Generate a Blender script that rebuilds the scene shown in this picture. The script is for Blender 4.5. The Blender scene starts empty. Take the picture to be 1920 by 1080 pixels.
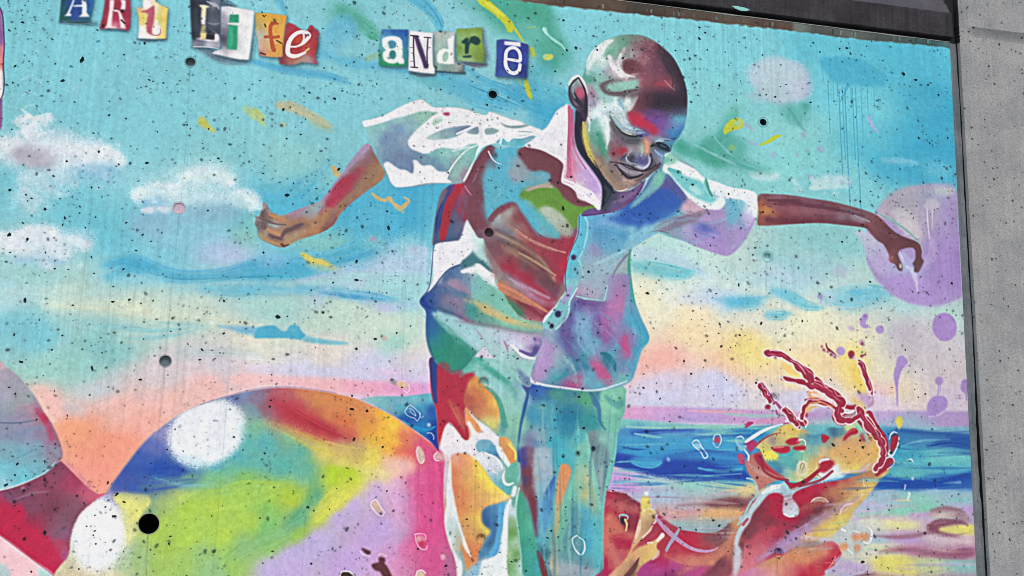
import bpy, math, random, time
import numpy as np
from mathutils import Matrix, Vector
from mathutils.geometry import delaunay_2d_cdt
# ---------------------------------------------------------------- camera, sky, sun, exposure
SCN = bpy.context.scene
COL = SCN.collection
_R = ((0.97538868, -0.21966232, 0.01911512), (0.07565806, 0.25199771, -0.96476578), (0.20710573, 0.94246783, 0.26241494))
cam_d = bpy.data.cameras.new('camera'); cam = bpy.data.objects.new('camera', cam_d); COL.objects.link(cam)
cam_d.sensor_width = 36.0; cam_d.lens = 2455.568 / 1920 * 36.0; cam_d.clip_end = 500.0; cam_d.clip_start = .05
_m = Matrix((_R[0], tuple(-v for v in _R[1]), tuple(-v for v in _R[2]))).transposed().to_4x4()
_m.translation = Vector((0.22825229, -4.89533788, 1.61788586))
cam.matrix_world = _m
SCN.camera = cam
SCN.cycles.filter_width = 1.0
SUN_EL, SUN_AZ = math.radians(58), math.radians(-8)      # high, from behind the viewer, veiled by cloud
world = bpy.data.worlds.new('World'); SCN.world = world; world.use_nodes = True
wn = world.node_tree; bg = wn.nodes['Background']
sky = wn.nodes.new('ShaderNodeTexSky'); sky.sky_type = 'NISHITA'; sky.sun_disc = False
sky.sun_elevation = SUN_EL; sky.sun_rotation = math.pi - SUN_AZ; sky.air_density = 1.0; sky.dust_density = 4.0; sky.ozone_density = .6
wn.links.new(sky.outputs[0], bg.inputs[0]); bg.inputs[1].default_value = 0.15
sd = bpy.data.lights.new('sun', 'SUN'); sun = bpy.data.objects.new('sun', sd); COL.objects.link(sun)
sd.energy = 1.5; sd.angle = math.radians(24); sd.color = (1.0, .955, .89)
_v = Vector((math.sin(SUN_AZ) * math.cos(SUN_EL), -math.cos(SUN_AZ) * math.cos(SUN_EL), math.sin(SUN_EL)))
sun.rotation_euler = _v.to_track_quat('Z', 'Y').to_euler()
SCN.view_settings.view_transform = 'Standard'; SCN.view_settings.look = 'None'
SCN.view_settings.gamma = 1; SCN.view_settings.use_curve_mapping = False
SCN.view_settings.exposure = 0.14
GAIN = np.array([1.0, 1.0, 1.0])
ALB = np.array([1.0, 1.0, 1.0])
# ---------------------------------------------------------------- the mural paint, worked out in wall coordinates
# wall plane: X along the wall, Z up, metres; ROW is the height of the upper row of form-tie holes
ROW = 3.8
CAM_R = np.array([[0.97538868, -0.21966232, 0.01911512],
                  [0.07565806, 0.25199771, -0.96476578],
                  [0.20710573, 0.94246783, 0.26241494]])
CAM_P = np.array([0.22825229, -4.89533788, -2.18211414 + ROW])
FOC = 2455.568
def W(x, y, depth=0.0):
    """survey point (read off the photograph) -> wall coordinates on the plane Y = depth"""
    d = CAM_R.T @ np.array([(x - 960) / FOC, (y - 540) / FOC, 1.0])
    t = (depth - CAM_P[1]) / d[1]
    q = CAM_P + t * d
    return float(q[0]), float(q[2])
DPM = 400.0
CX0, CX1, CZ0, CZ1 = -2.6, 3.4, 0.0, ROW + 0.5
CW, CH = int((CX1 - CX0) * DPM), int((CZ1 - CZ0) * DPM)
SC = 0.86                       # canvas pixels per survey unit
rng = np.random.default_rng(7)
CAN = np.zeros((CH, CW, 3), np.float32)
NOI = rng.random((CH, CW), dtype=np.float32)
NOI = (NOI * 1.4 + np.roll(NOI, 1, 0) * .5 + np.roll(NOI, 1, 1) * .5) / 2.4
_d0 = CAM_R.T
def cpt(p):
    """(n,2) survey points -> canvas pixels"""
    p = np.asarray(p, float)
    d = np.stack([(p[:, 0] - 960) / FOC, (p[:, 1] - 540) / FOC, np.ones(len(p))], 1) @ CAM_R
    t = -CAM_P[1] / d[:, 1]
    X = CAM_P[0] + t * d[:, 0]
    Z = CAM_P[2] + t * d[:, 2]
    return np.stack([(X - CX0) * DPM, (CZ1 - Z) * DPM], 1)
def hexc(h):
    return np.array([int(h[i:i + 2], 16) / 255 for i in (0, 2, 4)], np.float32)
VIEW = [0., 0., 1.]             # offset and scale of the drawing sheet in use
def sheet(ox=0., oy=0., k=1.):
    VIEW[:] = [ox, oy, k]
def pts(s):
    if isinstance(s, str):
        v = np.array(s.split(), float)
        return v.reshape(-1, 2) / VIEW[2] + VIEW[:2]
    return np.asarray(s, float).reshape(-1, 2)
def spline(p, closed=True, n=6):
    p = np.asarray(p, float)
    m = len(p)
    if m < 3:
        return p
    if closed:
        a, b, c, d = np.roll(p, 1, 0), p, np.roll(p, -1, 0), np.roll(p, -2, 0)
    else:
        e = np.vstack([p[:1], p, p[-1:]])
        a, b, c, d = e[:-3], e[1:-2], e[2:-1], e[3:]
    t = np.arange(n)[None, :, None] / n
    a, b, c, d = (v[:, None, :] for v in (a, b, c, d))
    q = .5 * (2 * b + (c - a) * t + (2 * a - 5 * b + 4 * c - d) * t * t + (3 * b - a - 3 * c + d) * t ** 3)
    q = q.reshape(-1, p.shape[1])
    return q if closed else np.vstack([q, p[-1:]])
def box1(a, r, ax):
    if r < 1:
        return a
    pad = [(0, 0), (0, 0)]
    pad[ax] = (r + 1, r)
    c = np.cumsum(np.pad(a, pad, mode='edge'), axis=ax, dtype=np.float64)
    k = 2 * r + 1
    return ((c[k:] - c[:-k]) if ax == 0 else (c[:, k:] - c[:, :-k])).astype(np.float32) / k
def blur(a, s):
    r = int(round(s * .6))
    for _ in range(2):
        a = box1(box1(a, r, 0), r, 1)
    return a
def poly_mask(q, x0, y0, w, h, f=1):
    """even-odd coverage of polygon q (canvas px) on a w*h grid of cells f px wide from x0,y0"""
    q = (q - [x0, y0]) / f
    SUB = 3
    acc = np.zeros((h, w + 2), np.float32)
    a, b = q, np.roll(q, -1, 0)
    ylo, yhi = np.minimum(a[:, 1], b[:, 1]), np.maximum(a[:, 1], b[:, 1])
    dy = b[:, 1] - a[:, 1]
    ok = np.abs(dy) > 1e-9
    a, b, ylo, yhi, dy = a[ok], b[ok], ylo[ok], yhi[ok], dy[ok]
    if not len(a):
        return acc[:, :w]
    sl = (b[:, 0] - a[:, 0]) / dy
    for r in range(max(0, int(ylo.min())), min(h, int(yhi.max()) + 1)):
        for s in range(SUB):
            y = r + (s + .5) / SUB
            m = (ylo <= y) & (y < yhi)
            if not m.any():
                continue
            xs = np.sort(a[m, 0] + (y - a[m, 1]) * sl[m])
            xs = np.clip(xs, 0, w)
            for i in range(0, len(xs) - 1, 2):
                l, rr = xs[i], xs[i + 1]
                if rr <= l:
                    continue
                il, ir = int(l), int(rr)
                row = acc[r]
                if il == ir:
                    row[il] += rr - l
                else:
                    row[il] += il + 1 - l
                    row[il + 1:ir] += 1
                    row[ir] += rr - ir
    return np.minimum(acc[:, :w] / SUB, 1)
def upsample(a, H_, W_):
    h, w = a.shape[:2]
    yy = np.clip((np.arange(H_) + .5) * h / H_ - .5, 0, h - 1)
    xx = np.clip((np.arange(W_) + .5) * w / W_ - .5, 0, w - 1)
    y0 = np.minimum(yy.astype(int), max(h - 2, 0)); x0 = np.minimum(xx.astype(int), max(w - 2, 0))
    fy = (yy - y0).astype(np.float32); fx = (xx - x0).astype(np.float32)
    y1 = np.minimum(y0 + 1, h - 1); x1 = np.minimum(x0 + 1, w - 1)
    if a.ndim == 3:
        fy, fx = fy[:, None, None], fx[None, :, None]
    else:
        fy, fx = fy[:, None], fx[None, :]
    t = a[y0] * (1 - fy) + a[y1] * fy
    return t[:, x0] * (1 - fx) + t[:, x1] * fx
CLIP = [None]                   # stack of full-canvas masks
SHAPE = {}                      # named outlines, kept for the mesh pieces
def region(q, soft):
    m = soft * 1.3 + 3
    x0, y0 = np.floor(q.min(0) - m).astype(int)
    x1, y1 = np.ceil(q.max(0) + m).astype(int)
    x0, y0, x1, y1 = max(x0, 0), max(y0, 0), min(x1, CW), min(y1, CH)
    return x0, y0, x1, y1
def comp(x0, y0, x1, y1, a, col, op, spray):
    if CLIP[-1] is not None:
        a = a * CLIP[-1][y0:y1, x0:x1]
    if spray:
        n = NOI[y0:y1, x0:x1]
        a = np.clip(a + (n - .5) * spray * 4 * a * (1 - a), 0, 1)
    a = (a * op)[..., None]
    v = CAN[y0:y1, x0:x1]
    v += (col - v) * a
def shape_alpha(p, sm, soft):
    q = cpt(spline(p, True) if sm else p)
    s = soft * SC
    x0, y0, x1, y1 = region(q, s)
    if x1 - x0 < 2 or y1 - y0 < 2:
        return None
    f = 1 if s < 7 else (2 if s < 16 else 4)
    h, w = -(-(y1 - y0) // f), -(-(x1 - x0) // f)
    a = poly_mask(q, x0, y0, w, h, f)
    if s / f > .8:
        a = blur(a, s / f)
    if f > 1:
        a = upsample(a, y1 - y0, x1 - x0)
    return x0, y0, x1, y1, a
def F(p, col, soft=1, op=1., sm=1, spray=None):
    """flat filled patch"""
    r = shape_alpha(pts(p), sm, soft)
    if r:
        comp(*r, hexc(col), op, (.6 if soft > 3 else .12) if spray is None else spray)
def field(S, x0, y0, x1, y1, p=3.2, f=4, wob=0, ani=1.):
    """smooth blend of colour samples 'x y hex ...'"""
    S = S.split()
    xy = cpt(np.array([[float(S[i]), float(S[i + 1])] for i in range(0, len(S), 3)]) / VIEW[2] + VIEW[:2])
    cc = np.stack([hexc(S[i + 2]) for i in range(0, len(S), 3)])
    h, w = max(2, -(-(y1 - y0) // f)), max(2, -(-(x1 - x0) // f))
    X, Y = np.meshgrid(x0 + (np.arange(w) + .5) * (x1 - x0) / w, y0 + (np.arange(h) + .5) * (y1 - y0) / h)
    if wob:
        X = X + wob * np.sin(Y / 37 + 1) + wob * .6 * np.sin(Y / 13 + X / 29)
        Y = Y + wob * np.sin(X / 41) + wob * .6 * np.sin(X / 17 + Y / 23)
    num = np.zeros((h, w, 3), np.float32)
    den = np.zeros((h, w), np.float32)
    for (px, py), c in zip(xy, cc):
        k = 1 / (((X - px) ** 2 + ((Y - py) * ani) ** 2 + 30) ** (p / 2))
        k = k.astype(np.float32)
        num += k[..., None] * c
        den += k
    return upsample(num / den[..., None], y1 - y0, x1 - x0)
def G(p, S, soft=1, op=1., sm=1, pw=3.2, spray=None, wob=0, ani=1.):
    """patch filled with a blend of colour samples"""
    r = shape_alpha(pts(p), sm, soft)
    if r:
        comp(*r, field(S, *r[:4], p=pw, wob=wob, ani=ani), op, (.6 if soft > 3 else .12) if spray is None else spray)
BR = np.random.default_rng(77)
def L(p, w, col, soft=1, op=1., sm=1, spray=None, brush=True):
    """brush stroke; broad soft ones get the drag marks of the brush as well"""
    wm = w if np.isscalar(w) else max(w)
    if not brush or soft < 4.5 or wm < 9 or len(pts(p)) < 3:
        return L0(p, w, col, soft, op, sm, spray)
    L0(p, w, col, soft * 1.35, op * .8, sm, spray)
    q = spline(pts(p), False, 5)
    ws = [w, w] if np.isscalar(w) else w
    ww = np.interp(np.linspace(0, 1, len(q)), np.linspace(0, 1, len(ws)), ws)
    d = np.gradient(q, axis=0); nrm = np.stack([-d[:, 1], d[:, 0]], 1) / (np.linalg.norm(d, axis=1)[:, None] + 1e-9)
    c0 = hexc(col)
    for _ in range(int(4 + wm / 5)):
        o = BR.uniform(-.62, .62); i0 = BR.integers(0, max(1, len(q) - 4)); i1 = min(len(q), i0 + BR.integers(4, len(q)))
        if i1 - i0 < 3: continue
        r = q[i0:i1] + nrm[i0:i1] * (ww[i0:i1, None] * o + BR.normal(0, .5, (i1 - i0, 1)))
        c = np.clip(c0 + BR.normal(0, .045) + BR.normal(0, .015, 3), 0, 1)
        L0(r[::2], [0, BR.uniform(.08, .26) * wm, 0], ''.join('%02x' % int(v * 255) for v in c), 2.6, op * BR.uniform(.25, .6), 0, .5)
def L0(p, w, col, soft=1, op=1., sm=1, spray=None):
    """brush stroke; w one width or one per point"""
    p = pts(p)
    ws = np.full(len(p), float(w)) if np.isscalar(w) else np.interp(np.linspace(0, 1, len(p)), np.linspace(0, 1, len(w)), np.array(w, float))
    q = np.column_stack([p, ws])
    if sm and len(q) > 2:
        q = spline(q, False, 7)
    c = cpt(q[:, :2]); r = np.maximum(q[:, 2], .3) * SC / 2; s = max((soft if soft <= 3 else 3 + (soft - 3) * 1.9) * SC, 1.)
    x0, y0, x1, y1 = region(c, s + r.max())
    if x1 - x0 < 2 or y1 - y0 < 2:
        return
    a = np.zeros((y1 - y0, x1 - x0), np.float32)
    for i in range(len(c) - 1):
        p0, p1, r0, r1 = c[i], c[i + 1], r[i], r[i + 1]
        m = max(r0, r1) + s
        u0, v0 = np.floor(np.minimum(p0, p1) - m).astype(int); u1, v1 = np.ceil(np.maximum(p0, p1) + m).astype(int) + 1
        u0, v0, u1, v1 = max(u0, x0), max(v0, y0), min(u1, x1), min(v1, y1)
        if u1 <= u0 or v1 <= v0:
            continue
        X = np.arange(u0, u1)[None, :] + .5 - p0[0]; Y = np.arange(v0, v1)[:, None] + .5 - p0[1]
        d = p1 - p0; L2 = float(d @ d) + 1e-9
        t = np.clip((X * d[0] + Y * d[1]) / L2, 0, 1)
        D = np.sqrt((X - t * d[0]) ** 2 + (Y - t * d[1]) ** 2)
        k = np.clip((r0 + (r1 - r0) * t + s / 2 - D) / s, 0, 1)
        sub = a[v0 - y0:v1 - y0, u0 - x0:u1 - x0]
        np.maximum(sub, k, out=sub)
    if s > 2:
        a = a * a * (3 - 2 * a)
    comp(x0, y0, x1, y1, a, hexc(col), op, (.6 if soft > 3 else .12) if spray is None else spray)
def ell(x, y, rx, ry, ang=0, n=20, wob=0):
    t = np.arange(n) * 2 * np.pi / n
    k = 1 + (wob * np.sin(3 * t + x) + wob * .6 * np.sin(5 * t + y) if wob else 0)
    c, s = np.cos(np.radians(ang)), np.sin(np.radians(ang))
    u, v = rx * np.cos(t) * k, ry * np.sin(t) * k
    return np.stack([x + u * c - v * s, y + u * s + v * c], 1)
def E(x, y, rx, ry, ang, col, soft=1, op=1., spray=None, wob=0):
    F(ell(x / VIEW[2] + VIEW[0], y / VIEW[2] + VIEW[1], rx / VIEW[2], ry / VIEW[2], ang, wob=wob), col, soft, op, 0, spray)
def mask_full(p, sm=1, soft=1):
    m = np.zeros((CH, CW), np.float32)
    r = shape_alpha(pts(p), sm, soft)
    if r:
        m[r[1]:r[3], r[0]:r[2]] = r[4]
    return m
class clip:
    def __init__(self, p, sm=1, soft=1, name=None):
        p = pts(p)
        if name:
            SHAPE[name] = spline(p, True, 4) if sm else p
        self.m = mask_full(p, sm, soft)
    def __enter__(self):
        CLIP.append(self.m if CLIP[-1] is None else self.m * CLIP[-1])
    def __exit__(self, *a):
        CLIP.pop()
def smooth_noise(fx, fy, seed):
    """soft noise, features fx by fy canvas px"""
    r = np.random.default_rng(seed)
    return upsample(r.random((int(CH / fy) + 3, int(CW / fx) + 3)).astype(np.float32), CH, CW)
ALL = '-1400 -400 2200 -400 2200 2400 -1400 2400'
CAN[:] = field('''0 0 7ac6d8 150 60 7fcbdc 300 30 7fcadc 450 150 82cbdb 600 30 86cbdb 800 20 8acbda 700 160 84cbdb 620 200 80c9da
1100 30 7fcddd 1300 100 82d0df 1400 70 80cfe0 1550 90 66c4dc 1700 100 57bcd9 1770 200 45aed2 1600 200 70c8dd 1480 250 8ad0d6 1740 300 3fa6cc 1650 280 5cbcd6
1350 200 86cfd8 1380 300 86ccd2 1500 300 86d2d8 1600 350 7fcbd9 1550 450 8fccd2 1500 520 a8d2e0 1300 520 bfe0e2 1250 480 b6dfe2
0 120 7fcbdc 150 200 80cbdd 0 250 80c9d8 300 200 83cddd 420 260 84c9d6 560 300 8dcbd2 620 260 84c7d6 100 360 72c4d8 200 430 6fc4da
350 330 8ccdda 300 480 7cc7de 450 480 8cc6e0 520 400 58b8d8 640 400 4fb0d3 700 440 4fb0d4 780 350 52b2d5 760 560 9bd0da 700 530 9fd4dd
60 520 9fd0d4 0 560 a0cfdb 120 570 bdd7cf 250 590 d2dfd0 330 600 c4dbd0 0 620 80c6d8 60 640 7cc4d6 200 640 8ccbd0 150 680 98cfcd 100 700 9acfcb
500 580 a8d6d6 620 600 c0dcd2 700 620 c9dfd4 480 650 dadcd2 600 655 dfdbd6 740 640 dbdcd4 560 690 cdd3ec 700 695 ccd1ef 790 690 cfcdf0
200 720 c3cdd8 330 700 d5ccd6 420 700 d0cbd8 300 760 f0bfba 250 760 eebbb6 400 740 ecbfc0 150 790 f0a896 200 850 f7a38e 130 760 e8bcb8 480 710 e6c4cc 620 725 e8c3cc
740 725 e4b6da 800 735 dcb0e0 1230 560 eae8cf 1300 590 f0e1c2 1300 640 f0dbb6 1400 650 f2dfa4 1500 700 f2d9a6 1350 680 f0cbb4 1230 680 f2b9b2 1260 560 dfe6dc
1350 560 bfdcea 1420 590 dfe2d6 1500 610 e6e8cf 1600 650 e6e4cc 1550 680 efd9b0 1700 600 c6d4d4 1780 580 b2d4d0 1700 560 aed6da 1760 640 c4c8d2 1700 680 cfcdd0 1790 700 ccc4cc 1650 690 dfdcc8
1250 720 d6cfea 1350 730 cdd1f4 1500 740 cfcdea 1650 745 d6c8e2 1780 740 cbc0d8 1250 745 cccff0 1700 720 ded0cc
-300 0 7ac6d8 -300 500 90cbd8 -300 1000 b8a0c8 900 1300 b77bb0 1500 1300 c07aa0 1900 1300 c9a0c8 1900 -100 57bcd9 0 -200 7ac6d8 -1000 500 86c8dc 0 1400 c88ad0 -900 -100 7cc8da -900 1500 d8a0c0''',
    0, 0, CW, CH, p=3.2, f=8, wob=9, ani=1.7)
# --- upper left turquoise clouds, dark edge figure
L('-140 -60 -60 40 -12 95 -12 150 -30 230', [190, 60, 30, 30, 60], '8c5f9a', 4)
G('-60 -20 0 16 4 30 7 60 8 90 6 120 5 150 6 175 0 188 -60 230', '0 20 8f6aa6 0 70 8a62a4 0 100 c87f96 0 120 e08a86 0 140 e8e4ee 0 180 e4e2ee', 2)
L('0 14 5 30 7 55 8 90 6 120 8 150 6 175 0 188', 1.6, '4d3f6d', 1)
# cumulus left
for x, y, rx, ry, c, s, o in (
    (70, 283, 90, 26, 'd6deee', 26, .9), (150, 290, 60, 26, 'd8e2f2', 22, .9), (190, 292, 34, 20, 'dbe6f4', 12, .9), (20, 272, 40, 14, 'dfe6f2', 14, .8),
    (60, 240, 20, 12, 'd4e4f0', 10, .8), (50, 225, 12, 9, 'cfe6f2', 8, .7), (80, 222, 16, 6, 'd0e8f4', 8, .7), (100, 265, 44, 20, 'cfdcee', 18, .8),
    (90, 340, 60, 24, 'a5d0e2', 24, .8), (60, 375, 36, 22, 'b0d5e6', 18, .8), (110, 330, 44, 20, 'abd3e4', 18, .6), (130, 305, 40, 16, 'c5d9ec', 16, .7),
    (210, 330, 60, 22, '9accdf', 24, .6), (165, 320, 30, 14, '86bcde', 16, .8), (200, 322, 24, 12, '88b9dc', 12, .8),
    (300, 345, 44, 16, 'aad6e4', 16, .8), (350, 330, 40, 20, 'b8dcea', 16, .8), (395, 328, 46, 24, 'c6e2ee', 18, .85), (440, 350, 30, 16, 'a0d2e2', 14, .6),
    (300, 362, 56, 12, 'b9ddec', 14, .9), (350, 372, 70, 14, 'c8e1f0', 14, .9), (415, 372, 50, 12, 'c6e3ef', 12, .8), (450, 376, 36, 11, 'c4e4ec', 8, .9), (460, 388, 26, 7, 'cfe8ec', 6, .8),
    (310, 392, 24, 9, 'cfe2f2', 8, .9), (285, 378, 26, 12, '86bedf', 12, .8), (290, 410, 50, 18, '8cbfe0', 20, .8), (280, 430, 30, 14, '90b8d8', 14, .6),
    (400, 395, 56, 12, '8fb9d6', 14, .9), (380, 408, 70, 14, '8cc0da', 18, .7), (440, 400, 46, 14, '86bccf', 14, .6), (350, 450, 90, 24, '94c8e2', 26, .6),
    (60, 450, 70, 18, 'dbe4f2', 16, .95), (80, 440, 36, 16, 'dde2f0', 12, .9), (30, 462, 44, 14, 'e2e9f5', 12, .9), (100, 470, 34, 14, 'd0dff0', 12, .8),
    (145, 452, 28, 12, 'c2def0', 12, .8), (150, 440, 30, 12, 'a9d3ea', 12, .7), (90, 494, 16, 10, 'd5e2f3', 8, .8), (62, 482, 40, 8, 'cfe0f2', 8, .6), (110, 480, 24, 9, 'cfdff0', 8, .6),
    (44, 488, 26, 7, '95bede', 8, .8), (110, 490, 20, 7, '96bee0', 8, .7), (20, 492, 20, 8, 'a8cfe4', 10, .6),
    (435, 475, 40, 16, 'b7c8ea', 18, .9), (400, 480, 40, 16, 'a8c8e8', 16, .7), (460, 445, 22, 22, '8cc4be', 18, .6), (475, 420, 12, 30, '8cc5bf', 14, .6),
):
    E(x, y, rx, ry, 0, c, s, o, wob=.08)
# grey under-shade of the first cloud
E(60, 292, 34, 18, 10, 'a3a0b4', 16, .95)
E(75, 305, 26, 12, 10, 'a6aabe', 12, .6)
E(50, 285, 18, 9, 0, '9a98ac', 8, .6)
for i in range(60):   # scuffed cloud texture
    x, y = rng.uniform(30, 230), rng.uniform(262, 330)
    E(x, y, rng.uniform(2, 7), rng.uniform(1.5, 4), rng.uniform(-30, 30), 'e2eaf6', 3, .45)
for i in range(50):
    x = rng.uniform(30, 100); y = 215 + (x - 30) * .1 + rng.uniform(0, 40)
    E(x, y, rng.uniform(1.5, 5), rng.uniform(1, 3), rng.uniform(-60, 30), 'e4eef8', 2, .5)
# blue bands
L('200 497 240 490 270 500 300 512 350 520 420 516 470 508 520 506 580 512', [10, 22, 28, 24, 18, 20, 34, 36, 14], '44a9d2', 9, .9)
L('205 520 230 512 260 500 290 505', [14, 16, 22, 8], '48abd3', 7, .8)
L('380 540 440 545 500 542 560 546', [12, 22, 18, 6], '4fb2d8', 10, .7)
E(260, 525, 60, 12, -2, '8fcfe0', 12, .8)
E(380, 542, 60, 9, 2, '86cade', 12, .5)
L('560 540 620 546 680 555 740 562', [14, 18, 20, 6], '5ab2dc', 8, .85)
L('600 548 660 556 720 563', [5, 8, 3], '449fd2', 4, .7)
L('680 566 740 574 800 570', [10, 14, 8], 'a7c8ea', 8, .8)
E(722, 578, 20, 6, 4, 'c0c2e8', 7, .8)
# mid blue near the hand
L('480 360 520 370 560 350 620 300', [20, 46, 50, 10], '55b4d6', 16, .6)
E(600, 455, 90, 26, 8, '8fccc6', 22, .75)
E(560, 300, 70, 30, 20, '90ccd0', 26, .5)
L('490 500 560 496 620 490 690 470 740 440 780 420', [34, 40, 34, 50, 60, 40], '4cafd6', 18, .85)
E(760, 400, 34, 60, 0, '44a8d2', 24, .7)
E(700, 420, 50, 34, 0, '62bcdb', 20, .6)
E(700, 455, 26, 14, 0, '83c8d6', 12, .8)
E(745, 480, 40, 30, -20, 'a2cbe0', 16, .8)
E(770, 460, 24, 28, 0, '8ccbd8', 14, .7)
L('640 520 700 505 760 500 800 505', [24, 36, 40, 20], 'b0c8e8', 14, .8)
L('580 530 640 520 700 524 790 520', [10, 20, 22, 14], 'a4d6de', 8, .8)
E(510, 490, 30, 12, 0, '8cc0e2', 10, .7)
L('560 528 620 512 660 505', [5, 16, 12], 'b4c8e8', 7, .7)
L('490 548 560 546 600 552', 12, '86c6de', 8, .6)
E(700, 448, 8, 5, 10, 'a9a5cb', 3, .85)
E(776, 468, 8, 7, 0, '86a8c6', 3, .9); L('777 474 777 486', 3, '94b4d0', 2, .7)
E(400, 405, 10, 8, 0, '84b8cc', 3, .5)
# soft cream/lavender/pink sunset strokes, left
L('-20 560 60 548 120 560', 26, 'b6d8dc', 14, .7)
L('90 572 180 576 240 580 290 600 330 596', [10, 16, 24, 26, 14], 'd9e0cb', 12, .7)
L('120 600 220 612 300 618 380 610', [20, 34, 26, 8], '8fcad6', 16, .8)
L('330 590 420 600 500 630 560 640', [10, 24, 18, 8], 'd4dfcf', 12, .7)
L('450 620 500 622 540 628 600 640 650 644', [10, 15, 10, 8, 4], '6dbcd6', 5, .85)
L('410 612 460 618 480 622', [3, 13, 14], '7cb9dd', 5, .85)
F('478 626 482 616 492 612 505 610 516 611 524 618 530 622 538 620 542 612 548 609 556 610 562 616 568 624 573 628 568 634 558 636 540 634 500 634 478 634', '55b2d4', 2)
E(552, 617, 8, 5, 0, '68bcd8', 2, .8)
L('572 637 600 641 640 645', [6, 5, 2], '84c2d2', 4, .8)
L('340 663 420 660 480 668', 14, '9fc0cc', 14, .6)
E(110, 780, 20, 12, -20, 'd8c8de', 10, .7)
E(70, 765, 14, 10, 20, 'e4bcb6', 8, .8)
E(130, 770, 30, 14, 25, 'b7cfe2', 14, .8)
E(280, 745, 30, 10, 0, 'd8bcc8', 14, .5)
L('430 670 480 672 560 680', [6, 12, 8], 'd8dce4', 7, .6)
G('470 684 560 684 640 690 720 700 790 708 812 708 812 716 740 714 640 712 540 704 470 700', '480 690 d4cfe6 640 700 cbd0f0 800 710 d0ccf0', 7, .8)
G('440 702 520 704 600 708 680 714 760 720 812 722 812 742 740 738 640 738 560 734 500 722 440 722', '450 710 edc3c6 600 716 efbcc6 680 726 ecacc8 760 734 e09fcc 805 730 dba4dc', 5, .9)
F('745 690 760 640 758 660 790 650 800 690 812 700', 'dadbd2', 14, .4)
E(730, 645, 26, 22, -30, 'a2d6d0', 16, .8); E(752, 640, 14, 16, 0, '9ad4ce', 10, .7)
E(770, 620, 26, 30, 0, 'a8d8d0', 16, .5)
E(721, 634, 6, 5, 0, 'c4bcb8', 1.5, .9)
# --- turquoise/green gestures, top centre
L('640 40 680 10 760 -10', 40, '74c4d0', 24, .6)
E(650, 28, 40, 18, 30, '5cb0a8', 20, .75)
L('640 20 680 45 700 62 712 72', [26, 30, 24, 10], '4ba78f', 10, .8)
L('612 64 640 40 656 45 665 62', [10, 30, 24, 10], '62b5d8', 9, .8)
L('600 100 640 60 660 60', [30, 40, 16], '64b6d8', 14, .7)
L('700 95 730 75 745 82', [14, 26, 20], '74bcc8', 14, .6)
L('770 -8 800 12 818 34 826 54', [26, 26, 20, 12], '4fb0d6', 5, .9)
L('785 -10 812 20 830 50', 2, '3f9cc8', 1.5, .6)
L('745 -12 778 2 800 20', 4, '5ab4d6', 2, .7)
L('518 -8 530 14 540 34', [18, 12, 3], '5cb4d8', 5, .8)
L('460 112 530 130 600 140 640 150 655 156', [8, 14, 14, 10, 2], '48a4d2', 6, .85)
L('600 100 660 118 720 125 780 138 830 140', [8, 22, 18, 16, 12], '58b4da', 9, .8)
L('640 150 700 140 760 146 800 148', [6, 8, 12, 10], '7cc4d8', 6, .6)
L('690 110 706 104', 12, '8ab89a', 6, .7)
L('800 140 850 156 900 176 960 196', [24, 40, 44, 30], '4fb0d6', 15, .9)
L('780 140 810 150 840 158', [16, 24, 10], '66b8c2', 10, .8)
L('870 125 905 150 950 170 1000 200 1040 210', [6, 10, 16, 30, 30], '48a8d2', 8, .85)
L('880 160 930 180 990 205', [2, 3, 4], '3c94c2', 2, .6)
L('930 176 980 200 1010 220', [2, 4, 3], '7cc8de', 2, .7)
G('850 -10 1000 -14 1032 10 1040 24 1046 50 1060 80 1075 110 1060 135 1020 134 1000 100 985 80 960 70 930 60 900 30',
  '870 0 6ab8b8 930 10 4aa894 1000 15 48a690 1020 40 4ca894 1040 90 52aa9a 1000 60 64b8ac 1040 115 4fa99c 1060 120 62b6b8', 16, .95)
E(1010, 135, 30, 18, 0, '54b0c2', 16, .7)
L('1000 170 1050 190 1070 230', [50, 60, 30], '56b6d4', 22, .9)
E(1030, 220, 40, 34, 0, '44a9d0', 20, .85)
E(980, 170, 30, 24, 0, '48a8cc', 14, .7)
L('900 40 950 80 960 90', [40, 20, 4], '7cc6cc', 16, .5)
for s in ('1010 44 1020 60 1030 70 1040 80', '1018 56 1032 74 1050 90', '985 28 1008 50'):
    L(s, [1, 3, 1], '3f9584', 1.5, .5)
# yellow-green flicks
F('893 -6 908 -6 925 8 945 26 960 42 962 58 952 60 948 50 938 38 920 22 900 8', 'c2cd3a', 2.5)
F('905 0 930 14 948 30 940 30 920 16', 'd4db50', 2)
L('958 44 964 52 972 64 980 76 986 84', [8, 5, 6, 3, 2], 'b9c846', 2)
F('992 90 998 88 1004 102 1000 108 995 102', 'b4c850', 2); F('982 150 988 148 996 170 998 186 992 184 984 168', 'b4c24a', 2.5); L('965 140 976 158', 3, 'a8c060', 2, .8)
E(1028, 107, 10, 6, -10, 'c6d46c', 2); E(1023, 105, 5, 4, 0, 'a9d09a', 2)
L('990 52 1004 50', 3, 'a8cc70', 3, .6)
L('1021 55 1026 64 1040 76 1052 84 1060 94', [10, 6, 6, 5, 3], '92d6d0', 2.5, .95)
L('1020 56 1024 62', 6, 'b4e4de', 2, .7)
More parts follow.
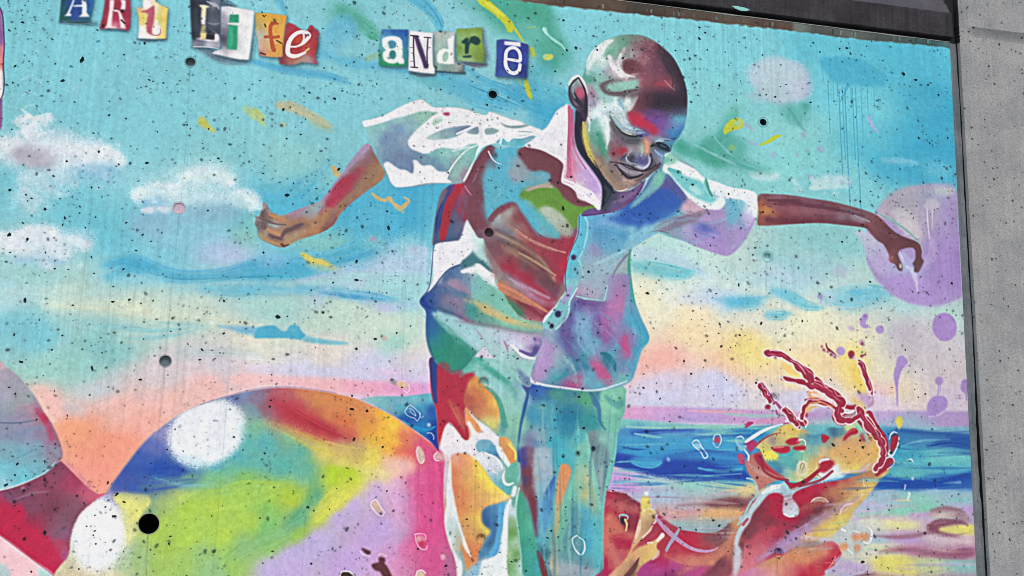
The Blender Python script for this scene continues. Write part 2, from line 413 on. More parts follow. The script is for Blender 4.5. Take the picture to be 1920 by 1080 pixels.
# orange marks left of the sleeve
F('374 220 380 219 388 226 394 236 404 246 400 248 388 242 376 236 371 228', 'c8c85a', 3)
L('462 205 480 216 494 232', [10, 18, 6], 'b9c676', 7, .85); L('478 206 496 222', [6, 4], 'c4c45c', 4, .6)
L('524 198 545 200 570 212 600 228 620 236', [14, 20, 16, 16, 6], 'c8b68a', 6, .9)
L('580 232 600 238 626 246', [6, 12, 4], 'a8b898', 6, .6)
E(530, 234, 6, 4, 0, 'b4be84', 3, .8)
L('625 314 632 326 640 330', [8, 12, 4], 'c8b480', 3, .9)
L('698 363 706 370 720 376 730 372 736 380 750 390 760 384 766 376 758 370', [4, 7, 6, 9, 6, 10, 8, 6, 3], 'c6b482', 3, .9)
L('740 390 756 398', [3, 6], '9cb89c', 3, .7)
F('562 476 572 474 590 484 606 486 618 494 630 504 622 502 600 498 580 494 572 486', 'd4cc70', 3.5)
L('580 496 605 502 640 506', [8, 10, 2], 'b0cca0', 6, .7)
# --- right hand upper sky
E(1462, 150, 60, 44, 15, 'b2c8de', 9, .9, wob=.06); E(1500, 165, 26, 24, 0, 'b8bede', 9, .6); E(1425, 180, 22, 12, 0, 'b4c4d6', 8, .6)
E(1500, 160, 12, 6, 0, 'c4b8dc', 6, .5)
F('1540 108 1600 108 1630 118 1660 145 1652 162 1600 160 1560 152 1550 138 1540 124', '4bb0d2', 5, .85)
for x, y0, y1, w in ((1542, 115, 152, 1), (1552, 150, 250, 1.5), (1562, 150, 190, 1), (1570, 155, 180, 2), (1573, 170, 330, 2), (1579, 160, 300, 1.6), (1584, 165, 390, 2.2), (1595, 160, 200, 1.5),
                     (1598, 165, 300, 1.8), (1604, 165, 400, 2), (1614, 160, 230, 1.3), (1617, 220, 262, 1.3), (1626, 165, 220, 1.3), (1638, 160, 210, 1)):
    L([[x, y0], [x + (y1 - y0) * .02, (y0 + y1) / 2], [x + (y1 - y0) * .045, y1]], w, '46a6c8', 1, .8)
L('1576 190 1584 175 1590 160', [2, 3, 8], '46accf', 2, .8)
E(1740, 250, 60, 90, 0, '42aad0', 40, .6); E(1700, 310, 70, 40, 0, '48acd0', 26, .6)
L('1640 196 1648 205 1650 200', [2, 5, 2], '4f96a8', 2.5, .6)
L('1628 216 1634 232 1646 248', [5, 8, 4], 'a5abd8', 2, .85)
L('1656 300 1690 302 1720 306', [10, 14, 8], '8ccae0', 6, .7)
E(1760, 320, 30, 14, 0, '80c8da', 14, .5)
E(1550, 345, 30, 10, 6, 'b8dae4', 3, .9); E(1575, 336, 22, 8, 0, 'b8d6e4', 5, .7); E(1530, 352, 14, 5, 0, 'c4e2e8', 2, .8)
for x, y, r, c in ((1520, 332, 5, 'a8a9d4'), (1594, 344, 4, '90a0c4'), (1539, 280, 7, '9aacd0'), (1514, 283, 4, '9ab0c8'), (1496, 291, 4, '9cb0cc'), (1450, 290, 8, '90bcd2'), (1577, 342, 4, 'a8a8cc')):
    E(x, y, r, r * .9, 0, c, 3, .8)
E(1437, 330, 26, 9, 0, 'c6e2ea', 6, .9); E(1420, 326, 18, 8, 0, 'b8dce6', 6, .7)
# green gesture right of the head
G('1262 262 1280 262 1300 274 1320 262 1345 250 1360 220 1375 205 1392 200 1380 225 1372 250 1395 262 1400 290 1380 305 1350 316 1330 312 1310 300 1280 292 1262 280',
  '1280 275 45a394 1320 290 3f9f8c 1370 215 62b8a8 1350 260 52aaa0 1380 290 66b6b0 1300 265 5ab4b0 1340 305 45a08e 1390 270 5cb2aa', 10, .95)
L('1330 270 1370 300 1440 322', [30, 34, 14], '58ada6', 14, .8)
L('1300 270 1350 295 1380 308', [3, 6, 3], '8ac8cc', 4, .7)
L('1340 258 1362 282 1372 290', [2, 5, 3], '86c4cc', 4, .7)
E(1490, 215, 26, 18, 30, '5fb0ac', 12, .8); E(1510, 200, 12, 8, 30, '4fa49c', 8, .8); L('1480 205 1500 235 1510 245', [6, 8, 3], '549fa0', 5, .5)
F('1356 246 1358 238 1368 226 1384 221 1392 226 1394 236 1386 242 1370 246 1360 252', 'bfcc4a', 2); E(1383, 231, 7, 7, 0, 'a8cc94', 2.5, .9)
L('1396 232 1410 242', [5, 7], 'a8b0d4', 3, .8); L('1402 264 1414 270', [5, 6], 'a4b4d4', 3, .7)
L('1424 272 1440 266 1452 258 1464 254', [3, 7, 9, 4], 'b8cc50', 1.5)
E(1372, 277, 6, 5, 0, '9cbc60', 4, .7)
E(1507, 252, 4, 6, 0, 'a0a4d0', 3, .7)
# lower right sky strokes
L('1180 470 1240 480 1300 500 1320 520', [14, 26, 20, 8], 'b4d4ec', 10, .8)
L('1190 498 1240 508 1280 514 1300 510', [18, 30, 20, 6], '5cbfd4', 11, .85)
L('1230 540 1300 532 1400 536', [10, 18, 6], 'd8eae6', 12, .7)
E(1330, 560, 60, 16, 0, 'c0d4ee', 14, .8)
E(1395, 568, 40, 13, 0, '66c0e0', 13, .9); L('1340 560 1390 566 1440 556', [3, 12, 5], '52b4da', 9, .6)
L('1450 545 1480 556 1510 572 1540 576', [16, 22, 18, 8], '62c0de', 8, .9)
L('1440 590 1465 590 1480 588', [16, 18, 6], '64c0e0', 8, .85)
L('1540 556 1580 560 1620 556 1660 552', [8, 40, 40, 20], '6cc2e0', 16, .85)
L('1600 548 1610 548', 14, '58b8dc', 8, .6)
E(1480, 515, 60, 14, 0, 'b4cce4', 16, .7); E(1420, 525, 50, 12, 0, 'aed8e6', 16, .7); E(1540, 500, 60, 20, 0, '9ac8d4', 18, .6)
L('1430 470 1500 500', 30, '94ccd6', 16, .6); E(1575, 510, 16, 8, 0, 'b0b6d4', 8, .6)
E(1550, 560, 16, 16, 0, 'aed2e0', 4, .7); E(1538, 556, 5, 5, 0, 'a9a0d6', 1.5); L('1539 558 1539 568', 2, 'a9a0d6', 1.5)
E(1400, 660, 50, 30, 0, 'f0e08c', 26, .6); E(1600, 690, 30, 50, 0, 'f4dc70', 18, .6)
E(1720, 640, 60, 50, 0, 'c2bccc', 22, .7); E(1700, 625, 30, 20, 0, 'bcb6c8', 12, .6); E(1770, 680, 40, 50, 0, 'c8c0cc', 20, .6); E(1690, 730, 26, 24, 0, 'e0d8c0', 18, .7)
L('1640 720 1660 730 1680 728', 16, 'ecc4ae', 12, .7)
# --- horizon and sea, right
G('1150 762 1250 762 1400 768 1500 772 1700 770 1900 772 1900 804 1600 804 1400 796 1200 790 1150 784', '1180 766 d9a6d4 1250 768 cfa8dc 1300 775 bea4de 1400 780 c6a2d6 1500 775 d0a4cc 1300 790 b4a4da 1650 775 b9a8d6 1780 778 ae98cc 1800 790 ae98cc 1560 790 9cc0cc 1700 795 9ab4d0', 3, sm=0, ani=3)
L('1290 770 1340 772 1400 774', [2, 6, 2], 'e4b0bc', 4, .7)
L('1360 776 1420 780 1480 778', [4, 7, 5], 'a4c4cc', 4, .8)
L('1400 792 1460 788 1500 790', [4, 10, 8], 'd49cc4', 4, .7)
G('1140 782 1200 788 1260 793 1320 798 1420 798 1540 796 1700 800 1900 800 1900 965 1700 955 1500 940 1400 930 1300 915 1200 890 1140 870',
  '''1160 792 7cc4c8 1240 798 84c6cc 1350 800 80c4cc 1450 800 7cc4c8 1600 800 70bcc8 1750 800 84b4cc 1820 800 7cb0cc 1200 808 4a8ec8 1300 812 5a9cd0 1400 812 3f8cc4
1200 830 4a9fd2 1300 830 49a4d6 1400 830 46a0d2 1200 850 3f9fd4 1350 850 46a2d6 1180 860 3458b4 1260 875 3452b4 1350 870 3a78c4 1400 880 3a90cc 1440 885 48aed6
1680 820 3f86bc 1750 830 4c90c0 1810 825 2f62ac 1700 850 44a4c8 1780 860 6ac0cc 1700 890 62b8c4 1800 880 52a8cc 1680 905 2c62b4 1750 905 2a5cb4 1810 900 2c62b8 1760 925 8cb4d4 1800 935 84b4d4 1690 930 78aecc''', 3, 1, sm=0, pw=4, ani=3.5)
L('1185 812 1240 806 1300 806', [6, 12, 4], '3d62bc', 5, .9)
L('1175 800 1230 802 1330 800 1420 802', [4, 5, 7, 4], '90cac8', 4, .9)
L('1190 813 1220 818 1240 820', [3, 6, 2], '7cc4da', 3, .8)
F('1152 866 1160 852 1185 858 1240 868 1290 864 1330 866 1370 880 1400 885 1405 903 1380 901 1340 898 1290 894 1260 896 1230 892 1200 882 1170 874', '2f4fae', 5, .95)
F('1180 862 1200 858 1240 862 1242 866 1236 874 1215 878 1196 874 1184 868', '49a6d6', 3, .95); L('1186 868 1204 876 1226 876 1240 868', 2, '5cb8de', 1.5, .7)
L('1250 858 1300 850 1380 852 1420 856', [4, 9, 10, 4], '3568bc', 6, .7)
L('1300 822 1360 816 1420 818', [2, 6, 3], '346cb8', 5, .6)
L('1310 878 1350 884 1390 880', [3, 6, 3], '5ab4da', 4, .8)
L('1320 892 1360 890 1390 888', 2, '6cbcde', 2, .6)
L('1680 806 1720 810 1800 816', [4, 8, 5], '2f62a8', 6, .85); L('1740 836 1780 830 1825 832', [3, 12, 22], '2a56a8', 6, .9); L('1760 850 1800 850 1825 852', [2, 6, 8], '2f5cae', 5, .8)
L('1690 836 1730 826 1780 824', [2, 4, 2], '78b8d4', 4, .7)
L('1740 865 1780 858 1822 860', [6, 16, 14], '74c4cc', 8, .8)
L('1650 910 1700 905 1750 908 1790 900 1826 888', [12, 16, 12, 14, 10], '2454b0', 6, .95)
L('1690 886 1740 882 1790 878 1820 872', [5, 14, 10, 5], '5fb6c8', 6, .8)
L('1760 916 1790 914 1824 912', [3, 5, 3], '3468b4', 4, .8)
L('1770 906 1800 904', [2, 6], '74a4d4', 4, .8)
# --- wet sand, right bottom
G('1130 876 1170 880 1220 892 1270 900 1330 902 1400 904 1500 920 1620 930 1660 922 1760 926 1900 920 1900 1400 1100 1400',
  '''1150 895 c3a2dc 1180 910 c09cda 1220 905 a0c8d4 1300 910 94ccc8 1380 905 90ccc4 1250 930 a8c0dc 1330 925 a8c4cc 1400 918 d6c8a0 1290 950 bcb4c8 1350 945 a88a98 1390 942 92646e
1260 965 cfa0a8 1340 960 e0b48a 1390 965 d8ae86 1280 985 9cb8bc 1350 985 a0b4b8 1660 935 9cbcd0 1720 935 8cc8c4 1800 940 8cc0cc 1640 950 b4b8d8 1690 958 8cccc0 1740 950 84c8b8 1800 945 a8b4d4
1660 970 c0a8d4 1720 965 c0a4d0 1780 960 bea8cc 1820 955 b69cd0 1640 980 ccd0d8 1670 980 dcdcb0 1690 985 d8d8a0 1760 985 c4a4cc 1700 1000 b8a0c0 1640 1010 a8c0d0 1700 1010 b498d0 1760 1008 c8b8c8 1810 1010 ccb4c4
1650 1030 d8dcb0 1640 1035 d0d0cc 1720 1030 b888a8 1800 1035 b080a0 1680 1055 d8d478 1660 1050 dcd47c 1740 1060 bccca4 1800 1060 8cc0c4 1600 1060 b8a8d4 1600 1090 a8b0d8 1680 1090 a8889c 1800 1090 a890ac''', 6, sm=0, ani=3.2)
L('1610 968 1680 962 1740 955 1790 950', [8, 10, 9, 3], '86c8b8', 6, .7)
F('1740 962 1760 952 1790 952 1815 966 1820 980 1800 978 1770 966 1750 970', 'a07c88', 6, .75); E(1768, 966, 26, 6, -5, 'c8b8b0', 6, .8)
F('1738 990 1745 982 1770 978 1800 980 1804 984 1780 988 1760 993 1800 1003 1790 1006 1760 1002 1742 998', '7c4a58', 5, .9)
F('1760 992 1780 986 1828 984 1831 992 1830 1002 1800 1003 1770 997', 'd4cf80', 3, .95); L('1800 992 1826 992', 12, 'dcd878', 5, .7)
L('1640 1005 1690 1006 1740 998', [3, 7, 4], 'a07890', 6, .8)
L('1650 1035 1680 1030 1740 1038 1800 1042 1828 1034', [3, 8, 9, 12, 10], 'a06484', 7, .85); E(1808, 1034, 16, 8, -10, '94587c', 7, .8)
L('1600 1082 1640 1076 1680 1080', [3, 6, 3], '8c6070', 5, .8)
F('1640 1050 1670 1044 1700 1050 1710 1062 1720 1082 1660 1084 1640 1070', 'd9d478', 10, .7)
L('1270 948 1310 946 1350 948', [3, 6, 3], 'a48c96', 5, .8); F('1322 944 1350 936 1380 936 1398 944 1395 952 1360 952 1335 950', '7e4c54', 5, .85)
L('1270 962 1310 958', [5, 12], 'd09aa0', 7, .6); L('1320 965 1370 958 1390 966', [5, 14, 8], 'dcb07c', 8, .7)
L('1395 925 1400 915 1412 914', 14, 'd8c890', 8, .7)
# lilac discs, right
SHAPE['painted_lilac_disc'] = ell(1742, 460, 121, 114)
with clip('1300 -50 1782 -50 1790 300 1803 540 1820 810 1836 1120 1300 1120', 0):
    E(1742, 460, 121, 114, 0, 'a898cc', 3)
    G('1640 420 1650 384 1672 362 1710 348 1790 350 1800 420 1790 445 1740 455 1700 440 1670 410 1650 410', '1680 380 a9a6b8 1700 370 acaab8 1660 400 b4acbe 1740 380 a8a4c0 1700 420 c4c0cc 1740 420 b4aec4 1780 400 a396c8', 8, .9)
    G('1604 440 1614 432 1650 450 1690 470 1720 500 1740 560 1690 545 1640 505 1618 460 1608 442', '1625 445 c4c4d8 1660 480 b4a8d4 1690 500 b0b4e0 1700 530 b49cd8', 4, .8)
    E(1770, 358, 20, 8, 0, 'b8c0c4', 6, .8)
    E(1780, 500, 50, 60, 0, 'a389cc', 30, .8); E(1770, 440, 40, 26, 0, 'a492cc', 18, .6)
    E(1715, 545, 60, 22, 20, 'ac93d6', 12, .7); E(1695, 405, 24, 14, 30, 'c8c8d0', 8, .6); E(1710, 430, 26, 14, 45, 'ccc8d0', 8, .6)
    E(1746, 384, 14, 12, 0, 'c0bcd0', 4, .8); L('1738 390 1740 420 1743 448', [2, 3, 2], 'd0cce0', 1.5, .9); L('1748 394 1748 430', [3, 1.5], 'c8c4dc', 1.5, .8)
    L('1700 500 1712 510 1718 530 1720 545', [6, 12, 7, 3], 'ccc8e6', 4, .8)
    L('1745 448 1750 470 1735 500', [8, 16, 10], 'c0b4dc', 6, .5)
    E(1771, 613, 23, 27, -10, 'a68ccc', 2); E(1650, 618, 8, 8, 0, 'ae98d4', 1.5)
    F('1618 590 1625 588 1628 595 1624 602 1624 608 1630 610 1624 616 1616 613 1612 604', 'ae98d6', 2); E(1596, 616, 7, 4, 20, 'bcaad0', 3, .9); E(1624, 622, 4, 2, 0, 'c8c0dc', 2, .8)
    E(1616, 642, 5, 5, 30, 'b090b8', 3, .9); E(1576, 658, 8, 8, 0, 'b8a0d4', 2)
    E(1761, 714, 8, 8, 0, 'ab94cc', 2); L('1760 720 1759 740', 3, 'ab94cc', 1.5, .8); L('1763 720 1763 735', 2, 'ab94cc', 1.5, .7)
    F('1738 770 1740 755 1750 744 1762 742 1772 745 1777 756 1772 768 1762 774 1750 780 1742 780', 'a890d0', 2); L('1742 781 1760 778 1774 768', [2, 4, 2], 'c4b4e0', 1.5, .8)
    E(1809, 724, 8, 13, 0, 'a48cc8', 2.5); L('1811 730 1812 750', [7, 3], 'a892c8', 2, .8)
    F('1684 668 1692 667 1700 674 1702 684 1694 692 1688 704 1684 722 1684 760 1681 758 1680 730 1676 712 1676 696 1680 684', 'ab94d2', 2.5)
    L('1683 668 1692 664 1702 670', 3, 'd4c8e4', 2, .8); L('1704 680 1692 694 1686 714', 2, 'dcd0e4', 1.5, .7)
    F('1679 790 1682 782 1688 781 1693 788 1692 796 1688 802 1686 806 1683 800', 'd6cc68', 2)
# ---------------------------------------------------------------- left figure, beach ball
G('60 745 100 768 130 775 170 798 220 796 270 775 310 790 270 840 215 905 190 930 165 915 130 870 118 840 96 800', '80 750 ecc4c4 110 770 f0b0a8 130 800 f8aa88 160 800 f8a682 200 830 f8a088 180 880 f8a090 240 830 f8a08c 270 800 f0b0a8 200 790 f2ac9c 240 790 f2b0a4', 16, .95)
L('66 724 72 735 82 760 100 790', [3, 6, 8, 8], 'eecac0', 6, .8)
F('70 722 78 724 100 740 120 760 116 790 100 780 80 750', 'efc0bc', 8, .8)
DOME = '-60 640 -20 668 0 676 12 688 28 698 50 722 68 745 85 775 100 798 112 825 119 850 112 866 84 890 40 908 0 918 -60 930'
BODY = '-60 920 0 918 40 908 70 893 95 872 112 864 120 868 140 888 165 912 185 925 205 926 260 960 240 1100 120 1130 -60 1150'
with clip(BODY, name='painted_garment'):
    G(BODY, '''40 930 80506a 100 880 8f4f6c 140 905 a8466a 165 920 c4607c 185 930 d06c88 100 950 80485c 60 950 84506a 20 930 84587a 60 990 a03858 110 1000 886078 120 970 845a70 10 955 cc3058 30 965 cc2850 0 1000 cc2850 60 1010 c62a54 90 1050 c8305a 110 1020 b44868 125 1045 b46090 120 1000 8c6484 130 1070 d090b4 0 940 a04a70 140 950 885a70''', 2)
    F('-20 940 0 936 20 950 42 950 44 975 60 985 80 1000 95 1012 120 1060 108 1090 60 1060 0 1010 -30 1000', 'ca2b54', 6, .8)
    L('30 930 80 915 110 900', [3, 12, 8], '90506c', 8, .7); L('20 940 60 925 90 922', [2, 5, 2], '9a7490', 3, .5)
    F('-30 980 0 1003 20 1017 60 1048 106 1083 110 1120 -40 1140', 'f2c8d4', 1.5); F('-10 1055 12 1062 20 1080 -10 1095', 'b8ccd4', 4); F('70 1068 84 1068 100 1084 80 1090', 'b4d4d8', 3)
    L('0 1003 60 1048 106 1083', 1.5, 'b8507c', 1.5, .7)
with clip(DOME, name='painted_cap'):
    G(DOME, '''10 700 aaa4b8 30 720 a0a4b4 50 750 98aab0 20 760 9cabb8 40 765 aa98aa 60 765 ae8aa0 75 775 b47890 90 790 a07c90 10 745 a8a8c0 0 780 8f9cb4 40 780 9490b0 20 800 9096b4 50 810 8c94b8 80 810 948cac 100 800 a4708c 105 820 a86880 95 830 9480a0 70 840 80a8c4 40 850 7cb4c8 20 850 80b0c4 10 880 78c4d8 40 890 76c8dc 70 875 78b8cc 100 850 8c8ca4 112 850 a88498 0 910 9cd4e8''', 2)
    L('-10 792 30 793 68 788', [2, 3, 1.5], '6c7c9c', 2, .8)
    F('66 765 78 772 86 785 96 800 100 822 94 828 88 806 80 790 70 778', 'b84c70', 4, .8); E(84, 785, 7, 10, -30, 'c23e60', 4, .8)
    L('0 824 40 812 80 800', [3, 8, 3], '8494b8', 4, .6); L('10 870 60 846', [2, 4], '6c9cb8', 3, .5); E(0, 684, 12, 10, 0, 'c8b0bc', 3, .8)
    L('96 838 106 846 112 858', [5, 8, 4], '8c9cb4', 3, .6)
L('-10 921 20 914 50 903 84 886 104 866', [3, 2.5, 1.5, 1.5, 1], 'bcd8e8', 1.5, .9)
E(43, 915, 4, 4, 0, 'b48c9c', 2, .6)
L('115 858 128 870 150 892 170 914', [1, 4, 5, 6], 'd888a0', 5, .7)
BALL = '''96 1130 100 1080 112 1060 128 1040 134 1000 150 965 180 938 200 924 212 904 240 866 262 838 290 810 330 781 375 759 425 743 480 730 530 726 580 730
630 738 670 748 705 763 732 778 757 793 782 811 806 828 824 842 834 860 832 900 834 960 846 1010 866 1050 880 1130'''
with clip(BALL, 1, name='painted_beach_ball'):
    G(BALL, '''300 815 9090c4 280 840 6474bc 260 865 4464b8 290 880 2f57b8 330 885 4064b0 360 888 5c94b8 230 895 4c60b0 250 912 4a6cb8 220 915 606cb4 270 912 6494a8 205 928 9894c4
470 735 8090b8 445 745 6c7cb0 490 745 8c7c9c 500 765 96687c 475 770 7c9cb0 480 800 8cc09c 465 780 84a4a8 460 830 64b8b8 440 860 5cb4c4 400 880 5cb2c8 480 850 68b8b4 400 905 84c090 450 890 88c474 350 905 80b890
300 940 a4bc88 330 935 b8cc84 350 965 b0d458 400 950 b4d45c 450 930 a8d468 420 1010 b0d85c 470 980 acd460 460 1020 9cc87c 440 1050 a4d068 300 1060 a8cc6c 340 1060 a4cc70 380 1040 9cc884 410 1075 98c88c 300 1000 b0d45c 320 1030 a8cc64 360 1010 b0d85c
245 935 e0e08c 255 960 dede80 240 1000 d8dc90 250 1040 a8c49c 285 930 8caa9c 280 960 90b090 230 1060 b4cca4 210 1080 dcd8b8 160 1080 d8ccb0 270 1050 a4c88c
500 820 58b4c4 545 815 84bc90 560 840 60b4a8 520 870 60b8b4 565 880 84c4a0 590 930 64b08c 540 925 b4cc50 510 930 a0cc60 560 965 60b08c 500 985 84c878 500 950 8cc870 620 890 b4d840 650 905 d0dc50 640 935 e4e060 610 930 b0d058 600 850 d8d074 640 870 e0d878 690 870 e8dc68 570 1000 a0cc58 520 1010 9ccc70 600 970 c8dc58 630 950 dce068 600 880 b0cc60 585 870 b8cc78
650 845 c4a47c 670 850 b89c78 630 830 d09c90 700 835 e4b850 730 850 ecbc50 700 860 e8d060 650 815 d86c58
525 755 b05c74 550 770 c8485c 540 750 c86470 580 745 cc7c68 570 790 d04458 530 780 a86878 600 800 d04050 560 800 b87478 620 815 cc4458 600 745 d0905c 640 760 d88c5c 680 765 e09468 620 785 d8845c 650 790 dc7c50 590 770 cc6c5c 700 785 ecac50 725 790 f0c448 690 810 e8a84c 740 805 f0cc58 765 805 e8a868 700 760 dc9c78 780 815 e08070
720 825 f0b848 740 835 ecac50 745 850 e87860 765 850 e86064 760 820 e87c64 790 830 e06080 800 850 d85c90 810 890 dc5494 800 930 dc5494 830 960 dc5498 770 900 e07cb0 750 875 ecb4c0 730 880 f0c8b4 740 905 e4b8d4 700 925 c4b4e4 660 955 c4b4e8 750 940 d8a4d4 780 950 dc70ac 640 975 c0b4e4 720 1000 bca4dc 750 1005 c0a0c8 600 1020 c4b4e8 560 1045 c4b0ec 520 1070 c0b8e8 650 1060 c4a4e4 690 1030 c8a4dc 740 1040 dc94c8 770 1020 dc78b0 820 1050 d85c9c 800 1000 dc5494 850 1050 c070a0 680 895 dcd880 710 895 e4d898''', 2, wob=5, pw=3.6)
    F('540 1110 470 1085 480 1066 540 1036 580 1006 620 980 650 955 680 925 705 910 740 905 780 940 770 1000 740 1040 700 1100', 'c2acE4'.lower(), 14, .5)
    E(590, 1030, 50, 20, -28, 'c2b6ea', 12, .7); L('500 1062 560 1030 610 998', 16, 'c0b8e8', 10, .6); E(690, 1000, 40, 30, -20, 'bfa4e0', 22, .5)
    L('540 780 580 802 630 822', [30, 34, 8], 'c83e54', 14, .75); L('525 760 560 762', [12, 26], 'c44c62', 10, .6)
    L('600 750 660 765 720 790', [14, 24, 14], 'dc9058', 12, .5)
    L('705 775 726 800 738 830', [6, 30, 16], 'f2c648', 12, .6)
    L('640 905 620 940 590 975', [14, 26, 12], 'dfe262', 10, .6); L('620 880 660 886', 14, 'b4d838', 8, .7)
    E(545, 932, 16, 9, 0, 'b8d048', 7, .8)
    L('580 870 592 920 570 965 540 990', [12, 22, 22, 8], '62b290', 10, .6)
    L('650 828 672 845 678 858', [18, 20, 8], 'b49478', 9, .6)
    L('440 870 420 890 380 908 340 915', [8, 16, 12, 6], '80c48c', 10, .5)
    L('240 880 280 885 320 880 350 885', [14, 26, 20, 6], '2f56b6', 10, .8)
    L('225 905 270 900', [10, 16], '4a62b4', 8, .6)
    L('284 935 282 960 268 990', [12, 14, 14], '8cb08c', 8, .7)
    L('250 1080 262 1030 280 1000', [8, 10, 8], 'a8c484', 8, .5)
    # two white spots
    E(388, 811, 77, 61, -28, 'e9f0fc', 9, .97); E(380, 800, 50, 36, -24, 'e3e8fa', 16, .5)
    E(365, 865, 30, 8, 16, '9cd4ec', 8, .4)
    E(184, 1004, 54, 72, 4, 'e9f0fb', 14, 1); E(184, 1002, 46, 64, 4, 'e9f1fc', 6, 1)
    F('212 930 222 923 245 924 270 926 282 934 280 948 268 958 258 968 240 960 228 950 216 940', 'e0e288', 4, .9)
    L('232 958 240 990 242 1020', [8, 10, 4], 'e0e098', 7, .7)
    # pink flank and drips
    L('790 830 806 870 812 930 822 990', [10, 40, 50, 40], 'da5694', 18, .7)
    for x0 in range(46):
        x, y = rng.uniform(735, 795), rng.uniform(865, 1000)
        E(x, y, rng.uniform(.8, 2.2), rng.uniform(.8, 2), 0, 'f2c4dc', 2, .5)
L('200 924 212 904 240 866 262 838 290 810', 3, '8a80b8', 3, .4)
L('375 759 425 743 480 729 530 725 580 729 630 737', 1.6, '7c80b0', 2, .5)
# small outlined drops on and beside the ball
sheet(480, 810, 4)
def drop(o, inner, col, w=1.6):
    F(inner, col, 1.2); L(o, w, 'ead8e4', 1.2)
F('1200 150 1215 110 1240 120 1265 180 1260 220 1240 235 1215 215', 'd8b8b4', 1); L('1215 110 1205 140 1210 180 1225 225 1245 235 1262 210', 1.6, 'f0e0e8', 1)
E(1380, 185, 45, 30, 10, 'dcb8bc', 4, .9); L('1360 150 1335 180 1345 210 1370 215', 2, 'f0e8ee', 1.2)
F('870 530 885 515 905 520 925 560 945 600 935 615 905 590 880 575', 'd4b8ac', 1); L('900 510 870 520 862 550 885 585 910 615 945 628 962 600 940 575 925 545 905 515', 1.7, 'f2eaf0', 1)
F('1200 790 1230 775 1265 785 1275 820 1240 830 1210 820', 'dcb4b4', 1); E(1248, 838, 26, 24, 0, 'c43c50', 1.5); L('1190 770 1225 762 1268 770 1275 805', 2, 'f2e8ee', 1); L('1195 780 1205 830 1235 875 1275 880 1285 850', 1.7, 'f0dce8', 1)
E(1403, 938, 20, 22, 0, 'e0b4c8', 2, .9)
L('780 890 800 915 850 930', 1.5, 'e8e0f0', 1); F('790 875 800 870 825 880 860 895 855 915 835 920 810 900', '6a4450', 1.2)
F('865 1000 885 985 920 975 918 950 930 938 955 940 970 955 965 985 985 1010 1020 1090 960 1090 930 1050 890 1035', '6a404c', 1.5); L('915 925 940 912 975 930', 2, 'e0b8d8', 1)
F('630 1085 640 1055 670 1045 710 1055 730 1085', '5c4450', 1); L('628 1085 640 1052 668 1044 705 1050 732 1080', 2.5, 'eeeaf4', 1)
F('1200 1085 1210 1050 1240 1040 1262 1060 1262 1090', 'd8b8ac', 1); L('1200 1080 1210 1048 1245 1036 1272 1060', 2, 'f2e6f0', 1)
sheet()
# strip of sea between ball and trousers
SEA = '672 748 705 742 760 742 812 736 818 760 822 800 823 846 806 828 782 811 757 793 732 778 705 763'
with clip(SEA, 0):
    G(SEA, '680 748 b0bcc4 700 750 8cc0c8 720 758 7cbcc8 750 750 80b8cc 780 750 7cc0cc 805 745 6cb8cc 750 765 5cb0c8 730 772 84a8b8 790 768 48a0c8 780 780 2c5cb0 810 770 2f5cac 760 785 2860b0 815 800 244ca0 790 800 2c84c4 815 830 2448a0', 2)
    L('756 790 775 802 800 806 815 800', [5, 8, 6, 3], '2f94cc', 3, .8); E(804, 797, 4, 4, 0, '8cc0dc', 2)
    L('762 766 768 760 776 764 782 770 788 776 786 784 782 789 777 784 770 782 763 778 759 771 763 766', 1.4, 'b4cce8', 1); L('786 774 790 784 794 780', 1.2, 'b4cce8', 1); L('768 766 775 770 780 780 774 776 768 771', 1.2, 'b4cce8', 1)
    L('801 812 808 812 813 818 813 824', 1.6, 'b8cce8', 1)
L('730 776 757 792 790 817', 2, 'e8a890', 2, .6)
E(738, 716, 8, 5, 30, '90949c', 2, .7); F('744 720 752 714 762 718 764 724 758 728 750 728', 'e0c0a8', 2); L('750 714 762 716 768 728 764 736 758 733', 2, 'e4d4e4', 1.2, .8)
# ---------------------------------------------------------------- ransom-note lettering, painted as pasted cards with their painted cast shadows
def card(name, p, S, soft=1, sm=0):
    q_ = pts(p) + [2.5, 5]
    F(q_, '35566a', 9, .55, sm=0); F(q_ + [-1, -2.5], '2c4656', 3, .45, sm=0)
    G(p, S, soft, sm=sm)
    SHAPE.setdefault('card', []).append((name, pts(p)))
    CUR[0] = name
CUR = [None]
LETTER = {}
def glyph(name, p, col, soft=1., sm=0, op=1.):
    F(p, col, soft, op, sm=sm)
    LETTER.setdefault(CUR[0], []).append(pts(p))
def outline(p, w):
    p = pts(p)
    w = [w, w] if np.isscalar(w) else w
    ws = np.interp(np.linspace(0, 1, len(p)), np.linspace(0, 1, len(w)), w)
    q = spline(np.column_stack([p, ws]), False, 3) if len(p) > 2 else np.column_stack([p, ws])
    d = np.gradient(q[:, :2], axis=0)
    n = np.stack([-d[:, 1], d[:, 0]], 1) / (np.linalg.norm(d, axis=1)[:, None] + 1e-9)
    return np.vstack([q[:, :2] + n * q[:, 2:] / 2, (q[:, :2] - n * q[:, 2:] / 2)[::-1]])
def stroke(p, w, col, **k):
    L(p, w, col, k.pop('soft', 1.1), **k)
    LETTER.setdefault(CUR[0], []).append(outline(p, w))
sheet(100, 0, 8)
L('110 330 250 330 480 340 640 360', [4, 9, 12, 8], '4c6c80', 6, .75); E(120, 320, 30, 30, 0, '2c3c58', 3, .8)
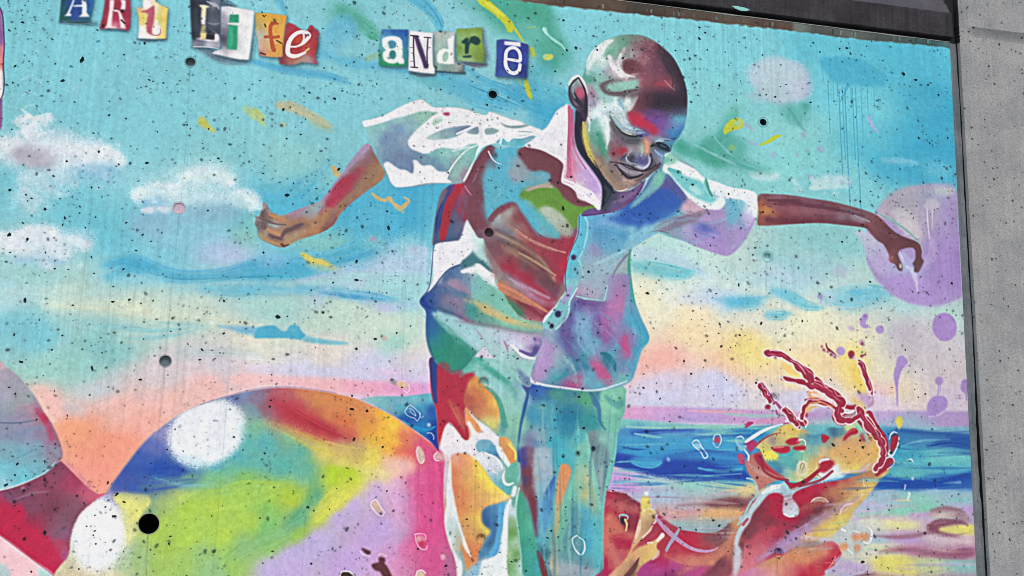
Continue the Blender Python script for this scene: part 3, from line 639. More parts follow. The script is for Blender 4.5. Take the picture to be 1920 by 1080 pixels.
card('A', '130 -200 620 -200 610 0 600 80 560 250 545 320 330 312 95 300 110 130 120 0', '120 0 1c5070 150 150 1c6468 120 270 1c6058 300 0 1f4c98 300 150 2a4ca0 320 240 3050ac 450 290 2c6c80 550 150 2878b0 600 0 2c7cb8 500 50 2458a0 200 290 1f6460')
glyph('A', '295 0 318 0 240 205 272 215 266 238 160 240 205 208 270 70', 'eef0f6'); glyph('A', '425 0 480 0 502 80 498 180 545 252 372 250 430 215 432 100 290 96 300 82 430 70', 'eef0f6')
L('220 330 480 340', 2, '2c4450', 2, .6)
L('720 440 900 450 1100 470', [4, 6, 4], '5c7c98', 4, .5)
card('R', '775 -200 1160 -200 1150 0 1160 200 1150 400 1120 465 1070 445 940 425 830 425 690 435 740 250 780 0', '800 100 a03850 950 50 a43850 950 300 a83454 1100 50 a83458 1130 200 a03050 1120 400 a43450 760 350 983048 950 380 d08098 900 410 dca4b4')
glyph('R', '845 0 912 0 905 140 890 200 870 400 960 410 930 420 740 415 800 395 840 140', 'e8dee6'); glyph('R', '900 145 985 150 1015 200 1060 320 1085 430 1010 420 1005 360 980 200 970 175 900 170', 'e8dee6'); glyph('R', '1010 0 1085 0 1085 110 1065 170 1010 140 1025 60', 'e0d4e0')
E(1040, 165, 30, 24, 0, '282030', 1.2); L('1020 300 1070 350', 3, '282030', 1.2); E(750, 395, 20, 22, 0, '301c28', 1.2)
L('905 120 960 140 1000 150', 1, '402030', 1, .7)
L('1270 580 1420 600 1690 590', [4, 8, 4], '507080', 5, .7)
card('t', '1340 -150 1560 -100 1530 20 1640 90 1725 110 1710 250 1700 400 1690 580 1500 585 1270 575 1285 430 1280 260 1245 140 1240 100 1330 120 1345 0', '1360 20 e4dce0 1400 80 e8e0e4 1280 120 c8a8a0 1320 200 e4cc70 1350 300 e0c870 1300 450 e8e8ec 1300 540 eceef2 1560 130 dcd8c0 1640 140 e0cc70 1650 300 e0c45c 1660 450 e0c864 1560 300 c8c880 1550 400 e0dce0 1450 560 eeeae8 1650 550 e8d080')
glyph('t', '1515 75 1520 140 1515 260 1500 350 1480 430 1480 510 1530 520 1470 525 1410 490 1395 420 1400 330 1420 200 1300 178 1320 168 1400 150', 'bc6078', 1.2); E(1550, 450, 55, 68, 0, 'ece4ec', 1.5); E(1550, 340, 18, 50, -15, 'e4dce0', 1.5)
L('1480 520 1550 530 1600 505 1610 440', 1.3, 'b85c74', 1)
E(1400, 60, 50, 50, 0, 'ece2e8', 2, .9)
sheet(340, 0, 6.857)
L('520 40 620 70 700 90', [20, 10, 4], '404c60', 6, .8); L('160 600 300 640 400 700 560 770 840 800', [6, 14, 16, 14, 6], '5c6478', 7, .8); L('900 500 920 620 890 760', [8, 10, 10], '5c98a4', 6, .6)
card('L', '110 -250 500 -200 505 0 510 300 500 620 330 605 150 600 135 450 120 200', '150 50 2c3448 180 250 3c4450 150 450 2c3444 300 50 303c54 440 60 98a4b4 480 40 5c6880 450 150 4c5468 420 300 606878 350 400 3c4458 480 400 484c5c 250 560 70748c 350 590 c4c8dc 450 600 a4a8b8 180 580 888ca0 200 200 343c4c')
L('330 20 440 70 480 110', [2, 7, 3], 'b0b8c8', 3, .7); L('330 290 420 310 490 300', [1, 4, 2], '8088a0', 2, .7); L('350 350 480 450', [1, 3], '7c8498', 2, .5); L('160 600 330 605 480 625', 2, 'd0d4e4', 1.5, .8)
glyph('L', '225 62 300 62 360 80 352 100 322 102 312 240 250 240 262 102 240 85', 'e0d4b4'); F('250 235 312 230 305 320 262 312', 'ece6ea', 1, sm=0); F('265 320 315 320 310 420 245 425', 'a09c78', 1, sm=0); F('250 415 325 420 320 500 235 500', 'e0c890', 1, sm=0)
F('195 488 290 505 480 520 478 535 330 525 200 500', 'e8e0e8', 1, sm=0); F('430 435 470 440 490 470 485 520 420 520', 'e8e0ea', 1, sm=0); F('330 440 420 450 425 510 320 500', '1c2434', 1, sm=0); E(258, 238, 12, 12, 0, '101018', 1)
card('i', '510 85 620 80 700 95 940 140 935 250 920 400 900 550 870 770 750 765 600 735 400 690 400 670 530 620 510 500', '540 120 c8ccdc 600 150 dcdfe8 900 160 d4d8e0 820 250 e8ebf0 530 200 888ca0 530 300 9ca0b0 540 400 70748c 540 500 484c5c 560 560 606478 800 400 d8dce4 860 450 e4e8ee 840 600 dce4ea 560 650 b4b8c8 500 680 e0e0ec 700 720 eceef4 850 740 dce4e8 660 160 e4e8ec')
glyph('i', '622 185 740 188 738 292 615 285', '2c9c7c'); glyph('i', '608 320 725 332 715 642 582 625', '2ca07c'); L('630 340 650 480 630 600', 6, '48b090', 4, .6)
L('600 305 740 310', 2, 'f4f6fa', 1.5, .7)
card('f', '950 165 1100 168 1355 200 1330 400 1305 740 1180 738 1000 712 985 560 955 400', '1000 200 c8a450 1150 250 dca848 1300 250 e0a84c 1200 400 e0a44c 1280 600 dca04c 1000 450 b4b8ac 1010 600 c8b0bc 1020 690 a87070 1150 700 d8a05c 1060 600 d0a878 980 300 bca464')
stroke('1240 305 1190 300 1150 330 1145 420 1160 520 1175 600 1190 640', [4, 7, 7, 7, 7, 8, 9], 'c4603c'); stroke('1080 475 1150 470 1200 480 1250 470', [6, 6, 6, 6], 'bc6040')
for s in ('1050 200 1068 215', '1072 310 1085 345', '1225 520 1285 555', '1020 680 1080 700'): L(s, 2.5, '38281c', 1.2)
L('1740 400 1750 560 1740 700', [6, 10, 6], '3c6470', 6, .6)
card('e', '1345 320 1370 290 1440 310 1540 385 1615 400 1650 330 1680 320 1710 360 1765 410 1750 560 1720 740 1760 830 1690 815 1560 800 1440 835 1330 830 1265 820 1250 740 1310 730 1325 500', '1380 350 ac3c50 1450 450 b03c50 1360 600 a83848 1700 400 a83c50 1730 600 ac3444 1700 700 b03c48 1500 520 c85040 1500 620 b82c40 1600 620 c85c50 1450 760 c06050 1600 760 b4a498 1500 800 a0a08c 1400 800 9c6c70 1300 790 843c50 1650 790 a4909c 1740 810 98506c')
stroke('1400 600 1480 598 1560 560 1620 500 1645 450 1600 415 1520 415 1440 460 1390 530 1370 610 1375 690 1430 722 1500 715 1590 675', [4, 4, 6, 7, 7, 8, 8, 8, 9, 9, 9, 7, 5], 'e6dfee'); L('1570 430 1575 500 1545 570', 4, 'dcd8ec', 1.1)
E(1510, 500, 42, 60, 25, 'c4543c', 2, .8)
L('1600 655 1640 625', 3, 'd8cc80', 1.2); E(1630, 450, 13, 14, 0, '241c24', 1)
L('1245 740 1310 735 1300 560', 1.2, '704030', 1, .6)
sheet(700, 40, 6.4)
card('a', '100 95 420 100 400 300 420 540 250 545 70 530 75 300', '130 120 3c80c0 250 120 2c60b0 400 120 2c5cb0 400 250 3c80c0 110 200 6cb0cc 120 300 64b0b8 390 400 3c98a8 90 450 40a080 100 520 2c9468 300 530 2c9870 400 520 30907c 200 180 5090c8 220 280 4c90b0', 1.5)
glyph('a', '105 230 120 200 170 180 240 175 310 190 345 230 355 330 350 430 372 470 368 505 320 515 290 490 240 508 180 500 130 470 108 420 120 370 150 345 110 300', 'e6eff0', 1.2); E(222, 278, 56, 52, 0, '5494b0', 1.2); E(232, 400, 42, 56, 0, '3c8c90', 1.2)
E(170, 290, 40, 18, 70, 'e6eff0', 2, .7); E(185, 440, 10, 10, 0, '1c3c44', 1)
L('440 620 600 650 740 640', [4, 7, 5], '68707c', 4, .8); L('745 600 900 600 1090 620', [6, 7, 7], '486874', 4, .8)
card('d', '715 130 850 120 985 130 975 300 990 490 1070 500 1085 610 980 610 750 590 745 540 715 530', '760 160 b0b8bc 850 180 a4bcb8 950 150 b4c0c4 760 300 a4c0bc 850 400 90bcb0 800 540 94b8b4 1000 540 a8b4b4 1050 560 9c9ca0 850 580 7c9c98 1070 600 4c5c64 950 590 88a8a4', 1.5)
glyph('d', '890 215 930 200 950 165 965 190 960 330 965 510 900 512 800 508 765 480 762 410 790 355 840 325 905 335', 'eef2f4', 1.2, 0); E(866, 425, 38, 66, 12, 'a0c4b8', 1.5)
card('N', '438 108 560 125 715 140 710 300 718 535 740 545 732 632 560 615 420 590 428 300', '460 140 e0dcec 600 150 e8ecf4 700 200 e0e8ee 500 300 e4dcf0 600 300 d8dcec 690 400 dce4f0 450 400 e0e0f0 500 500 e8e4f4 600 600 ece8f0 710 600 ecf0f4', 1.2)
stroke('450 170 540 180', 2.6, '4c3858'); glyph('N', '480 165 535 172 600 350 640 470 660 540 655 565 610 565 580 470 530 330', '54406c', 1.1); L('482 180 485 400 495 545', 2.4, '54406c', 1.1); L('455 548 530 555', 2.2, '443458', 1.1); L('655 200 645 400 650 540', 2.2, '54406c', 1.1); L('612 192 690 198', 2, '54406c', 1.1)
for s in ('440 315 480 312', '450 480 485 478', '650 320 685 315', '625 430 650 430', '455 380 480 385', '640 510 660 512'): L(s, 1.2, '6c5c78', 1, .8)
L('1320 100 1340 300 1370 440', [6, 10, 10], '7c7890', 6, .6); L('1100 500 1220 520 1350 520', [6, 10, 8], '6c4c5c', 5, .8)
card('r', '1000 90 1150 85 1305 72 1310 250 1345 400 1340 500 1200 490 1060 480 1010 470 995 250', '1030 110 84a454 1150 100 80a050 1280 100 7c9c44 1200 160 94b870 1040 200 88b080 1270 300 7ca040 1040 350 78a050 1200 340 8cac60 1250 420 7c9c3c 1080 450 90b488 1300 470 7c9c58 1330 460 5c7c50 1150 470 98b890', 1.2)
glyph('r', '1060 240 1120 195 1145 200 1140 260 1165 190 1215 175 1265 195 1290 240 1265 280 1230 285 1190 265 1170 255 1150 290 1140 390 1100 390 1100 270 1060 262', '1c4c48', 1.1); F('1065 415 1110 412 1160 405 1185 412 1165 435 1085 435', '245048', 1.2, sm=0)
card('e2', '1480 225 1560 215 1700 235 1860 280 1855 450 1840 680 1650 670 1465 660 1480 450', '1500 250 3c4c9c 1500 400 4454b0 1500 560 3c4ca0 1820 320 344898 1820 450 3c58b0 1820 600 2c4490 1650 650 4c70a0 1550 640 4460b0 1650 300 3c50a4', 1.2)
F('1572 238 1765 250 1768 305 1572 282', 'e8e8f2', 1.1, sm=0)
stroke('1620 455 1700 468 1760 470 1755 380 1710 325 1650 320 1600 360 1588 440 1590 530 1630 600 1690 622 1745 590 1760 520', [6, 6.5, 7, 7, 7, 7, 7, 7.5, 8, 8, 8, 7.5, 7], 'e2e2f0')
E(1755, 615, 14, 12, 0, '141c3c', 1)
sheet()
# ---------------------------------------------------------------- painted boy: trousers
TROU = '''812 668 806 700 808 740 818 775 821 830 833 852 840 872 836 910 832 960 834 990 842 1020 852 1050 857 1090 860 1140 1131 1140 1130 1080 1130 1020 1131 972 1135 935 1142 910
1152 872 1157 842 1160 810 1165 785 1171 775 1173 745 1168 724 1100 700 1000 680 900 670'''
with clip(TROU, 1, name='painted_trousers'):
    G(TROU, '''820 700 b83850 830 760 c03850 870 690 6cb8ac 900 690 98ccd0 940 720 94ccd0 960 760 94ccc4 975 790 8cc4b4 960 830 84bcb4 985 740 94c4d0 950 800 8cc4b4 940 870 74b8b0 960 900 70b4b0
1000 735 3c64b4 1020 740 4080b0 1060 745 4c90a0 1100 750 5ca498 1000 780 4898bc 1020 765 60a8b8 1040 790 3c98b8 1080 760 4490a4 1070 780 2c80a0 1060 800 3c8cac 1110 790 3c98a0 1130 760 68b4ac 1150 750 7cc0b0 1140 780 74b8b0 1160 790 6cb4ac 1130 745 4c88a4 1150 820 7cbcb8
1000 830 6090b8 1010 850 98b0c8 1020 880 a0b8cc 1020 910 8cb4cc 1010 820 8ca8bc 1040 830 48b0c8 1050 860 48b4c8 1060 890 54b0bc 1075 850 58b4c4 1090 840 74bcb4 1100 870 84c4b0 1095 900 88c0a4 1115 830 7c9ca4 1120 860 7498a0 1125 890 7c9ca0 1130 920 74a0a4 1140 830 80bcb4 1140 870 78bcb4 1135 900 68b0b0
990 920 905c60 1010 940 74a8cc 1025 950 4c8cc0 1020 980 5ca4c8 1015 1010 5cacc8 1010 1050 58a8b4 1030 1000 74b4bc 1050 950 84c0a8 1070 930 74bcb0 1060 980 7cc0ac 1045 1020 80bcac 1040 1060 b0b4bc 1080 960 5c9cac 1080 990 5c98a8 1100 950 74bca8 1095 980 54b0c4 1100 1020 4ca8c4 1110 1060 5cb4c4 1085 1020 6ca0ac 1095 1060 6c98a8 1120 1000 60b8c4 1120 960 7cbcb4 1060 1050 74a4ac
880 880 d88c60 860 880 dc8864 870 930 d88c60 900 900 d8a868 940 900 e0c868 920 870 e8d060 890 860 e8b070 910 950 4c80b0 900 930 98a880 920 980 4c84b4 880 980 d8a468 890 1000 cca068 870 1010 d08c60 880 1050 d08c64 900 1030 70a0c0 920 1020 60a8d0 940 980 5ca8dc 920 940 58a0d0 960 960 c4d4e4 950 1010 c8dce8 930 1060 d0dcec 900 1070 a0c4dc
970 940 6cb0a4 985 960 54a890 975 1000 58a878 990 1010 50b0a0 1000 1060 5cb8b0 975 1060 7cac70 1015 1040 386c84 1020 1080 304870''', 2, pw=4)
    # ---- hip, thigh left: red and orange
    sheet(800, 660, 5.4)
    F('60 120 75 60 110 20 170 0 170 120 120 300 110 500 70 480 55 300', '2c4c98', 2.5)
    G('170 -20 480 -20 560 60 700 180 830 290 870 330 760 290 640 210 560 150 480 120 400 160 340 230 330 290 270 240 220 180', '200 50 2c8c84 350 40 3c9c8c 300 150 409c90 480 60 58b0a4 600 140 48a498 750 260 50a89c 400 140 68b8ac', 4)
    F('110 150 140 120 170 130 200 200 260 230 310 205 335 260 400 225 450 215 480 230 470 260 440 290 400 400 380 480 400 560 370 600 400 700 420 810 410 890 370 880 330 830 280 760 225 715 180 770 140 880 110 900 105 600 105 300', 'bc3650', 2)
    F('110 700 160 760 130 860 160 960 120 1000 110 900', 'b43c54', 8, .7)
    L('230 500 300 600 360 700 400 800', [3, 12, 14, 4], 'c4705c', 6, .85); L('360 480 420 420 430 330', [5, 14, 8], 'b04c54', 10, .5)
    G('440 260 500 240 560 310 640 370 710 450 745 540 750 640 740 740 720 810 660 780 590 720 540 690 480 650 450 600 400 560 380 480 400 380', '480 280 d89c58 540 340 d89858 480 400 c87c58 430 480 b45850 440 560 b86054 600 400 d89858 660 500 e0ac60 700 520 e8c868 560 500 cc7858 600 600 d88c60 680 620 d8a060 600 700 d8d080 660 720 dcd478 700 700 ccc880 700 780 bcc48c 520 640 cc8c6c 500 580 c07860', 4)
    L('590 350 680 420 740 520 770 640 790 740', [3, 7, 9, 10, 12], '4ca090', 4, .85); L('640 380 670 410', 3, '8cb4d0', 2, .5); E(770, 780, 40, 60, 0, '5c9ca4', 6, .8)
    F('225 715 260 740 330 830 380 890 430 880 440 830 400 720 430 600 450 620 500 680 580 730 700 830 740 880 730 940 750 1000 770 1080 140 1100 130 980 150 880 180 770', 'e6e4f0', 2)
    F('390 560 430 590 450 640 500 700 550 790 530 820 490 790 460 740 430 700 400 720 390 640', 'e4a070', 2.2); L('400 720 430 790 440 850', [2, 5, 3], 'dca888', 2.5, .8)
    F('400 740 425 810 420 880 400 890 380 860', 'b43a52', 1.8)
    G('495 960 520 900 580 885 640 895 690 950 730 1040 740 1090 640 1060 560 1010 530 1020', '520 950 80b8cc 600 920 7cb0cc 680 980 68a8d0 720 1050 4c80b8 580 1000 78bcd0 650 1040 5c9ccc', 2)
    L('560 1080 575 1020 620 1030 680 1060', 2.5, 'dce6f4', 1.4)
    G('735 870 800 860 850 900 890 980 905 1060 890 1110 800 1100 760 1020 740 940', '760 920 d8986c 800 880 d8a868 860 940 e8e078 880 1020 e0dc70 820 1000 d8905c 850 1060 d89058 790 1040 d09468', 2); E(762, 1002, 14, 16, 0, '34302c', 2, .8)
    F('1015 280 1045 250 1050 330 1035 450 1010 560 985 660 960 760 940 900 930 960 960 1100 920 1100 925 900 945 720 965 620 985 520 1010 420 975 340 1000 310', '2c5ca0', 2.5, .9)
    F('965 250 1000 300 990 330 970 345 1010 400 1030 430 1045 330 1050 260 1020 240', '5858a0', 2.5, .9); L('860 340 900 350', 3, '94b4cc', 2, .6)
    G('1050 340 1120 335 1200 350 1280 370 1300 420 1240 440 1170 430 1100 420 1050 420', '1080 370 3c5cb8 1150 390 4478c0 1240 370 4868ac 1280 400 4880b0 1080 410 3c74b8', 4)
    L('1140 570 1190 560 1230 590', [3, 8, 3], '6cb0bc', 5, .7); L('1230 560 1220 620 1225 760', [3, 6, 5], '6cb4c0', 5, .5); E(1240, 600, 20, 100, 0, '2c80a4', 6, .6)
    F('1010 860 1060 800 1080 900 1090 1000 1060 1100 980 1100 990 960', '9078a0', 9, .6)
    # ---- shin, left
    sheet(800, 840, 4.5)
    F('205 90 300 50 350 60 380 90 440 150 560 290 690 390 700 420 640 450 560 475 500 500 470 540 460 600 480 640 530 690 535 720 500 740 470 780 470 830 440 880 420 960 360 1060 310 1080 290 900 250 700 210 400', 'dc9064', 3)
    G('205 90 300 50 350 60 380 90 440 150 560 290 690 390 700 420 640 450 560 475 500 500 470 540 460 600 480 640 530 690 535 720 500 740 470 780 470 830 440 880 420 960 360 1060 310 1080 290 900 250 700 210 400',
      '220 60 e4b0a0 240 200 dc8864 230 350 dc8460 350 80 f0b078 300 120 e0987c 420 150 f0c868 350 200 dca870 450 230 f0dc60 400 300 e0b068 540 330 f0d860 500 400 dcb470 600 390 e8c868 660 410 ecd8a8 300 400 dc8c60 400 420 dca468 450 480 d8a870 300 500 dc9064 400 550 e0a864 420 600 e4cc60 480 650 e8dc68 520 700 dcd870 380 640 dca868 340 700 d8a070 400 740 dca468 440 720 c8a46c 400 830 dc8c64 340 800 d89860 420 880 d88458 350 960 d89468 380 900 dc8c64 340 1040 c8a880', 3)
    F('380 70 440 110 560 280 690 380 710 400 680 420 640 390 540 310 430 180', 'f0e068', 3, .8)
    F('200 90 210 180 212 300 230 400 245 500 270 610 300 700 330 790 370 910 360 905 320 850 300 800 270 720 250 640 240 720 250 830 280 900 310 980 300 1090 255 1090 250 1000 230 920 190 830 160 730 145 640 150 560 165 470 160 380 160 280 175 180', 'e4e8f4', 1.5)
    G('190 480 240 500 265 620 300 720 290 850 300 930 280 940 240 880 200 800 170 690 165 600', '200 550 dce4ec 220 650 c4d8e0 250 700 b8ccd0 270 750 b8c4b8 270 850 bcc0a8 285 900 90b0b8 210 750 ccdce4', 3, .9)
    L('290 880 310 980 320 1070', [3, 5, 8], '88b4b8', 4, .8); L('270 640 300 740 340 840 372 912', [1.5, 2, 2.5, 1.5], 'f4eee4', 1.2)
    F('40 60 70 30 110 60 160 60 200 90 180 110 100 118 60 100', 'dcc8d0', 2.5, .9); L('50 75 80 30 120 70 160 75', 2, 'ece8f0', 1.5)
    G('400 60 470 40 560 60 610 90 660 170 670 280 720 300 740 330 700 400 640 360 560 290 500 200 450 130', '440 90 e0e4f0 500 130 dce0f0 560 200 d8dcec 620 230 9cc4d0 600 150 dce0f4 560 240 84b8c8 620 300 6cb4c0 680 340 64b0b8 480 70 d8e4f0', 2)
    L('470 40 480 90 530 170 600 220', [2, 2, 2, 1], 'eef0fa', 1.2); L('470 40 540 60 600 100 640 170', [2, 3, 3, 2], 'e8ecf8', 1.3)
    F('590 0 640 0 690 90 720 150 700 170 660 130 620 70', 'e4ecf4', 1.8); F('640 0 700 -20 750 20 755 90 735 150 715 140 680 80', 'dc9c60', 1.8); L('700 -20 745 30 750 90', 4, 'e8e078', 2, .9)
    F('680 180 720 130 765 130 780 250 740 290 700 300 670 250', '6cb8ac', 2); L('655 200 645 240 655 290 690 310 730 295', [2, 4, 5, 5, 3], 'e8eef6', 1.4); F('735 320 760 330 755 380 740 410 715 410 720 360', 'e8eef6', 1.4)
    L('780 130 790 200 770 280', [3, 5, 2], '9cc4dc', 3, .7)
    G('470 540 500 505 560 485 600 490 610 600 600 700 570 800 520 890 460 930 440 960 440 900 470 830 520 760 545 710 530 680 480 640', '480 560 4068a0 520 540 4c7cac 560 600 4c80b0 500 620 3c649c 570 700 4c80b4 520 800 4878a0 480 880 5490b8 580 520 5490b8', 3)
    F('610 480 660 460 655 560 640 660 625 760 610 860 590 900 540 920 500 925 540 870 580 800 595 700 600 600', '60aee0', 2)
    F('700 430 720 440 700 520 690 640 690 760 690 900 680 1000 690 1090 430 1090 450 1000 470 950 530 935 600 890 630 780 645 640 655 540 680 470', 'e2ecf4', 2)
    F('310 1080 440 950 450 1000 430 1090', '90bcd8', 3, .9)
    G('700 470 740 560 760 640 775 760 800 900 830 1090 690 1090 690 640', '720 520 c4dce8 720 640 90b890 725 720 70a868 740 900 6ca868 720 1000 80b47c 790 1000 b8dce0 760 800 a8ccb8 700 900 b0d0a8', 2.5)
    L('780 340 760 430 755 540 770 660 785 780 800 900 830 1060', [4, 4, 4, 4, 3, 4, 5], 'a4d8d4', 2, .9)
    G('800 360 830 440 870 560 900 700 930 800 960 870 1000 960 1030 1090 830 1090 800 900 775 680 760 560 770 450', '800 450 4ca48c 820 560 54a890 810 650 4ca890 860 650 60b8a0 850 800 48a490 880 900 48a8a0 850 1000 44a498 920 1000 48a8b0 900 760 54b4a0', 2.5)
    G('790 0 900 0 910 100 900 200 905 330 930 420 940 560 940 700 935 755 920 740 900 640 880 540 850 430 820 340 800 250 790 120', '820 40 4c4ca0 860 40 8c707c 880 120 90646c 820 120 4848a0 850 200 804850 860 300 784450 830 280 504c80 890 330 845c64 890 430 7c4454 920 560 7c4454 925 700 7c4458', 3)
    F('930 870 960 880 1000 980 1025 1090 980 1090 950 990', '7c4450', 2.2)
    G('910 30 1040 0 1050 100 1045 200 1000 260 960 350 930 430 905 330 900 200', '960 60 a4bccc 1000 120 a0b8d0 940 150 b0b4c0 980 240 a0b8d4 930 260 a89ca8 950 340 90b4cc', 5, .85)
    F('1085 230 1090 280 1080 360 1050 470 1020 600 1000 700 980 700 990 560 985 460 1010 370 1050 280', '4c84c0', 3.5, .85)
    L('1010 380 1040 330 1080 240', [6, 8, 3], '4470b8', 3, .7); L('960 430 980 560 960 700', [8, 18, 10], '6cb0d8', 8, .6)
    G('1130 150 1165 130 1200 150 1220 200 1200 300 1160 400 1130 520 1120 640 1110 760 1100 900 1085 1000 1060 1010 1060 850 1070 700 1085 560 1090 400 1105 260', '1160 200 d8986c 1140 300 d4986c 1110 400 d09c74 1110 500 cca070 1095 640 c8a470 1085 760 c4a870 1080 860 c0ac80 1075 960 c4b090', 2.5)
    L('1240 240 1220 360 1190 440', [6, 10, 6], '80c8a8', 5, .7); L('1230 440 1210 560 1150 700 1120 820 1110 900', [8, 10, 14, 12, 4], '84c4a4', 5, .8)
    L('1240 640 1200 760 1160 900', [14, 34, 30], '5c98a8', 10, .6)
    E(1152, 66, 12, 14, 0, '3c5454', 2, .8); E(1080, 205, 10, 8, 0, '203038', 1.5)
    # ---- leg right
    sheet(960, 810, 4)
    G('470 0 560 0 580 120 600 260 620 400 650 560 680 640 690 800 680 1090 520 1090 530 900 520 700 500 560 480 400 480 200', '500 60 4cb0c4 540 100 84c0b0 520 200 74bcb4 540 300 98c0a8 520 400 88bca0 560 460 b0bc90 560 360 b8c49c 600 560 a0b8a0 640 600 74b8ac 560 600 50acc8 560 700 48a8cc 600 700 50b0cc 580 850 4ca8c8 620 900 5cb8c4 650 700 64b4bc 660 850 64bcc4 560 1000 5c9cb0 620 1000 60b4c0', 3)
    G('580 0 680 0 700 100 740 200 740 300 710 420 690 540 660 540 640 420 610 280 590 120', '620 60 788c98 640 120 607c8c 660 60 84b4b0 640 200 7894a0 700 150 7c9ca4 660 300 8ca4a8 680 400 84a0a4 620 260 7498a8 670 500 80a8ac 720 300 7cb0b0', 4)
    L('560 20 580 160 610 320 640 460 660 580', [4, 8, 10, 8, 4], '84ccc0', 4, .7); L('770 40 760 200 720 360 690 560', [8, 8, 8, 5], '80c8c0', 4, .8); E(700, 40, 60, 36, 0, '8cc8c0', 6, .7)
    L('480 560 470 700 420 800', [8, 34, 24], '5c94a8', 12, .7); E(540, 1010, 60, 90, 0, '6c94a8', 10, .7)
    L('350 560 370 700 340 820', [8, 14, 10], '74bca4', 6, .6)
    F('310 900 350 830 360 1000 340 1090 300 1090 290 980', 'b8b498', 5, .6); L('350 990 450 1040 650 1070', [10, 26, 14], 'bcb8c8', 8, .6)
    E(495, 160, 18, 24, 0, '4c7478', 2, .8); E(610, 125, 14, 18, 0, '182430', 2)
    L('488 775 455 800 460 850 490 900 520 920 545 880 540 820 510 795 490 780', [2, 3, 3, 3, 3, 3, 2, 2, 2], 'd4ecf4', 1.4); L('480 830 500 850 525 840', 1.5, 'b4d8e0', 1.2); F('470 830 500 810 530 830 530 880 500 900 470 870', '6ca0ac', 2, .7)
    # ---- pocket area
    sheet(960, 540, 4)
    G('665 780 700 740 830 730 850 800 850 920 830 1000 800 1080 690 1060 680 960 660 860', '690 820 88ccb4 740 780 84ccb8 800 780 80c4b0 720 860 90d0b8 760 900 88ccb4 820 880 74b8a8 740 1000 78c4b4 800 980 74b8a8', 3)
    F('690 800 740 820 790 850 830 830 840 870 800 910 760 890 720 860', '5ca4a4', 3.5, .85)
    L('590 790 620 850 650 900 660 1000 700 1060', [8, 12, 8, 5, 3], '4878a8', 4, .8); G('260 770 420 760 560 780 600 850 560 880 420 860 300 830', '320 800 54a090 450 790 5c9c94 560 830 5cac84 400 840 4c98a0', 5, .7)
    E(430, 960, 60, 70, 30, '2f80a4', 10, .7); L('300 860 290 980 320 1080', [6, 12, 14], '68b4c4', 7, .6); E(450, 800, 60, 16, 5, '3c7cac', 6, .6)
sheet()
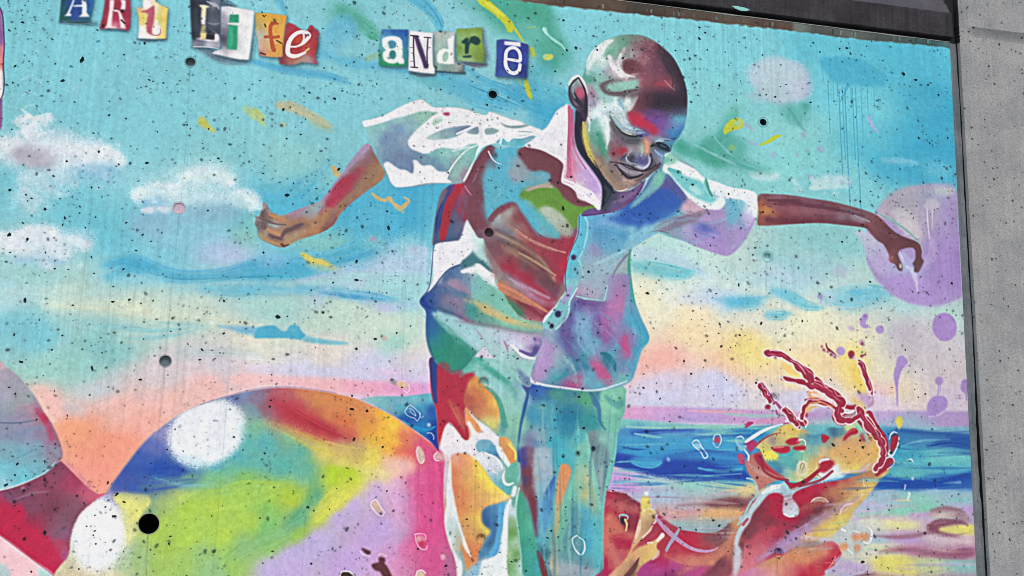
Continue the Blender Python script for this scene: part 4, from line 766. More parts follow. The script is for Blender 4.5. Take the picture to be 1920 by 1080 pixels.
# ---------------------------------------------------------------- torso skin
SKIN = '''893 300 905 282 920 272 938 280 960 274 985 272 1012 280 1030 288 1057 304 1054 340 1072 352 1086 366 1108 380 1120 392 1100 400 1086 404 1084 425 1082 440 1070 470 1064 485 1062 505 1058 525
1064 540 1050 560 1040 574 1018 600 1019 645 980 640 930 622 890 600 880 560 880 520 850 470 830 455 812 460 812 440 818 400 828 360 850 345 872 338 880 320'''
with clip(SKIN, 1, name='painted_bare_chest'):
    sheet(820, 260, 5.4)
    G('-100 -60 1700 -60 1700 2200 -100 2200', '''450 150 7c4c5c 500 130 784858 400 300 7c4c5c 380 400 7c4c5c 450 500 7c5060 400 650 7c4858 420 800 784858 450 900 7c5060 480 1000 7c4c5c 620 200 5cb0cc 700 60 5cb4d0 560 350 60b4d0 540 500 5cb4d0 560 650 5cb4d0 530 780 58b4d0 700 500 5cb4d0 760 600 60b4cc
780 280 8ca8bc 820 350 98a4b4 780 400 8cacc4 900 300 8c8c9c 950 380 6cb0c8 1050 380 60a8c0 900 450 5cb0cc 900 150 7c4c5c 1050 180 784858 1200 250 784858 1200 400 7c5460 1150 300 7c4c5c 1300 550 784c5c 1400 600 784858 1500 640 805464 1100 460 b4a89c 950 500 a8a890
900 570 6c9c4c 1050 580 6ca048 1200 560 68984c 1200 680 6ca048 1350 740 6c9c48 1450 700 74a050 1380 850 689850 1330 880 74a060 1050 680 74a054 900 640 74b49c 1100 720 b4c4b4 1200 800 b0c0b0 1250 900 a8b4a8 1330 960 a4a094 1050 800 5cb4c0 950 750 5cb4cc 1000 880 60b4c8 1150 900 5cb0c4 1200 970 60b4c4 1050 960 6cb4c4 880 720 58b0cc
750 680 804c5c 650 700 7c4c60 800 780 844454 850 880 883c50 950 980 8c3c50 1050 1040 984458 650 800 a8b4b4 620 850 9cacb0 700 820 b0b4b0 750 920 9cacac 620 960 747c94 700 1000 788098 800 980 e0b898 850 1020 dcac90 560 800 8c7078
1300 1010 a43c54 1380 1030 a03c58 1200 1060 a83850 1400 950 7c5484 500 1060 784858''', 2, pw=4.2)
    # left flank with its red streak
    G('270 430 300 380 320 450 340 520 300 600 300 700 290 800 330 900 280 960 200 1040 0 1060 -30 1080 -30 900 20 700 70 620 100 520 110 440', '130 470 3c4c98 100 560 384c90 50 700 344c90 20 850 344880 200 480 b83850 260 500 b44060 280 600 945068 240 750 a03850 270 800 843c54 180 780 5c6888 150 900 546890 120 980 4c6488 220 900 646c90 230 1000 546488 60 1020 50648c 300 480 9c5470 300 880 8890a8', 3)
    L('240 460 190 540 140 620 100 720 80 850 60 950 50 1010', [9, 13, 15, 14, 14, 15, 10], 'b93448', 3.5, .95); L('250 650 280 760 270 830', [3, 10, 5], '943850', 4, .8)
    L('60 640 20 720 -10 830', [2, 3, 2], '2c4488', 2, .7)
    L('500 90 440 200 390 300 320 400 330 500 400 600 380 720 420 850 480 940 540 1010 600 1080', [20, 22, 18, 16, 22, 26, 24, 24, 30, 24, 26], '7c4c5c', 5, .95)
    L('410 310 390 380 360 440', [3, 5, 2], 'a0808c', 3, .6); L('280 480 310 530 350 575', [3, 3, 1.5], 'c08898', 2, .7)
    L('430 350 450 600 480 780', [3, 5, 3], '6c5464', 5, .4)
    E(600, 270, 60, 60, 0, '7c6474', 10, .7)
    F('490 340 560 310 700 330 760 420 880 470 850 560 900 640 960 760 1020 900 990 980 920 880 860 780 790 660 700 670 600 720 530 790 510 830 480 720 480 600 460 480 470 400', '5ab3d0', 5, .95)
    F('620 20 900 0 820 130 800 250 720 330 600 320 600 180', '5ab4d2', 4, .9); G('740 230 850 190 960 250 980 340 900 420 800 450 740 400', '780 300 94aabc 850 260 90a0b0 900 300 8c98a8 830 400 98a8bc 940 360 7ca8b8', 8, .8)
    E(880, 450, 60, 20, 0, '60b4cc', 6, .6); F('960 380 1060 340 1140 350 1140 420 1060 460 960 480 880 460', '5eaec8', 4, .85)
    F('820 120 900 90 1000 110 1120 160 1280 240 1260 330 1270 440 1340 460 1390 520 1430 580 1550 640 1560 680 1480 690 1400 680 1310 620 1240 540 1180 470 1140 440 1150 350 1060 320 960 330 900 280 830 170', '7a4a58', 4, .95)
    F('840 560 900 530 1000 500 1100 480 1200 500 1250 560 1300 620 1390 680 1450 700 1560 680 1640 690 1500 750 1430 780 1400 850 1390 910 1340 880 1280 800 1200 720 1100 690 1000 690 940 620 840 600', '6b9b47', 3)
    L('920 530 1040 480 1160 490', [3, 7, 5], 'b4a8a0', 3, .85); L('900 525 960 500 1020 485', 2, 'c4b4b0', 2, .8)
    G('1040 700 1130 690 1240 750 1330 850 1380 960 1300 990 1220 930 1140 840 1060 760', '1100 720 b4c4b8 1200 800 aebcb0 1300 900 a8b0a4 1350 960 a0a09c', 6, .9)
    L('640 750 700 690 770 670 800 730 850 830 920 930 1000 1010 1100 1050 1250 1050', [6, 12, 10, 14, 22, 22, 16, 12, 8], '883c50', 5, .9); L('540 820 600 750 660 700', [10, 12, 10], '804c5c', 4, .9)
    G('600 820 640 770 720 760 760 840 800 920 860 1000 960 1060 1100 1160 900 1100 760 1080 560 1080 560 900', '640 820 a8b4b4 700 800 b4b8b0 740 900 a4b0a8 620 900 98a8ac 660 950 6c7890 740 1000 747c94 600 1000 84808c 820 1020 a8a8a4 700 1050 7c7c90', 5, .95)
    L('770 900 830 980 920 1040 1050 1100', [3, 7, 9, 9], 'dcb494', 3, .9)
    # ribs
    sheet(780, 440, 5.4)
    G('560 -20 820 -60 1000 -20 1300 60 1560 100 1540 200 1530 340 1480 480 1430 560 1410 680 1380 760 1290 870 1290 1100 1180 1080 1000 1040 800 980 700 900 560 880 560 600 780 500 880 400 800 260 700 130', '''750 20 7c5c70 800 120 7c5464 900 60 788090 950 20 7c8498 850 200 845868 900 140 988c80 980 170 dcb888 900 300 983850 950 220 8c4c58 1050 100 904450 1100 60 a04c58 1200 100 a83850 1300 120 9c3c50 1400 80 a84050 1500 120 b03850 1150 160 983450 1300 230 a03c50 1450 200 a83850 1500 300 b83450 1400 340 d02c50 1350 380 c8385c
1100 240 d8b080 1200 310 d8b488 1300 380 d0a890 1400 470 b89890 1050 260 807060 1150 340 806068 1100 300 787880 1200 400 7c5c64 1300 460 845460 1000 360 c03050 1080 420 b83050 1150 480 b43850 1250 560 b43c58 1350 620 a83c50 1350 540 784c5c 1200 460 704c58 1420 520 805068 1480 430 94487c
880 440 8c8090 950 450 90a8bc 1000 500 98acc0 1080 540 a89cac 1050 580 a89cb4 1150 610 c080a0 1250 640 d09cb8 1350 680 d8b0c8 1300 600 a85070 850 520 d09474 900 560 d09070 1000 610 d0806c 1150 680 d88478 1250 730 dc8890 1300 740 e09898 1100 690 b85450 950 640 a46450 1050 700 904848 1200 760 943c54 1300 780 a44064 1150 780 ac4c64
800 560 4c8c78 900 660 388868 1000 740 489078 1060 780 7c7c70 850 620 74bcac 800 660 84c4b8 950 760 80c4b4 1030 850 90b4a4 700 600 80b8bc 650 680 a8b8a8 700 760 ccc088 800 820 e0c080 900 860 dcc080 1000 880 dcb880 1100 910 d8b080 1200 910 e0b89c 1250 890 d8a0a4 1150 840 c8809c 1080 830 c4909c 560 760 4c9c94 600 820 60a498 700 900 8c9ca0 800 920 94988c 900 920 908c80 1000 950 888894 1150 960 80748c 1250 980 7c7090 1100 1000 a490b4 900 980 b8b4d4 700 960 a8c4d0''', 3, pw=4.5)
    L('930 0 1000 10 1080 60 1170 130 1280 190 1340 200', [3, 7, 8, 8, 7, 3], 'd88c84', 2.5, .85)
    L('880 120 960 160 1060 220 1160 290 1260 360 1350 430 1400 490', [8, 14, 12, 9, 8, 8, 3], 'd8b488', 3.5, .85)
    L('980 250 1100 320 1250 440 1360 530', [8, 16, 20, 16], '745460', 6, .65); L('1300 340 1400 330 1480 330', [14, 22, 18], 'cc2c4c', 6, .7)
    L('900 330 1000 380 1100 450 1220 540 1340 620 1400 640', [14, 18, 18, 16, 16, 8], 'b42f4a', 4, .85)
    L('850 170 900 290 960 330', [16, 10, 6], '8c4858', 6, .5)
    L('1080 560 1160 600 1280 660 1400 690', [10, 14, 8, 3], 'cc9cbc', 4, .75)
    L('810 520 880 540 960 590 1060 630 1180 690 1310 750', [14, 14, 10, 9, 8, 5], 'd88874', 2.5, .9); L('960 630 1060 700 1160 740', [6, 14, 6], '8c4848', 5, .7)
    F('745 520 800 560 900 650 1000 740 1080 800 1050 820 980 770 880 680 800 600', '3c8a6c', 3, .85); L('740 620 830 680 940 770 1040 860', [10, 18, 18, 8], '80c4b0', 4, .8)
    L('640 700 740 760 850 820 970 870 1100 905 1250 915', [6, 16, 16, 12, 12, 8], 'ddbb7e', 4.5, .8); L('680 880 850 925 1000 960 1200 985', [8, 8, 10, 12], '84808c', 6, .6)
sheet()
# ---------------------------------------------------------------- open shirt, left flap
FLAP = '''872 420 876 412 882 424 896 446 908 448 918 468 932 492 945 512 940 522 934 530 950 560 975 596 1018 606 1019 640 1008 668 998 690 994 724 975 716 950 690 920 662 905 650
860 700 830 690 812 672 800 640 799 610 799 582 787 566 800 545 812 524 812 500 809 480 815 462 822 457 850 452 862 448'''
with clip(FLAP, 1, name='painted_shirt_flap'):
    sheet(780, 440, 5.4)
    G('-50 -50 620 -200 700 100 820 520 1300 860 1300 1600 0 1600', '''250 130 e2e4f2 400 200 e4e6f4 500 100 e0e2f0 300 300 e0e4f2 220 420 e0e6f2 500 0 e4e8f4 600 40 c4dce4 650 120 b0d4d8 750 200 b0d8d4 800 300 a8d4d4 850 400 acd4d4 800 470 b4d8d8 700 250 7cb0b4
600 230 487c88 500 250 548494 700 310 3c7c84 500 300 4c7494 480 330 6c8ca8 550 350 e0e4ec 650 350 e4e8f2 750 420 e4e8f4 780 480 dce8ee 400 350 5478a0 350 400 4c6c98 300 450 4c6898 420 420 6080a8 500 420 7894b0 380 500 a488a8 330 480 8c90b0 450 560 9484a4 500 480 7890b0 400 600 6080a0 300 560 546c98 250 620 5c6c98 200 560 4864a0 480 620 6484a0
100 600 3454a0 150 650 3c5ca0 80 680 3050a0 150 720 3858a0 300 650 847c9c 400 670 8c7c9c 480 700 8480a0 300 720 7480a0 400 750 7c7c9c 450 780 80789c 350 780 5c7494 250 750 506c98 430 830 846c90 500 880 986c90
650 450 7cbcbc 600 500 84bcc4 700 500 7cb8bc 650 560 7cbcc0 750 560 74bcb0 600 620 90c0cc 700 620 80bcb8 560 700 4c98a0 600 760 489894 560 800 549898 650 760 90ac8c 650 820 64a098 800 650 7cc4b4 850 700 7cc4b4 950 800 84c8b4 700 700 a4bca0''', 1.5, pw=4.3)
    F('200 80 330 70 430 70 500 -20 560 -130 600 20 570 150 560 180 480 260 440 300 380 320 300 370 240 450 190 510 140 570 100 590 -20 700 60 540 170 400 130 300', 'e2e5f2', 2.5)
    G('560 -140 660 40 740 170 800 280 880 400 860 460 800 510 790 380 700 300 600 200 570 140 560 0', '600 60 bcdce0 700 150 a8d0d4 680 200 a8d0d4 760 260 a8d4d4 820 380 a4d0d0 840 430 acd4d4 580 100 dce8f0', 3)
    L('560 -100 640 30 720 150 790 270 830 340 880 400', [1, 4, 4, 3, 3, 2], 'b4dcd8', 2, .8)
    F('460 280 500 250 570 225 640 250 700 280 760 360 790 390 720 370 660 320 600 290 560 320 480 320', '4a7e8a', 3.5)
    L('440 310 340 350 250 440 180 540 110 600', [4, 3, 2.5, 2.5, 3], '4c6490', 2, .8)
    F('450 370 500 345 600 330 600 295 650 300 740 370 800 400 800 470 790 520 720 490 660 440 600 385 520 385 470 390', 'e4e8f2', 2.5)
    E(300, 100, 50, 20, 0, 'd4d8e8', 6, .6); L('240 180 330 160 450 190 400 280', [3, 6, 6, 3], 'd8dcec', 5, .6)
    F('330 480 400 450 470 500 540 600 460 560 380 560 310 530', '9c88a8', 4, .6); L('300 500 400 570 520 610', [3, 6, 4], '5c80a4', 3, .7)
    L('190 720 300 770 420 820 500 870 560 920', [3, 4, 4, 5, 3], '4c6890', 3, .7); L('480 870 560 920', [6, 4], 'a87088', 3, .8)
    L('545 430 550 560 540 700', 1.5, '6088a0', 2.5, .5)
    F('500 700 560 700 620 730 600 840 540 840 500 790', '479698', 6, .7); L('620 680 700 760 780 800', [6, 12, 6], 'c4b890', 6, .5)
    F('745 510 800 600 900 700 1000 800 1050 870 900 830 760 760 620 700 560 620 640 560', '7cc2b6', 6, .55)
    L('700 760 800 810 900 860 1000 890', [6, 9, 8, 4], 'd8bc80', 5, .7)
    G('200 780 320 810 420 840 540 910 700 940 900 960 1100 1010 1290 1040 1290 1500 1150 1550 800 1300 560 1150 400 1080 300 980', '250 850 94ccd4 400 950 98ccd8 320 1000 94ccd4 500 950 a0ccdc 700 980 a8c8dc 600 1100 98c8d4 800 1100 a4c8d4 900 960 d0c8ec 1000 1000 c8bce4 1200 1050 ccbce4 1100 1100 c8b8e0 1240 1100 9884b4 1200 1200 dce8f0 1000 1100 ccd8ec 1000 1200 a4cfd4 1150 1250 a8ccd4 1050 1350 94ccc8', 3)
    G('40 660 100 720 190 740 200 780 260 900 340 1000 420 1100 520 1160 560 1300 300 1420 150 1300 100 1000', '120 750 3858a0 180 800 3060a8 130 900 3468a4 200 880 3460a4 160 1000 3070a4 250 950 3878a4 230 1040 2f8890 160 1080 388894 300 1050 349080 400 1150 38907c 250 1200 349080 180 1200 309080 300 1300 389480', 2.5)
    L('70 640 100 720 150 740', [6, 8, 4], '2c4898', 3, .8)
    L('350 1000 480 1120 620 1230 760 1330', [10, 14, 14, 10], '3c9884', 5, .8)
    sheet(960, 540, 4)
    G('-600 180 -400 250 -150 300 50 330 220 380 200 500 170 620 150 720 100 740 0 680 -140 600 -300 420 -480 330', '-400 280 9cccd8 -300 340 9cccd8 -200 400 a4ccd4 -100 450 a8c8d4 -150 340 b0c8d8 -50 380 b8c4dc 50 360 c8bce0 130 380 c8b8dc 190 400 8c7cb0 180 460 5c5090 150 440 9484b8 100 480 b4a8d0 60 430 ccd8ec 0 420 ccd8ec 160 530 b4d4e0 0 520 98ccc8 100 580 94ccc8 120 640 a0ccd0 -100 540 9ccccc -50 600 94c8c8 50 650 94ccc8', 3)
    L('0 430 40 470 90 510 170 530', [5, 6, 7, 4], 'e6eef4', 2); L('170 380 180 440 150 500 60 470', [4, 8, 8, 4], '64589c', 3.5, .8)
    L('-60 400 -40 440 -30 480', [3, 4, 2], 'b87c9c', 3, .7); L('0 600 60 640 100 690', [4, 3, 4], '7cb4bc', 4, .6)
    F('40 600 110 660 180 700 140 800 100 760 60 680', '5c6ca8', 4, .6); L('-280 300 -240 350 -180 420', [1, 3, 1], 'b890b4', 2, .7)
sheet()
L('838 360 826 400 818 440 812 470 810 500 804 540 788 564 800 584', 1.5, '44588c', 1.5, .8)
L('801 590 802 620 806 650 816 676', 2, '3c68a0', 2, .6)
# ---------------------------------------------------------------- shirt, right side
SHR = '''1086 404 1110 402 1140 400 1160 392 1180 380 1204 358 1220 330 1236 312 1246 290 1258 284 1275 294 1300 314 1322 334 1345 342 1372 352 1400 356 1416 362 1421 378 1420 400 1412 424 1398 448 1384 466 1366 479 1344 476 1310 464 1282 452 1255 444 1236 438 1222 442
1200 456 1184 468 1182 500 1184 530 1190 562 1202 595 1217 634 1204 656 1196 680 1188 706 1178 718 1160 726 1130 732 1098 733 1060 730 1020 724 995 716 1000 690 1010 660 1018 640 1016 604 1030 585 1046 570 1062 548 1058 524 1062 500 1066 480 1072 466 1084 440'''
with clip(SHR, 1, name='painted_shirt_front'):
    sheet(960, 270, 4)
    G('-100 -200 2200 -200 2200 2200 -100 2200', '''540 560 6cb8dc 560 650 70c0d8 520 700 60bcd0 500 760 70c4d8 520 900 64bcd0 480 1000 54bcd4 440 880 74bccc 480 840 a8b4d8 640 600 5c9cd0 700 560 6cace0 650 700 6898c4 620 800 8c90bc 760 650 64a8d4 700 750 68a8cc 850 680 54a0cc 800 780 64a8cc 900 640 84c0dc 760 560 7cb4e0 880 560 3c70c8
900 500 3460b8 1000 450 3860b8 1050 550 3468bc 950 600 4078c4 1100 400 3c58b0 1150 300 645c98 1180 380 5460a8 1240 360 5470a8 1200 450 4468b4 1250 420 4870b0 1130 250 60a0b0 1180 560 6cbcd4 1250 520 7cc0d4 1200 620 60b8d8 1100 620 94ccdc 1000 640 8cc4e0 1000 700 7cbcdc 900 720 80bcd8 950 800 84bcd4 850 800 7cb8d0
1350 430 d0b0c8 1300 480 c8a8bc 1400 480 b4a0c4 1350 540 908498 1250 590 7c80a0 1150 620 90a0b8 1200 650 9c98b4 1450 550 ac98c8 1550 520 a49ccc 1600 450 8cb8d4 1650 450 64b0d0 1650 540 70b0cc 1700 420 80c4dc 1700 600 90a8d0 1450 640 6470c0 1500 640 6c80c8 1380 640 9c98d0 1300 640 a8acd0 1400 720 ac98d0 1500 720 ac94d4 1600 700 a494cc 1700 650 ac98d4 1600 800 a890cc 1500 790 ac98d0 1780 560 c4b8e4 1800 500 dce4f4 1840 400 e0ecf4 1750 380 d8e8f0 1700 350 e0ecf4 1600 340 dceaf4 1500 280 dcecf4 1450 300 68b8b0
620 920 88a8c8 700 900 8cb0cc 560 900 8c9cb8 600 1000 7ca0c4 650 1050 8ca8c8 720 1000 90b0c8 800 900 a0b8c8 840 960 88a8b0 780 1050 9cb4bc 860 850 7cb4b8 880 1000 4ca890
1150 700 74c0c8 1100 750 78c4c8 1000 850 94c0d8''', 1.5, pw=3.5)
    F('490 540 560 535 566 600 555 720 520 820 500 860 430 850 400 840 470 720', '64bcd8', 2); L('545 545 568 600 558 700 535 790 505 850', [3, 4, 4, 3, 3], '94d0ec', 2, .9)
    F('430 860 500 870 528 940 520 1040 490 1110 400 1110 410 960', '62b8d0', 2.5); L('500 870 530 950 520 1050 480 1140 460 1180', 3, '98d4e0', 1.6, .9)
    L('590 620 700 580 800 620 880 670', [4, 14, 12, 4], '84b4e0', 8, .6); L('600 640 700 680 830 700', [10, 26, 8], '549ccc', 12, .6)
    F('720 560 840 510 980 440 1080 380 1150 300 1240 370 1280 450 1200 540 1060 590 900 610 780 590', '3563bc', 9, .8); L('1120 240 1180 290 1260 370 1310 440', [10, 20, 18, 8], '5c60a0', 6, .8); E(1140, 290, 30, 60, -40, '685c9c', 5, .7)
    F('1060 640 1100 600 1180 560 1300 530 1400 500 1470 490 1400 560 1280 610 1180 650 1120 650', '847890', 3.5, .8); L('1045 660 1100 650 1180 670', [2, 3, 1], '7c6c84', 2, .8); L('1050 655 1120 600 1250 560 1400 510 1440 485', [1, 2, 2, 2, 1], '786c8c', 2, .7)
    F('1270 480 1330 410 1380 440 1460 490 1400 510 1320 520', 'ccacc0', 6, .8)
    L('760 860 900 760 1050 680', [3, 14, 8], '8cc4e0', 8, .7); L('900 700 1050 640 1200 580', [6, 12, 4], '8ccce0', 6, .6); L('620 900 720 860 840 800', [4, 8, 4], 'a0cce4', 4, .7)
    E(1430, 645, 70, 26, 5, '5868bc', 10, .85); E(1500, 700, 120, 30, 10, '8f88cc', 12, .5); L('1300 640 1480 720 1620 760', [8, 20, 30], 'a894d0', 12, .5)
    F('1480 480 1600 470 1610 560 1580 660 1500 640 1450 560', 'ab92c4', 8, .6); F('1610 440 1720 400 1720 520 1650 600 1620 560', '6cb4d0', 7, .6); L('1660 430 1700 400 1710 480', [4, 8, 4], '8cc8dc', 4, .7)
    F('840 830 900 790 890 1100 850 1200 730 1200 740 1060 780 900', 'a0b4bc', 7, .7); L('720 1200 735 1080 770 960 830 870 880 820', [6, 4, 4, 4, 3], '786c98', 4, .75)
    L('890 800 880 920 895 1050 905 1200', [5, 8, 8, 10], '48a48c', 3.5, .95)
    F('1180 60 1200 80 1260 130 1340 170 1400 200 1450 230 1440 300 1480 380 1520 400 1580 400 1600 440 1560 490 1500 492 1430 480 1370 440 1320 400 1280 350 1230 290 1180 230 1130 210 1140 150 1200 120 1140 90', 'e2edf2', 2.5)
    F('1180 200 1250 210 1300 240 1370 260 1430 290 1470 360 1510 400 1540 410 1500 440 1440 430 1380 400 1300 350 1240 290 1200 240', '6cc4cc', 4, .9); L('1180 190 1260 215', 8, '5cb8bc', 3, .8); E(1380, 350, 60, 24, 30, 'bce4e8', 5, .8)
    L('1440 200 1460 280 1475 340 1500 390', [3, 4, 5, 4], '4c9c90', 2.5, .9); F('1470 250 1530 270 1600 280 1700 320 1800 340 1840 380 1848 450 1840 520 1810 560 1800 480 1720 420 1620 410 1560 400 1500 360 1480 310', 'e4ecf6', 2.5, .95)
    L('1690 340 1700 440', 2, 'c8e0ec', 2, .6)
    F('1130 120 1180 60 1240 60 1330 150 1260 130 1170 160', '86c8b8', 3, .8); F('1000 340 1060 260 1120 200 1150 230 1110 320 1000 410 930 460 880 480', '80bcc0', 4, .85); F('1060 260 1110 200 1140 260 1080 330', '7cc4b0', 4, .7)
    L('1820 560 1790 620 1700 720 1640 800 1590 835', [5, 5, 5, 4, 3], 'b49cd8', 3, .7); L('880 700 960 660', 6, '8ccce4', 4, .5)
    sheet(960, 540, 4)
    G('300 -100 500 -50 730 -100 880 -100 900 -20 910 100 960 240 1040 375 960 460 920 600 860 700 700 750 480 770 200 730 130 700 200 500 230 260 330 150',
      '''400 -20 8cb8cc 380 60 b09cd0 420 30 a894cc 350 140 78c0d0 330 220 80c4d0 290 300 70b8c4 390 230 74b0cc 400 150 60b0c0 280 380 84b0c0 300 500 a0b4c8 220 480 b49cd4 250 560 bc98d0 200 620 b494cc 270 480 b08ccc 320 560 90b0c0 380 560 84b0c0 350 400 7484b4
550 -30 9c90b8 520 30 c08cb4 600 50 c490b4 680 40 94a8c8 660 -20 98a8c4 520 100 6c5898 600 110 745ca0 700 130 7c68a8 480 150 6c60a4 440 250 6c64a8 500 220 80a4d0 550 260 80a8d4 480 300 6c94c4 550 340 60a4cc 600 220 7468ac 640 260 7c5ca0 620 330 6c5c9c 600 400 64b0cc 550 440 6cb0cc 500 400 5c84b8 420 400 5c64a4 400 350 6c5ca0 450 480 5c90b4 480 540 3c88ac 520 500 489cb4
700 230 b070b4 720 170 b870ac 760 120 b878b0 820 120 c080ac 820 60 a878b0 780 200 a080c0 700 320 a060a0 680 380 9c60a4 720 400 7c88c0 760 300 6c98c8 650 460 8498c4 740 480 60a8c4 780 420 64a4c8 820 380 b85c90 840 420 bc5c90 870 470 b868a0 860 360 9080b8 920 330 7898c8 880 250 4cacd0 950 300 44a8cc 980 400 40a8cc 920 450 44a0c8 880 540 60a4cc 900 600 58a8c8 840 600 8c88bc 850 650 5cb0c4 800 560 7090bc
640 580 bc6094 680 640 bc6098 730 680 b86498 620 540 a870a0 600 640 68b0cc 560 600 4094b4 700 520 2c7c94 740 560 307c98 760 620 5ca8bc 480 700 b85c94 520 700 b05c90 440 720 a060a0 560 700 60b0d0 400 650 4c98b0 340 680 50a8bc 300 640 78a8c0 780 700 7cc4c0 820 640 80c8c0 650 720 5cb0cc 860 680 88ccc8''', 3, pw=3.2, wob=4)
    F('480 60 500 -60 520 -160 720 -160 715 -20 700 60 680 98 600 90 520 78', '96a0c0', 3, .5); L('480 60 560 82 640 92 685 98 705 40 715 -20', [3, 4, 4, 3.4, 3, 2], '9cd0d8', 2.6, .8); L('490 40 510 10 600 20 650 40', [4, 10, 10, 4], 'bc88b0', 6, .5)
    L('500 110 600 116 700 120', [8, 10, 8], '685496', 5, .7); L('470 130 430 240 400 340 420 450 470 520', [8, 12, 14, 12, 6], '6458a0', 8, .7); L('620 150 640 250 620 340', [6, 14, 8], '7458a0', 7, .6)
    E(530, 250, 50, 70, 0, '88b0d8', 12, .6); L('480 520 520 570 560 600', [6, 10, 6], '2f88ac', 5, .7)
    F('800 400 820 370 850 350 870 370 868 420 886 480 860 480 830 450 800 420', 'bc5c94', 2.5, .95)
    F('580 570 600 545 640 550 700 600 740 660 750 700 720 722 680 690 640 640 600 600', 'bc6094', 3, .9); F('420 720 460 680 520 660 535 690 530 725 490 738 440 735', 'b85c94', 2.5, .9)
    L('670 490 720 510 760 560 775 620', [5, 10, 9, 3], '2c7c94', 3.5, .9); L('330 690 400 650 460 620 520 580', [3, 8, 9, 8], '308ca8', 5, .7)
    L('700 130 760 130 820 110 840 60', [8, 14, 14, 6], 'b47cb4', 8, .6); L('700 220 700 290 680 360', [10, 14, 8], 'a860a4', 6, .6)
    L('868 60 860 200 830 260', [8, 10, 4], '60b0d0', 5, .6)
    L('900 -60 905 40 915 110', [8, 9, 4], '4ca890', 3, .95); L('880 160 940 260 990 370', [8, 14, 8], '46a8cc', 6, .7)
    F('215 470 250 430 290 430 295 540 270 620 250 680 160 690 150 700 180 600', 'b696d2', 6, .6)
    F('350 10 400 -60 500 -60 470 30 440 80 430 160 420 210 370 270 330 310 290 320 240 300 230 260 290 190 330 130', '80c4d0', 2); F('370 60 400 10 450 -20 440 40 420 90 380 130', 'b098d4', 4, .8); L('490 0 455 60 430 110 428 170 410 220 370 270 330 308', 3, 'b4e0e4', 1.6, .9)
    L('345 60 330 130 280 190 235 250', [4, 5, 6, 6], 'dcecf2', 1.8); E(345, 195, 24, 26, 0, '3c3468', 1.4); E(298, 286, 16, 20, 20, '20304c', 1.4); E(360, 92, 8, 10, 0, '4c3c80', 1.4); E(420, 55, 14, 6, 0, '40406c', 1.4)
    L('145 705 250 730 400 750 560 772 660 765 760 735 860 700', [7, 5, 4, 5, 5, 4, 2], 'dcebf2', 3, .85); L('130 660 150 700', 5, 'dce4f0', 2)
    sheet(960, 270, 4)
    E(462, 850, 20, 21, 0, '54386c', 1.5)
sheet()
L('1086 404 1084 440 1072 466 1062 500 1060 526 1062 546', 1.6, '544c84', 1.4, .8)
# collar at right, neck
NECK = '1100 392 1122 388 1136 372 1144 352 1160 358 1180 356 1204 340 1212 334 1206 352 1196 368 1180 382 1160 394 1130 402 1090 406'
with clip(NECK, 1, name='painted_neck'):
    G(NECK, '1140 368 404460 1130 375 3c4c58 1150 372 4c5068 1170 372 806898 1150 390 705c98 1120 398 745894 1190 365 7c6494 1200 345 785c90 1180 380 64487c 1135 385 44505c', 1.5)
    L('1096 404 1130 400 1155 396 1180 382 1204 350', 2, '5c4080', 1.6, .9); L('1150 380 1172 372 1190 360', [4, 8, 4], '84709c', 4, .6)
